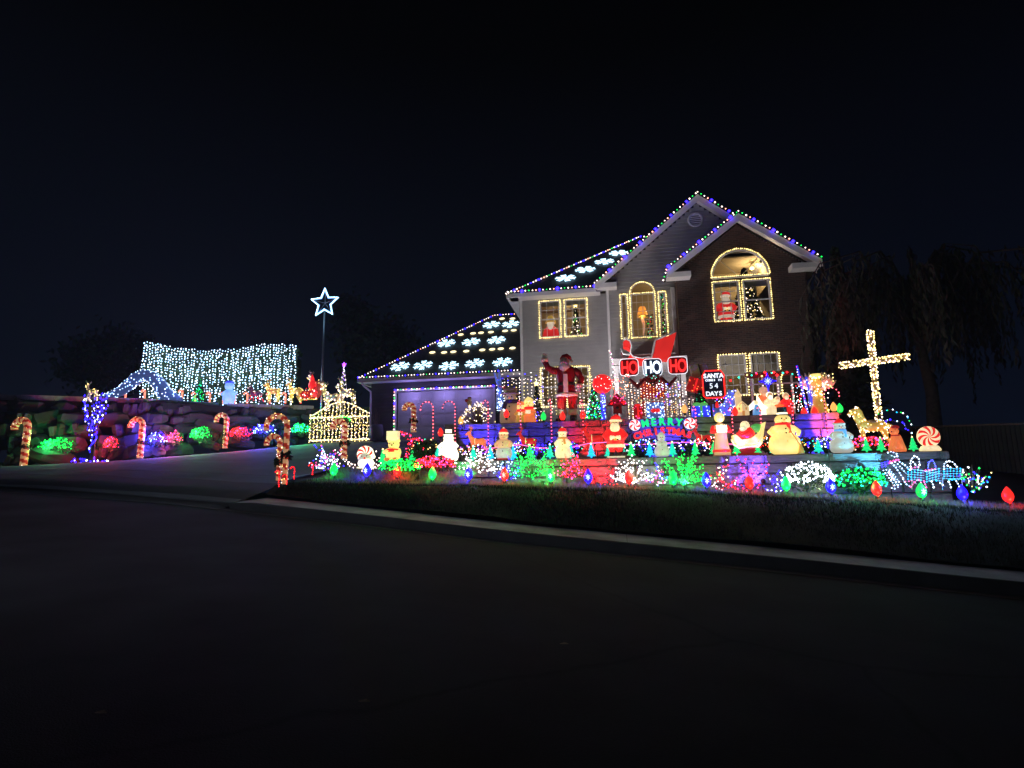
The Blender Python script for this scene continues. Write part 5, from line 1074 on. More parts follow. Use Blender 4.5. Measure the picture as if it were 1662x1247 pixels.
p, h = spot_of(1036, 18.1, ZU, 25); t = thing('gift_box', 'small dark red gift box with lights left of the pale blue one', 'gift box', p); part('box', 'p_darkred', t, lambda b: b.box((0, 0, .21), (.26, .26, .42))); part('ribbon', 'p_red', t, lambda b: (b.box((0, -.133, .21), (.05, .01, .42)), b.ball((0, 0, .45), (.1, .06, .05)))); bulbs([Vector((ru(-.12, .12), -.14, ru(.02, .4))) for _ in range(16)], .014, ['b_red', 'b_pink'], t)
p, h = spot_of(1138, 18.0, ZU, 17); t = thing('gift_box', 'deep blue gift box tied with a green bow below the countdown sign', 'gift box', p, 0, None); part('box', 'blueglow', t, lambda b: b.box((0, 0, .17), (.50, .3, .34))); M['blueglow'].node_tree.nodes['Principled BSDF'].inputs['Emission Color'].default_value = (.03, .03, 1, 1)
part('ribbon', 'p_green', t, lambda b: b.box((0, -.155, .17), (.07, .01, .34))); part('bow', 'p_green', t, lambda b: (b.ball((-.1, 0, .40), (.12, .06, .07)), b.ball((.1, 0, .40), (.12, .06, .07)))); bulbs([Vector((ru(-.24, .24), -.16, ru(.02, .33))) for _ in range(22)], .013, ['b_blue', 'b_ice'], t)
p = at(1128, 626, 18.6); t = thing('gift_box', 'tilted red wrapped parcel stacked above the railing', 'gift box', p); part('box', 'p_darkred', t, lambda b: b.box((0, 0, 0), (.46, .3, .42), ry=.35)); part('ribbon', 'p_red', t, lambda b: b.box((0, -.155, 0), (.05, .01, .42), ry=.35)); bulbs([Vector((ru(-.2, .2), -.17, ru(-.2, .2))) for _ in range(12)], .014, ['b_red', 'b_orange'], t); part('stand', 'black', t, lambda b: b.tube([(0, 0, -1.2), (0, 0, -.1)], .02, 5))
p = at(1128, 603, 18.7); t = thing('gift_box', 'tilted golden cardboard box above the red parcel', 'gift box', p); part('box', 'gift_gold', t, lambda b: b.box((0, 0, 0), (.26, .2, .40), ry=-.2)); part('lid', 'tan', t, lambda b: b.box((.28, 0, .02), (.2, .15, .36), ry=-.25)); part('strap', 'black', t, lambda b: b.box((.14, -.05, 0), (.03, .2, .42), ry=-.2)); part('stand', 'black', t, lambda b: b.tube([(0, .05, -1.6), (0, .05, -.1)], .02, 5))
# wreath with poinsettia above the porch
p = at(1060, 616, 19.3); t = thing('porch_wreath', 'dark green wreath with red flowers hanging under the white letters', 'wreath', p); part('greens', 'leaf', t, lambda b: foliage(b, 160, .26, .08, .2, .04), kind='stuff'); part('flower', 'red_paint', t, lambda b: [b.leaf((ru(-.3, .3), -.1, ru(-.1, .1)), .06) for _ in range(40)])
bulbs([Vector((ru(-.22, .22), -.1, ru(-.18, .18))) for _ in range(12)], .015, ['b_teal', 'b_white'], t)
for s in (-1, 1): part('swag', 'dark_red', t, lambda b: b.tube([(s * .25, 0, .05), (s * .5, 0, -.22), (s * .75, 0, .05)], [.05, .09, .04], 8))
# ---- sleigh on the porch roof
zs = 3.25 + 2.61; Ys = 21.6; sx_ = lambda px: gx(px, Ys, 6.2)
x0 = sx_(1058); t = thing('porch_sleigh', 'big red sleigh with white edging parked on the porch roof', 'sleigh', (x0, Ys, zs))
def sp_(px, py): q = at(px, py, Ys); return (q.x - x0, q.z - zs)
back = [sp_(*q) for q in ((1058, 586), (1061, 572), (1063, 558), (1075, 553), (1086, 549), (1096, 544), (1092, 562), (1085, 588))]
part('back_panel', 'p_sleighred', t, lambda b: b.prism(back, -.45, .45)); part('low_side', 'p_sleighred', t, lambda b: b.prism([sp_(*q) for q in ((1018, 588), (1022, 578), (1030, 585), (1058, 584), (1058, 590), (1020, 592))], -.42, .42))
part('curl', 'p_sleighred', t, lambda b: b.prism([sp_(*q) for q in ((1011, 558), (1015, 555), (1021, 557), (1024, 563), (1024, 570), (1021, 569), (1017, 566), (1012, 564))], -.3, .3))
trimp = [(1095, 543), (1075, 551), (1062, 557), (1059, 575), (1056, 584), (1040, 585), (1028, 583), (1023, 577), (1025, 566), (1023, 558), (1017, 554), (1011, 556)]
for yy in (-.46, .46): part('edging', 'trim', t, lambda b: b.tube([(sp_(*q)[0], yy, sp_(*q)[1]) for q in trimp], .035, 6))
for yy in (-.4, .4): part('runner', 'trim', t, lambda b: (b.tube([(sp_(1008, 580)[0], yy, .3), (sp_(1012, 588)[0], yy, .08), (sp_(1030, 590)[0], yy, .03), (sp_(1095, 588)[0], yy, .03)], .03, 6), b.tube([(.4, yy, .03), (.4, yy, .35)], .02, 5)))
cs = lambda a: math.copysign(abs(cos(a)) ** .4, cos(a))
for px, py, m_, lb, yy in ((1021, 596, 'sign_red', 'red glowing HO letters at the left under the sleigh', 19.7), (1059, 596, 'ho_white', 'white glowing HO letters in the middle under the sleigh', 19.7), (1100, 593, 'sign_red', 'red glowing HO letters at the right in front of the brick', 19.7)):
    p = at(px, py, yy); t = thing('letter_sign', lb, 'letter sign', p); letters('HO', .60, m_, t, (0, 0, -.215), adv=.46, off=.010, ext=.03)
    part('hanger', 'wire', t, lambda b: b.tube([(0, .04, .1), (0, .06, .3), (0, 1.2 if px < 1090 else .3, .45 if px < 1090 else -1.9)], .012, 5)); part('outline', 'sign_white', t, lambda b: b.tube([(.31 * cs(a), .03, .29 * cs(a - pi / 2)) for a in fr_(0, 2 * pi, 20)[:-1]], .010, 5, closed=True)); part('backing', 'dark_red' if m_ == 'sign_red' else 'navy', t, lambda b: b.prism([(.30 * cs(a), .28 * cs(a - pi / 2)) for a in fr_(0, 2 * pi, 20)[:-1]], .035, .05))
for o in col.objects:
    if o.name.startswith('letter') and o.parent and o.parent.name.startswith('letter_sign'): o.scale = (.62, 1, 1)
# countdown sign
p = at(1158, 622, 18.2); t = thing('countdown_sign', 'dark countdown board with red rim reading SANTA COMES IN 54 DAYS', 'sign', p)
oc = [(-.28, -.52), (.28, -.52), (.36, -.44), (.36, .28), (.26, .44), (-.26, .44), (-.36, .28), (-.36, -.44)]; k_ = .86; oc = [(x * k_, z * k_) for x, z in oc]
part('board', 'navy', t, lambda b: b.prism(oc, 0, .04)); part('rim', 'c9_red', t, lambda b: b.tube([(x, -.01, z) for x, z in oc], .022, 6, closed=True))
letters('SANTA', .185, 'sign_white', t, (0, -.015, .16), adv=.64, off=.006, ext=.006); letters('COMES IN', .085, 'sign_white', t, (0, -.015, .06), adv=.70, off=.003, ext=.005); letters('54', .22, 'sign_white', t, (0, -.015, -.16), adv=.66, off=.0, ext=.006); letters('DAYS', .18, 'sign_white', t, (0, -.015, -.38), adv=.66, off=.005, ext=.006); part('post', 'black', t, lambda b: b.tube([(0, .06, -1.0), (0, .06, .2)], .02, 5))
# blue light net, church, tent, nativity, blue star, canopy
p, h = spot_of(1181, 18.9, ZU, 50); t = thing('light_net_panel', 'panel of blue and white net lights between countdown sign and church', 'net lights', p); part('panel', 'netblue', t, lambda b: b.prism([(-.42, 0), (.36, 0), (.34, .75), (.1, .95), (-.1, .5), (-.42, .5)], 0, .05)); bulbs([Vector((ru(-.42, .4), -.03, ru(0, .95))) for _ in range(130)], .014, ['b_ice', 'b_blue', 'b_white', 'b_pink'], t)
p, h = spot_of(1205, 17.9, ZU, 44); t = thing('plastic_church', 'glowing cream church with steeple at the terrace edge', 'model church', p, 0, None, h)
part('nave', 'p_church', t, lambda b: b.prism([(-.22, 0), (.22, 0), (.22, .34), (0, .56), (-.22, .34)], -.15, .2)); part('steeple', 'p_church', t, lambda b: (b.box((-.12, -.05, .45), (.2, .2, .6)), b.lathe([(.15, .74), (.001, 1.05)], (-.12, -.05, 0), 4)))
part('door', 'p_brown', t, lambda b: b.box((.02, -.152, .1), (.09, .012, .18)))
for x in (-.12, .12): part('window', 'p_brown', t, lambda b: b.box((x, -.152, .27), (.05, .012, .09)))
part('arch', 'black', t, lambda b: b.tube([(.1 * cos(a), -.155, .36 + .12 * sin(a)) for a in fr_(0, pi, 8)], .01, 4))
p, h = spot_of(1229, 17.9, ZU, 36); t = thing('angel_figure', 'small glowing angel with teal robe and pale pointed wings', 'angel figure', p, 0, None, h); part('robe', 'p_blue', t, lambda b: b.lathe([(.2, 0.0), (.16, .2), (.08, .5)], (0, 0, 0), 12)); part('head', 'p_cream', t, lambda b: b.ball((0, 0, .60), .1, 0, 10, 6))
for s in (-1, 1): part('wing', 'p_white', t, lambda b: b.prism([(s * .03, .4), (s * .40, .18), (s * .34, .45), (s * .06, 1.0 if s > 0 else .72)], .05, .1))
for lb, px, npx, c1, c2 in (('white bearded plastic figure left in the glowing nativity group', 1252, 38, 'p_cream', 'p_white'), ('orange robed plastic figure in the middle of the nativity group', 1264, 30, 'p_orange', 'p_cream'), ('red shawled plastic figure right in the nativity group', 1278, 36, 'p_red', 'p_cream'), ('small pale plastic figure kneeling before the nativity group', 1243, 24, 'p_white', 'p_peach'), ('tall orange plastic figure behind the nativity group', 1243, 50, 'p_orange', 'p_peach')):
    yy = 17.85 if npx < 40 else 18.5; p, h = spot_of(px, yy, ZU, npx); t = thing('nativity_figure', lb, 'nativity figure', p, 0, 'glowing nativity figures', h); part('robe', c1, t, lambda b: b.lathe([(.28, 0), (.30, .1), (.2, .5), (.18, .68), (.08, .76)], (0, 0, 0), 12, 0, 1, .8)); part('head', 'p_peach', t, lambda b: b.ball((0, -.02, .85), (.12, .12, .14), 0, 10, 8)); part('hood', c2, t, lambda b: b.ball((0, .03, .88), (.15, .12, .14), 0, 10, 6)); part('beard', c2, t, lambda b: b.ball((0, -.12, .76), (.09, .06, .1), 0, 8, 6))
    for s in (-1, 1): part('arm', c1, t, lambda b: b.tube([(s * .18, 0, .62), (s * .24, -.12, .5), (s * .05, -.22, .5)], .06, 7))
p = at(1246, 619, 18.0); t = thing('star_light', 'eight pointed deep blue star light above the nativity group', 'star light', p)
def bst(b):
    for k in range(8): a = k * pi / 4; L = .24 if k % 2 == 0 else .13; L = .32 if k == 6 else L; b.tube([(0, 0, 0), (L * cos(a), 0, L * sin(a))], [.03, .012], 5)
part('star', 'c9_blue', t, bst); part('star_core', 'flake_blue', t, lambda b: [b.tube([(0, -.03, 0), (.1 * cos(k * pi / 4), -.03, .1 * sin(k * pi / 4))], .008, 4) for k in range(8)])
part('outline', 'c9_blue', t, lambda b: b.tube([(.24 * (1 if k % 4 == 0 else .36) * cos(k * pi / 8), 0, .24 * (1 if k % 4 == 0 else .36) * sin(k * pi / 8)) for k in range(16)], .02, 5, closed=True)); part('pole', 'steel', t, lambda b: b.tube([(0, .04, -1.1), (0, .04, 0)], .015, 5))
a0, a1 = at(1218, 612, 18.8), at(1283, 606, 18.8); t = thing('nativity_shelter', 'open shelter with a dark red canopy strung with coloured bulbs', 'shelter', (a0.x, a0.y, ZU)); W2 = a1.x - a0.x; H2 = a0.z - ZU
part('canopy', 'dark_red', t, lambda b: b.slab([(-.05, -.1, H2 + .05), (W2 + .05, -.1, H2 + .12), (W2, .8, H2 + .3), (0, .8, H2 + .25)], .12))
for x in (0, .32, .75, W2): o = part('post', 'trim', t, lambda b: b.box((x, -.05, H2 / 2), (.05, .05, H2)))
part('beam', 'trim', t, lambda b: b.box((W2 / 2, -.08, H2 - .25), (W2 + .3, .04, .04))); bulbs([Vector((i * W2 / 8, -.18, H2 + .02 + .05 * sin(i * 2))) for i in range(9)], .035, ['b_teal', 'b_red', 'b_amber', 'b_red'], t); bulbs([Vector((x, -.1, z)) for x in (.32, .75, W2) for z in fr_(.3, H2 - .3, 7)], .015, ['b_pearl'], t, name='post_bulbs')
q = [at(x, y, 18.0) for x, y in ((1186, 618), (1196, 614), (1205, 612), (1222, 606), (1250, 604), (1280, 606))]; string('large coloured bulbs swagged from the light panel to the shelter canopy', q, .25, .034, ['b_red', 'b_teal', 'b_amber', 'b_pink', 'b_red'], loc=q[0])
# candle and small bulbs
p, h = spot_of(1165, 17.85, ZU, 20); t = thing('plastic_candle', 'pale blue plastic candle with purple flame behind the carol singer', 'candle', p); part('candle', 'netblue', t, lambda b: b.lathe([(.07, 0), (.07, .26)], (0, 0, 0), 10)); part('flame', 'p_red', t, lambda b: b.lathe([(.03, .26), (.055, .32), (.04, .40), (.001, .47)], (0, 0, 0), 10))
for px, z_, c_, lb in ((715, 702, 'r', 'in front of the garage door bottom'), (748, 683, 'a', 'left of the twiggy dome bush'), (882, 676, 'g', 'between gold star tree and giant Santa'), (822, 672, 'r', 'at the foot of the tan snowman'), (1353, 661, 'a', 'right of the golden angel'), (1363, 663, 'g', 'at the right end of the upper wall'), (913, 676, 'r', 'beside the giant Santa left boot'), (946, 674, 'r', 'right of the giant Santa boots'), (1305, 670, 'r', 'left of the blue lit gate'), (1322, 668, 'r', 'at the foot of the golden angel'), (1111, 664, 'a', 'right of the porch pickets'), (1193, 668, 'r', 'left of the church')):
    p = at(px, z_, 17.75); t = thing('wall_bulb', 'large %s bulb ornament %s' % ({'r': 'red', 'a': 'amber', 'g': 'green'}[c_], lb), 'garden bulb light', p + Vector((0, 0, -.12)), 0, 'large bulb ornaments along the upper wall', .7)
    me = {'r': 'c9_red', 'a': 'c9_amber', 'g': 'c9_green'}[c_]; o = bpy.data.objects.new('bulb', c9m['g'].copy()); o.data.materials[0] = M[me]; col.objects.link(o); o.parent = t; o = bpy.data.objects.new('socket', skm); col.objects.link(o); o.parent = t
    if px < 740: part('stake', 'black', t, lambda b: b.tube([(0, 0, -1.0), (0, 0, -.05)], .012, 4))
# blue gate panels + golden angel with antler like wings
p, h = spot_of(1308, 18.0, ZU, 70); t = thing('light_display', 'leaning blue framed light panel with white bulbs left of the golden angel', 'light panel', p)
part('frame', 'blueglow', t, lambda b: (b.tube([(-.12, 0, 1.45), (.06, 0, 0)], .03, 6), b.tube([(.10, 0, 1.1), (.24, 0, 0)], .03, 6)), kind='stuff'); part('pane', 'netblue', t, lambda b: b.prism([(.12, .2), (.28, .2), (.25, .85), (.1, .85)], .02, .04)); bulbs([Vector((-.15 + .2 * (1 - z / 1.4) + ru(-.02, .02), -.04, z)) for z in fr_(0, 1.4, 18)] + [Vector((ru(-.35, .3), -.05, ru(.1, 1.1))) for _ in range(60)], .014, ['b_pearl', 'b_ice', 'b_red', 'b_white'], t)
p, h = spot_of(1331, 18.0, ZU, 66); t = thing('golden_angel', 'golden lit angel with pale spread wings at the wall end', 'angel light', p, 0, None, h); part('robe', 'p_gold', t, lambda b: b.lathe([(.22, 0), (.2, .1), (.12, .45), (.09, .6), (.04, .66)], (0, 0, 0), 14)); part('head', 'p_gold', t, lambda b: b.ball((-.02, 0, .78), (.13, .11, .14), 0, 12, 8)); part('crown', 'p_yellow', t, lambda b: b.lathe([(.10, .88), (.13, 1.0)], (-.02, 0, 0), 8))
def wing(b, s):
    for k in range(5): a = .5 + k * .28; b.tube([(s * .06, .05, .58), (s * (.18 + .22 * cos(a)), .05, .62 + .25 * sin(a)), (s * (.16 + .34 * cos(a)), .05, .62 + .44 * sin(a))], [.04, .045, .012], 6)
for s in (-1, 1): part('wing', 'fur', t, lambda b: wing(b, s))
bulbs([Vector((ru(-.2, .2), -.15, ru(0, .95))) for _ in range(60)] + [Vector((ru(-.4, .45), 0, ru(.5, 1.02))) for _ in range(26)], .017, ['b_gold', 'b_pearl'], t)
curtain('mixed bulb strings between shelter and blue light panel', at(1282, 640, 18.4), at(1300, 640, 18.4), (.3, .6), ['b_pearl', 'b_gold', 'b_teal', 'b_red'], .08, .08, .016)
# plain mixed porch clutter: bulbs on the door wall and column
q = [at(x, y, 20.9) for x, y in ((990, 570), (996, 600), (1001, 640), (1004, 672))]; string('pink and white bulbs wound down the left porch column', q, .07, .018, ['b_pearl', 'b_pink', 'b_white'], jit=.03, loc=q[0])
for lb, px, w0, y0, c_ in (('blue and violet net lights inside the porch', 1085, 40, 640, ['b_blue', 'b_purple', 'b_ice']), ('red net lights at the left of the porch', 1008, 30, 625, ['b_red', 'b_pearl', 'b_orange'])):
    p = at(px, y0, 19.0); t = thing('net_lights', lb, 'net lights', p); W3 = Hm(w0, p) / 2; part('cable', 'wire', t, lambda b: [b.tube([(-W3, 0, z), (W3, 0, z)], .004, 3) for z in (-.3, -.1, .1, .3)] + [b.tube([(-W3, 0, -.3), (-W3, 0, .3)], .004, 3)]); bulbs([Vector((ru(-W3, W3), ru(-.05, .05), ru(-.35, .35))) for _ in range(54)], .016, c_, t, lambda i: random.randrange(3))
# ================================================================ BEHIND THE WINDOWS
FZ = 6.56
def inside(px, npx, Y, z): return spot_of(px, Y, z, npx)
X_ = gx(894, 24.45, 8); t = thing('santa_figure', 'red coated figure with a domed golden hat inside the upper left window', 'santa figure', (X_, 24.45, 7.0)); part('body', 'p_santared', t, lambda b: b.lathe([(.36, -.4), (.38, .5), (.3, .85), (.12, 1.0)], (0, 0, 0), 16, 0, 1, .6)); part('head', 'p_santawhite', t, lambda b: b.ball((0, -.05, 1.1), (.17, .15, .16), 0, 12, 8)); part('hat', 'p_gold', t, lambda b: b.lathe([(.24, 1.13), (.18, 1.3), (.12, 1.42), (.001, 1.46)], (0, -.02, 0), 14)); part('beard', 'p_santawhite', t, lambda b: b.ball((0, -.2, .93), (.12, .07, .14), 0, 10, 8))
t = ctree('tall tree with a golden bow inside the upper left window pair', 936, 22, 66, 24.5, 7.1, ['b_gold', 'b_green', 'b_pearl'], 60, 'leaf', 'b_gold', r=.018, name='christmas_tree')
X_ = gx(1043, 24.1, 8); t = thing('table_lamp', 'lamp with an orange glowing shade and curved stand inside the arched window', 'lamp', (X_, 24.15, 7.05)); part('lamp_shade', 'p_lampshade', t, lambda b: b.lathe([(.23, 1.08), (.20, 1.18), (.13, 1.42), (.12, 1.44)], (0, 0, 0), 16)); part('fringe', 'p_gold', t, lambda b: b.lathe([(.235, 1.03), (.23, 1.08)], (0, 0, 0), 16)); part('stand', 'p_peach', t, lambda b: b.tube([(0, 0, 1.1), (.0, 0, .9), (.04, 0, .7), (.03, 0, .45), (.0, 0, .2)], [.06, .075, .05, .045, .03], 10)); part('base', 'black', t, lambda b: b.lathe([(.14, 0), (.14, .05), (.03, .1), (.03, .25)], (0, 0, 0), 12)); lamp('POINT', (X_, 24.0, 8.05), (1, .4, .1), 8, t, rad=.08)
p = Vector((2.075, 23.85, 7.1)); t = thing('garland', 'green garland with mixed bulbs filling the narrow side window', 'garland', p); part('greens', 'leaf', t, lambda b: [b.leaf((ru(-.1, .1), ru(0, .1), ru(0, 1.85)), .035) for _ in range(420)], kind='stuff'); bulbs([Vector((ru(-.1, .1), -.02, ru(0, 1.85))) for _ in range(48)], .015, ['b_green', 'b_gold', 'b_pearl', 'b_teal', 'b_red'], t, lambda i: random.randrange(5))
p = Vector((1.55, 23.95, 7.1)); t = thing('garland', 'small green and copper garland right of the orange lamp', 'garland', p); part('greens', 'leaf', t, lambda b: [b.leaf((ru(-.12, .12), ru(0, .1), ru(0, 1.0)), .035) for _ in range(160)], kind='stuff'); bulbs([Vector((ru(-.12, .12), -.02, ru(.0, 1.0))) for _ in range(22)], .016, ['b_green', 'b_teal', 'b_orange', 'b_red'], t)
X_ = gx(1180, 23.5, 8); t = santa('inflatable Santa standing in the brick wall window with one mitten raised', 1180, 58, 23.5, 7.3, 'p_santared', 'p_santawhite', 'p_santawhite', 'p_santawhite', base=False)
t = ctree('tall christmas tree with warm lights behind the brick gable windows', 1215, 50, 104, 24.0, 7.3, ['b_gold', 'b_pearl'], 210, 'dark_leaf', None, r=.019, nleaf=1400, name='christmas_tree')
# ================================================================ LEFT: GATE, FLAG POLE, HEDGE WALL
Yg = 26.2; ga, gb = at(503, 718, Yg), at(602, 716, Yg); zg = zdrive(-13, Yg); W4 = gb.x - ga.x
t = thing('arched_gate', 'arched double gate wrapped in warm white bulbs at the driveway end', 'gate', (ga.x, Yg, zg)); pts = []
def gh(u): return 1.32 + .62 * sin(pi * u) ** 1.3
for i in range(17):
    u = i / 16; x = u * W4; hh = gh(u) if 0 < i < 16 else 1.38; o = part('picket', 'twig', t, lambda b: b.box((0, 0, hh / 2), (.03 if 0 < i < 16 else .1, .04, hh))); o.location = (x, 0, 0); pts += along([(x, -.05, .05), (x, -.05, hh)], .078, .032); pts += along([(x, -.05, .3), (x + .15, -.05, hh * .7)], .16, .03) if i < 16 else []
for zz in (.12, 1.22): part('rail', 'trim', t, lambda b: b.box((W4 / 2, .035, zz), (W4, .03, .08))); pts += along([(0, -.05, zz), (W4, -.05, zz)], .045, .03)
part('top_arch', 'trim', t, lambda b: b.tube([(u * W4, 0, gh(u)) for u in fr_(0.02, .98, 16)], .03, 6)); pts += along([(u * W4, -.05, gh(u)) for u in fr_(0.02, .98, 16)], .07, .02); bulbs(pts, .025, ['b_gold', 'b_gold', 'b_pearl'], t)
p = at(558, 682, Yg - .15); t = thing('gate_wreath', 'green glowing swag fixed to the middle of the arched gate', 'wreath', p); part('greens', 'leaf', t, lambda b: foliage(b, 120, .36, .08, .16, .05), kind='stuff'); bulbs([Vector((.36 * sin(a), -.1, .16 * cos(a) + ru(-.04, .04))) for a in [ru(-1.9, 1.9) for _ in range(50)]], .026, ['b_green'], t)
pf = at(527, 516, 27.3); t = thing('flag_pole', 'tall thin pole carrying the outlined star above the gate', 'pole', (pf.x - .02, 27.3, 3.4)); part('pole', 'steel', t, lambda b: b.tube([(0, 0, 0), (0, 0, pf.z - 3.4 + .5)], [.06, .045], 8))
lamp('SPOT', (pf.x, 26.4, 5.2), (.7, .85, 1), 160, t, (pf.x, 27.3, 11), 40, .5)
pc = at(527, 492, 27.1); t = thing('star_light', 'ice blue outlined five pointed star on top of the tall pole', 'star light', pc); R_ = Hm(24.5, pc)
def so(R, inner=.45): return [(R * (1 if k % 2 == 0 else inner) * sin(k * pi / 5), 0, R * (1 if k % 2 == 0 else inner) * cos(k * pi / 5)) for k in range(10)]
part('outline', 'tube_star', t, lambda b: b.tube(so(R_), .045, 6, closed=True)); part('inner_outline', 'netblue', t, lambda b: b.tube(so(R_ * .80), .018, 5, closed=True)); part('frame', 'steel', t, lambda b: [b.tube([(0, .04, 0), (R_ * .9 * sin(k * 2 * pi / 5), .04, R_ * .9 * cos(k * 2 * pi / 5))], .012, 4) for k in range(5)])
bulbs([Vector(q) + Vector((0, -.05, 0)) for q in along([*so(R_), so(R_)[0]], .09)], .03, ['b_ice'], t)
# wall pots/dark planter beside the garage
p = at(614, 700, 24.6); t = thing('planter', 'grey barrel planter with bare dark stalks beside the garage corner', 'planter', (p.x, 24.4, 3.3)); part('barrel', 'water_grey', t, lambda b: b.lathe([(.24, 0), (.30, .25), (.30, .5), (.26, .68), (.22, .68), (.22, .6)], (0, 0, 0), 16)); part('stalks', 'twig', t, lambda b: [b.tube([(ru(-.12, .12), ru(-.1, .1), .55), (ru(-.25, .25), ru(-.15, .15), ru(1.0, 1.5))], [.012, .005], 4) for _ in range(12)])
# hedge
ZH = 5.35; ha, hb = at(226, 655, 27.2), at(476, 652, 29.0); hv = hb - ha; t = thing('hedge', 'long clipped evergreen hedge on top of the boulder wall', 'hedge', (ha.x, ha.y, ZH)); b = MB(); dy_ = Vector((-hv.y, hv.x, 0)).normalized()
def htop(u): return 3.82 - .40 * sin(pi * min(1, u * 1.25)) ** 1.2 + (.02 if u > .8 else 0) - .25 * u
for _ in range(9000):
    u = rnd(); w_ = rnd(); hh = htop(u) - .12; face_ = rnd(); d = ru(0, .12) if face_ < .75 else ru(0, 1.0); z = rnd() * hh if face_ < .75 else hh * ru(.94, 1.02); b.leaf(Vector((hv.x * u, hv.y * u, z)) + dy_ * (.22 + d + .06 * sin(u * 40)), ru(.05, .12))
b.build('foliage', 'leaf', t); b = MB(); Lh = hv.length
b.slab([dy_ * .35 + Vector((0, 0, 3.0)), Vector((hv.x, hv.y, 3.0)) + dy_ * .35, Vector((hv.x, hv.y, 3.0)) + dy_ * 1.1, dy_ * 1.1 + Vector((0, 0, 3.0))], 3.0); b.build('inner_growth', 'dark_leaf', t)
t = thing('icicle_curtain', 'wide curtain of icy white bulb strings hanging down the hedge', 'icicle lights', (ha.x, ha.y, ZH)); b = MB(); pts = []; n_ = 54
for i in range(n_ + 1):
    u = i / n_; top = Vector((hv.x * u, hv.y * u, htop(u) + ru(-.03, .06))); x = top.copy(); st_ = [x.copy()]; bot = ru(.05, .9) if rnd() < .35 else ru(.02, .3); sw_ = ru(0, 6)
    for z in fr_(top.z, bot, 9)[1:]: st_.append(Vector((hv.x * u, hv.y * u, z)) + hv.normalized() * .05 * sin(z * 2.2 + sw_) - dy_ * ru(0, .06))
    b.tube(st_, .004, 3); pts += [q for q in along(st_, .15, .03) if rnd() > .07 and not (q.z < 1.6 and rnd() < .12)]
b.tube([(hv.x * u, hv.y * u, htop(u)) for u in fr_(0, 1, 20)], .008, 3); b.build('cable', 'wire', t, 'stuff'); bulbs(pts, .037, ['b_ice', 'b_white', 'b_ice'], t)
for u in (.12, .37, .62, .87): lamp('POINT', ha + hv * u - dy_ * .7 + Vector((0, 0, ZH - ha.z + 2.0)), (.62, .85, 1), 60, t, rad=.4)
# arched blue white light tunnel
ap = [at(x, y, 24.9) for x, y in ((163, 648), (178, 642), (195, 636), (210, 624), (222, 614), (234, 609), (248, 613), (258, 623), (268, 640), (290, 652))]; t = thing('light_arch', 'hump backed arch wrapped in pale blue net lights at the hedge end', 'light arch', ap[0])
b = MB(); b.tube([q - ap[0] for q in ap], [.14, .18, .24, .28, .3, .3, .3, .32, .36, .25], 10); pts = b.sample(230, .01); b.build('arch', 'netblue', t); M['netblue'].node_tree.nodes['Principled BSDF'].inputs['Emission Strength'].default_value = .16; bulbs(pts, .026, ['b_ice', 'b_white'], t)
# wrapped tree by the kerb
p = at(148, 748, 20.6); p.z = zdrive(p.x, 20.6); t = thing('wrapped_tree', 'small bare tree wound with deep blue and white bulbs by the driveway', 'lit tree', p); b = MB(); pts = []
b.tube([(0, 0, 0), (.05, 0, .7), (0, 0, 1.3)], [.07, .06, .05], 6)
for k in range(15):
    a = ru(0, 6.28); q = [Vector((0, 0, ru(.5, 1.3))), Vector((cos(a) * .35, sin(a) * .25, ru(1.3, 1.6))), Vector((cos(a) * ru(.35, .62), sin(a) * .3, ru(1.7, 2.25)))]; b.tube(q, [.035, .02, .006], 4); pts += along(q, .10, .05)
b.build('trunk', 'bark', t); pts += [Vector((.1 * cos(z * 9), .1 * sin(z * 9), z)) for z in fr_(.05, 1.3, 26)] + [Vector((ru(-.7, .7), ru(-.3, .3), ru(0, .12))) for _ in range(26)]
bulbs(pts, .030, ['b_blue', 'b_blue', 'b_white'], t, lambda i: random.choice((0, 0, 0, 2)))
t.scale = (1.1, 1, 1.3); pd = at(148, 632, 20.6); t = animal('lit_deer', 'gold lit antlers and head of a wire deer above the wrapped tree', 'wire deer', 148, 30, 20.6, at(148, 652, 20.6).z, 'fur', ['b_gold'], 46, .03, 'deer', 'stand')
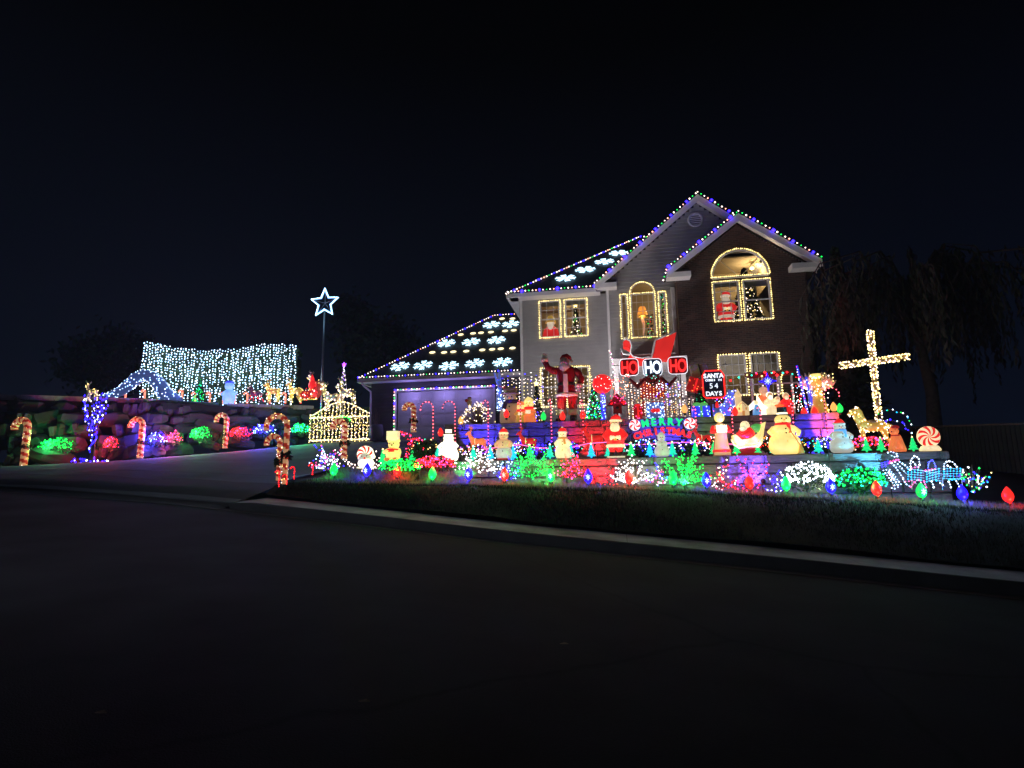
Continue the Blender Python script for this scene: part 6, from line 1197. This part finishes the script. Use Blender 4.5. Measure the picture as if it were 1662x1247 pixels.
# shrubs with net lights at the boulder foot
def zleft(x, y): return zdrive(x, y)
for px, py, wp, hp2, Y, mats, n, lb, m_ in ((95, 738, 56, 26, 21.0, ['b_green'], 170, 'at the far left below the boulders', 'leaf'), (181, 735, 24, 26, 21.6, ['b_red', 'b_red', 'b_pink'], 74, 'left of the middle candy cane', 'leaf'), (256, 728, 34, 26, 23.0, ['b_blue', 'b_blue', 'b_ice'], 74, 'right of the middle candy cane', 'dark_leaf'), (284, 726, 24, 26, 23.3, ['b_pink', 'b_red'], 50, 'joined to the blue shrub', 'leaf'), (328, 720, 38, 26, 23.8, ['b_green'], 90, 'between two candy canes', 'leaf'), (392, 716, 36, 22, 24.9, ['b_red', 'b_red', 'b_pink'], 90, 'right of the third candy cane', 'leaf'), (430, 712, 38, 24, 25.3, ['b_blue', 'b_blue', 'b_ice'], 80, 'behind the near candy canes', 'dark_leaf'), (489, 709, 30, 22, 26.0, ['b_green', 'b_teal'], 90, 'left of the arched gate', 'leaf')):
    x = gx(px, Y, 3); z = at(px, py, Y).z; cn = {'b_green': 'green', 'b_red': 'red', 'b_blue': 'blue', 'b_pink': 'pink'}[mats[0]]
    litshrub('round shrub under %s lights %s' % (cn, lb), '%s net lights on the shrub %s' % (cn, lb), px, wp, hp2, Y, z, mats, n, .027, leaves=360, m=m_)
    cc = {'green': (.05, 1, .2), 'red': (1, .05, .06), 'blue': (.05, .05, 1), 'pink': (1, .1, .4)}[cn]; root = [o for o in col.objects if o.name.startswith('net_lights') and o.parent is None][-1]
    lamp('POINT', (x, Y - .42, z + .45), cc, {'blue': 420, 'green': 150}.get(cn, 190), root, rad=.15)
# canes
plastic_cane('big plastic candy cane with holly at the far left edge', 38, 75, 21.6 - 1.6, at(38, 756, 20.0).z, 1, .13)
plastic_cane('big plastic candy cane between red and blue lit shrubs', 227, 64, 22.3, at(227, 744, 22.3).z, 1, .12)
plastic_cane('big plastic candy cane between green and red lit shrubs', 365, 55, 24.3, at(365, 728, 24.3).z, 1, .11)
plastic_cane('nearest tall candy cane at the driveway mouth with a holly bow', 462, 112, 12.6, at(462, 786, 12.6).z, 1, .066)
plastic_cane('candy cane standing just behind the nearest tall cane', 452, 72, 13.3, at(452, 780, 13.3).z, 1, .066)
plastic_cane('plastic candy cane before the arched gate with a bare stem', 558, 62, 16.5, at(558, 745, 16.5).z, 1, .09, m=('p_canered', 'p_peach'))
plastic_cane('plastic candy cane with holly standing against the garage door', 671, 46, 21.5, at(671, 702, 21.5).z, 1, .10)
for px, py, npx, lb in ((453, 790, 26, 'left at the foot of the nearest tall cane'), (466, 786, 16, 'leaning at the foot of the nearest tall cane'), (478, 778, 20, 'right of the nearest tall cane'), (508, 770, 18, 'alone between tall cane and flower bed')):
    q = at(px, py, 12.4); light_cane('tiny red candy cane light %s' % lb, px, py - npx, py, 12.4, 1, 'b_red', .015, .045, .05, 'tiny red candy canes at the driveway mouth')
sc_b = MB(); pts = cane_pts(.56, .1, 1, 6); sc_b.tube(pts, .045, 6, lambda i: i % 2); scm = sc_b.mesh('stick', ['c9_red', 'p_cream'])
for i, px in enumerate((203, 234, 266, 295, 316, 340, 362, 381, 401, 438, 463, 488)):
    Y = 25.2 + (px - 203) * .0085; p = at(px, 655 if px > 300 else 651, Y); o = bpy.data.objects.new('small_cane', scm); col.objects.link(o); o.location = p
    tag(o, 'small red candy cane light on the coping, number %s from the left' % ('one', 'two', 'three', 'four', 'five', 'six', 'seven', 'eight', 'nine', 'ten', 'eleven', 'twelve')[i], 'candy cane', 'small candy canes along the boulder wall top')
# things on the wall top
ctree('narrow green lit tree in front of the hedge curtain', 323, 22, 46, 26.3, 5.4, ['b_green', 'b_teal'], 120, r=.026)
p, h = spot_of(371, 26.0, 5.42, 38); t = thing('bear_light', 'pale blue lit snow bear in front of the hedge curtain', 'bear light', p, 0, None, h); part('body', 'p_bluebear', t, lambda b: b.lathe([(.2, .05), (.26, .2), (.25, .4), (.18, .58)], (0, 0, 0), 12)); part('head', 'p_bluebear', t, lambda b: b.ball((0, 0, .75), (.2, .18, .18), 0, 12, 8)); part('hat', 'blueglow', t, lambda b: b.lathe([(.2, .88), (.12, .98), (.001, 1.0)], (0, 0, 0), 10))
for s in (-1, 1): part('arm', 'p_bluebear', t, lambda b: b.tube([(s * .2, 0, .5), (s * .34, -.05, .4)], .07, 7)); part('leg', 'p_bluebear', t, lambda b: b.lathe([(.1, 0), (.1, .15)], (s * .14, 0, 0), 8))
G_ = 'wire deer and horses lit with warm bulbs'
animal('lit_horse', 'brown rocking horse with pinkish lights before the curtain', 'wire horse', 414, 30, 26.2, 5.42, 'twig', ['b_pearl', 'b_red'], 60, .022, 'horse', 'rock', False, group=G_)
animal('lit_deer', 'gold lit deer nearest the rocking horse on the wall top', 'wire deer', 443, 36, 26.4, 5.42, 'p_gold', ['b_gold'], 80, .026, group=G_)
animal('lit_deer', 'gold lit deer left of the red sleigh on the wall top', 'wire deer', 479, 36, 26.6, 5.42, 'p_gold', ['b_gold'], 80, .026, group=G_)
animal('lit_deer', 'leaping gold deer above the red sleigh on the wall top', 'wire deer', 513, 34, 27.0, at(513, 640, 27).z, 'fur', ['b_gold', 'b_pearl'], 70, .024, pose='run', group=G_)
animal('lit_deer', 'white gold deer behind the left leaf of the arched gate', 'wire deer', 538, 44, 27.2, at(538, 668, 27.2).z, 'fur', ['b_pearl', 'b_gold'], 90, .026, group=G_)
animal('lit_deer', 'white gold deer behind the crown of the arched gate', 'wire deer', 563, 44, 27.2, at(563, 662, 27.2).z, 'fur', ['b_pearl', 'b_gold'], 90, .026, group=G_)
p = at(503, 650, 26.8); t = thing('lit_sleigh', 'small dark red sleigh outlined in orange bulbs on the wall top', 'sleigh light', p); part('body', 'p_darkred', t, lambda b: b.prism([(-.42, .15), (.35, .12), (.5, .3), (.48, .8), (.3, .6), (-.1, .42), (-.4, .5), (-.5, .4)], -.2, .2)); part('runner', 'p_gold', t, lambda b: b.tube([(-.6, -.2, .2), (-.5, -.2, .02), (.5, -.2, .02)], .03, 5)); bulbs([Vector((ru(-.5, .5), -.23, ru(0, .3))) for _ in range(34)] + [Vector((ru(-.3, .48), -.23, ru(.3, .7))) for _ in range(16)], .024, ['b_orange', 'b_red', 'b_pearl'], t)
part('rider', 'p_red', t, lambda b: (b.ball((.1, 0, .75), (.2, .15, .28)), b.ball((.08, 0, 1.05), .11), b.lathe([(.11, 1.1), (.02, 1.3)], (.08, 0, 0), 8)))
p = at(557, 640, 27.6); h = at(557, 592, 27.6).z - p.z; t = thing('light_spire', 'thin spire of white lights ending in a violet star', 'light spire', p); part('cone', 'white_wire', t, lambda b: [b.tube([(.22 * cos(k * 1.05), .22 * sin(k * 1.05), 0), (0, 0, h)], .008, 3) for k in range(6)]); bulbs([Vector((.2 * (1 - u) * cos(u * 40), .2 * (1 - u) * sin(u * 40), u * h)) for u in fr_(0, 1, 44)], .022, ['b_pearl', 'b_white', 'b_purple'], t); part('star', 'b_purple', t, lambda b: starp(b, (0, 0, h), .12, .03)); part('pole', 'white_wire', t, lambda b: b.tube([(0, 0, -2.0), (0, 0, 0)], .02, 5))
# ================================================================ RIGHT: CROSS, HORSE, DRAGON, TREES
pb_, pt_ = at(1427, 690, 16.6), at(1412, 537, 16.6); l_, r_ = at(1362, 594, 16.6), at(1475, 579, 16.6); L0 = Vector((pb_.x, pb_.y, pb_.z - .1)); t = thing('lit_cross', 'tall cross wrapped thickly in warm white bulbs', 'cross', L0)
m1 = MB(); m1.tube([Vector((0, 0, 0)), pt_ - L0], .065, 8); m2 = MB(); m2.tube([l_ - L0, r_ - L0], .065, 8); pts = m1.sample(330, .02) + m2.sample(210, .02); m1.build('upright', 'tan', t); m2.build('crossbar', 'tan', t); bulbs(pts, .019, ['b_gold', 'b_pearl', 'b_gold'], t)
animal('lit_horse', 'gold wire rocking horse beside the foot of the cross', 'wire horse', 1420, 74, 15.7, ZL + .05, 'p_gold', ['b_gold', 'b_pearl'], 190, .014, 'horse', 'rock', False, group=G_, saddle=True); M['p_gold'].node_tree.nodes['Map Range'].inputs[3].default_value = .16; M['p_gold'].node_tree.nodes['Map Range'].inputs[4].default_value = .42
pth = [at(x, y, 16.2) for x, y in ((1426, 672), (1440, 664), (1455, 668), (1470, 674), (1478, 690))]; p2 = [at(x, y, 16.2) for x, y in ((1432, 682), (1448, 683), (1465, 687), (1474, 700), (1482, 706))]; t = thing('light_bough', 'drooping bough strung with blue and green bulbs right of the cross', 'lit branch', pth[0]); part('branch', 'bark', t, lambda b: (b.tube([q - pth[0] for q in pth], [.02, .018, .014, .01, .006], 5), b.tube([pth[0] - pth[0]] + [q - pth[0] for q in p2], [.02, .015, .013, .011, .008, .005], 5), b.tube([Vector((0, .1, -.6)), Vector((0, 0, 0))], .03, 5)))
bulbs([q - pth[0] for q in along(pth, .07, .03)], .019, ['b_green', 'b_white', 'b_ice', 'b_cyan'], t); bulbs([q - pth[0] for q in along(p2, .07, .035)], .020, ['b_blue', 'b_blue', 'b_ice'], t)
# wire dragon
Yd = 14.0; o0 = at(1510, 795, Yd); t = thing('light_dragon', 'long cyan light sculpture of a crawling dragon with blue head and pink feet', 'light sculpture', o0)
def dl(pts_): return [at(x, y, Yd) - o0 for x, y in pts_]
def rope(nm, m_, lines, r=.014, st=.062, br=.017):
    b = MB(); pp = []
    for ln in lines: b.tube(dl(ln), r * .5, 4); pp += along(dl(ln), st, .004)
    b.build(nm, 'white_wire', t, 'stuff'); bulbs(pp, br, [m_], t, name=nm + '_bulbs')
rope('body_rope', 'b_cyan', [[(1474, 762 + k * 4), (1500, 764 + k * 4)] for k in range(5)] + [[(1504, 766 + k * 4), (1528, 760 + k * 4)] for k in range(5)] + [[(1532, 761 + k * 4), (1560, 761 + k * 4)] for k in range(5)] + [[(1520, 780), (1530, 781)], [(1540, 779), (1560, 778)]])
rope('neck_rope', 'b_ice', [[(1434 + k * 3, 764 + k * 4), (1446 + k * 3, 762 + k * 4)] for k in range(7)] + [[(1447, 752), (1455, 760), (1461, 770), (1466, 776)], [(1453, 750), (1462, 758), (1470, 768)], [(1460, 750), (1470, 756), (1477, 764)], [(1447, 792), (1454, 794)], [(1466, 778), (1470, 786), (1478, 790)], [(1443, 765), (1452, 778), (1458, 792)]])
rope('horn_rope', 'b_ice', [[(1441, 735), (1448, 733), (1456, 737), (1456, 742), (1450, 741), (1445, 738)]]); rope('snout_rope', 'b_blue', [[(1431, 752), (1441, 749)], [(1431, 755), (1441, 753)], [(1432, 758), (1440, 757)]]); rope('jaw_rope', 'b_pink', [[(1444, 752), (1460, 746)], [(1445, 749), (1459, 745)]])
rope('foot_rope', 'b_pink', [[(1470, 782), (1480, 780), (1488, 786)], [(1478, 790), (1490, 778), (1496, 784)], [(1500, 782), (1504, 792)], [(1444, 770), (1452, 780)]]); rope('leg_rope', 'b_white', [[(1512, 782), (1516, 792)], [(1526, 784), (1534, 790)], [(1540, 782), (1544, 792)], [(1552, 781), (1558, 792)]])
rope('rider_rope', 'b_white', [[(1478, 762), (1478, 748), (1484, 740), (1491, 743), (1493, 752), (1490, 762)], [(1482, 750), (1488, 757)], [(1532, 762), (1532, 754), (1538, 748), (1546, 750), (1552, 756), (1554, 762)], [(1538, 756), (1546, 760)]]); rope('rider_blue_rope', 'b_blue', [[(1506, 760), (1508, 750), (1513, 746), (1517, 752), (1519, 760)]]); rope('rider_pink_rope', 'b_pink', [[(1480, 760), (1490, 758)], [(1502, 764), (1520, 761)]])
part('frame', 'white_wire', t, lambda b: [b.tube(dl(ln), .008, 4) for ln in ([(1440, 755), (1450, 790)], [(1470, 760), (1560, 775)], [(1560, 763), (1562, 792)], [(1480, 776), (1480, 795)], [(1530, 775), (1530, 795)], [(1440, 745), (1460, 760), (1478, 775)])])
spray('low mixed light spray at the tail of the light dragon', 1580, 48, 46, 13.7, at(1580, 797, 13.7).z, ['b_blue', 'b_white', 'b_gold', 'b_cyan', 'b_green'], 16, .10, .018)
lamp('POINT', o0 + Vector((0, -.5, .4)), (.30, .55, 1), 40, t, rad=.3)
# trees
def leafy_tree(label, loc, h, w_, kind, n, r, m, name, trunk_h=.35, seed=1, group=None):
    random.seed(seed); t = thing(name, label, 'tree', loc, group=group); b = MB(); L = MB()
    if kind == 'weeping':
        b.tube([(0, 0, 0), (.1, 0, h * .3), (-.1, .1, h * .62), (0, 0, h * .8)], [.28, .2, .13, .06], 8)
        for k in range(44):
            a = rnd() * 6.28; R = w_ / 2 * ru(.35, 1); z0 = h * ru(.5, .85); top = h * ru(.82, 1.0)
            p = [Vector((0, 0, z0)), Vector((cos(a) * R * .45, sin(a) * R * .45, top)), Vector((cos(a) * R * .8, sin(a) * R * .8, top * .93)), Vector((cos(a) * R, sin(a) * R, top * .74))]; b.tube(p, [.07, .045, .025, .01], 5)
            for q in along(p[1:], .34, .1):
                ln = ru(.8, 3.8) * (.5 + .5 * R / (w_ / 2)); ln = min(ln, q.z * .8); dx, dy = cos(a) * .18, sin(a) * .18
                for j in range(int(ln / r * .75)): f = j / max(1, ln / r * .75); L.leaf(q + Vector((dx * f + ru(-.06, .06), dy * f + ru(-.06, .06), -ln * f)), r * ru(.7, 1.2), 0, 2.4, .45)
    elif kind == 'conifer':
        b.tube([(0, 0, 0), (0, 0, h)], [.14, .02], 6)
        for _ in range(n): u = rnd() ** .7; a = rnd() * 6.28; R = w_ / 2 * (1 - u) * ru(.4, 1.1) * (1 + .2 * sin(u * 60)); L.leaf((cos(a) * R, sin(a) * R, h * (.06 + .94 * u)), r, 0, 2.0)
    else:
        b.tube([(0, 0, 0), (.1, 0, h * trunk_h), (0, .1, h * .7)], [.2, .15, .05], 7); cl = []
        for k in range(15):
            a = rnd() * 6.28; e_ = Vector((cos(a) * w_ * ru(.15, .42), sin(a) * w_ * ru(.1, .35), h * ru(.45, .95))); b.tube([(0, 0, h * ru(.25, .5)), e_ * .6 + Vector((0, 0, h * .2)), e_], [.07, .04, .015], 5); cl.append(e_)
        for _ in range(n): c = random.choice(cl); L.leaf(c + Vector((random.gauss(0, w_ * .10), random.gauss(0, w_ * .10), random.gauss(0, h * .075))), r)
    b.build('trunk', 'bark', t); L.build('crown', m, t); return t
leafy_tree('large weeping tree arching over the yard right of the house', (gx(1515, 22, 3), 22, 2.0), 7.4, 9.6, 'weeping', 0, .06, 'weeping_leaf', 'weeping_tree', seed=4)
leafy_tree('tall narrow evergreen against the brick corner of the house', (8.3, 22.6, 2.6), 7.2, 2.0, 'conifer', 5200, .09, 'dark_leaf', 'evergreen_tree', seed=5)
leafy_tree('broad dark tree behind the star pole', (-15.6, 36, 5.3), 7.5, 6, 'broad', 5000, .14, 'dark_leaf', 'broadleaf_tree', seed=6, group='dark trees behind the garden'); leafy_tree('dark tree beyond the left end of the lit hedge', (-33, 34, 5.0), 7, 7, 'broad', 5000, .15, 'dark_leaf', 'broadleaf_tree', seed=8, group='dark trees behind the garden'); leafy_tree('dark rounded tree behind the far left boulders', (-39, 25, 5.0), 3.6, 5, 'broad', 3500, .13, 'leaf', 'broadleaf_tree', .2, seed=9, group='dark trees behind the garden')
random.seed(21)
# low fence at the right yard
fa, fb = at(1478, 694, 21), at(1660, 688, 15.5); t = thing('yard_fence', 'low dark board fence running off behind the weeping tree', 'fence', (fa.x, fa.y, fa.z)); fv = fb - fa
part('top_rail', 'bark', t, lambda b: b.tube([(0, 0, 0), fv * 1.3], .03, 5))
for i in range(40): q = fv * (i / 39 * 1.3); o = part('board', 'lawn_soil', t, lambda b: b.box((0, 0, -.6), (.15, .03, 1.15), rz=atan2(fv.y, fv.x))); o.location = q
# leaves and litter on the road
for px, py, lb in ((915, 1046, 'pale fallen leaf lying on the road below the lawn'), (590, 1140, 'curled fallen leaf in the near road'), (162, 1158, 'fallen leaf near the left bottom of the road')):
    r = Fv + Rv * ((px - 831) / FPX) - Uv * ((py - 623.5) / FPX); tt = 3.0
    for _ in range(60):
        q = EYE + r * tt
        if q.z < zroad(q.x, q.y) + .01: break
        tt += .05 * (1 if q.z - zroad(q.x, q.y) > .05 else .2)
    q.z = zroad(q.x, q.y) + .012; b = MB(); b.v += [(-.035, 0, 0), (0, -.012, .004), (.04, .006, .0), (.006, .022, .008)]; b.face((0, 1, 2, 3)); b.v += [(x, y, z - .003) for x, y, z in b.v[:4]]; b.face((7, 6, 5, 4)); o = b.build('fallen_leaf', 'twig'); o.location = q; tag(o, lb, 'leaf')
# street lamp beside the street, its head over the carriageway
t = thing('street_lamp', 'tall grey street lamp on the near side of the road', 'street lamp', (-9.5, -2.6, zroad(-9.5, -2.6))); zl = 8.0 - t.location.z
part('post', 'steel', t, lambda b: b.tube([(0, 0, 0), (0, 0, zl - .6), (.05, .3, zl), (.1, 3.2, zl + .35)], [.09, .06, .05, .04], 8)); part('lamp_head', 'black', t, lambda b: b.box((.1, 3.5, zl + .36), (.28, .7, .12))); part('lens', 'b_white', t, lambda b: b.box((.1, 3.5, zl + .295), (.2, .5, .02)))
lamp('SPOT', (-9.4, .9, 8.15), (.80, .88, 1), 700, t, (-3.5, 12.5, .8), 92, 1, .15)
flood('white floodlight added at the feet of the giant Santa to brighten him', (gx(905, 17.62, ZU), 17.62, ZU), (gx(921, 18.1, 4.6), 18.15, 4.7), (1, .93, .85), 26, 'b_white', 80, 1, .05)  # extra floodlight, added to brighten the giant Santa from the front
# floodlights washing the house front
for x, y, lb, pw, tx in ((-3.3, 19.2, 'white floodlight behind the tan snowman aimed at the grey walls', 620, -1.2), (-.55, 19.6, 'white floodlight near the porch aimed at the tall gable', 480, 2.6), (3.3, 19.4, 'white floodlight beside the shelter aimed at the brick gable', 300, 5.0)):
    flood(lb, (x, y, ZU + .02), (tx, 23.8, 8.2), (1, .95, .96), pw, 'b_white', 92, 1, .12)
# ---------------------------------------------------------------- thin haze box, added to put a faint glow round the lights
hm = bpy.data.materials.new('glow_haze'); hm.use_nodes = True; n = hm.node_tree; n.nodes.clear(); o_ = n.nodes.new('ShaderNodeOutputMaterial'); pv = n.nodes.new('ShaderNodeVolumePrincipled'); pv.inputs['Density'].default_value = .0011; pv.inputs['Color'].default_value = (.70, .84, 1.0, 1); pv.inputs['Anisotropy'].default_value = .3
n.links.new(pv.outputs[0], o_.inputs['Volume']); M['glow_haze'] = hm
part('glow_haze', 'glow_haze', None, lambda b: b.box((0, 40, 8.3), (400, 400, 25.4)), kind='stuff')
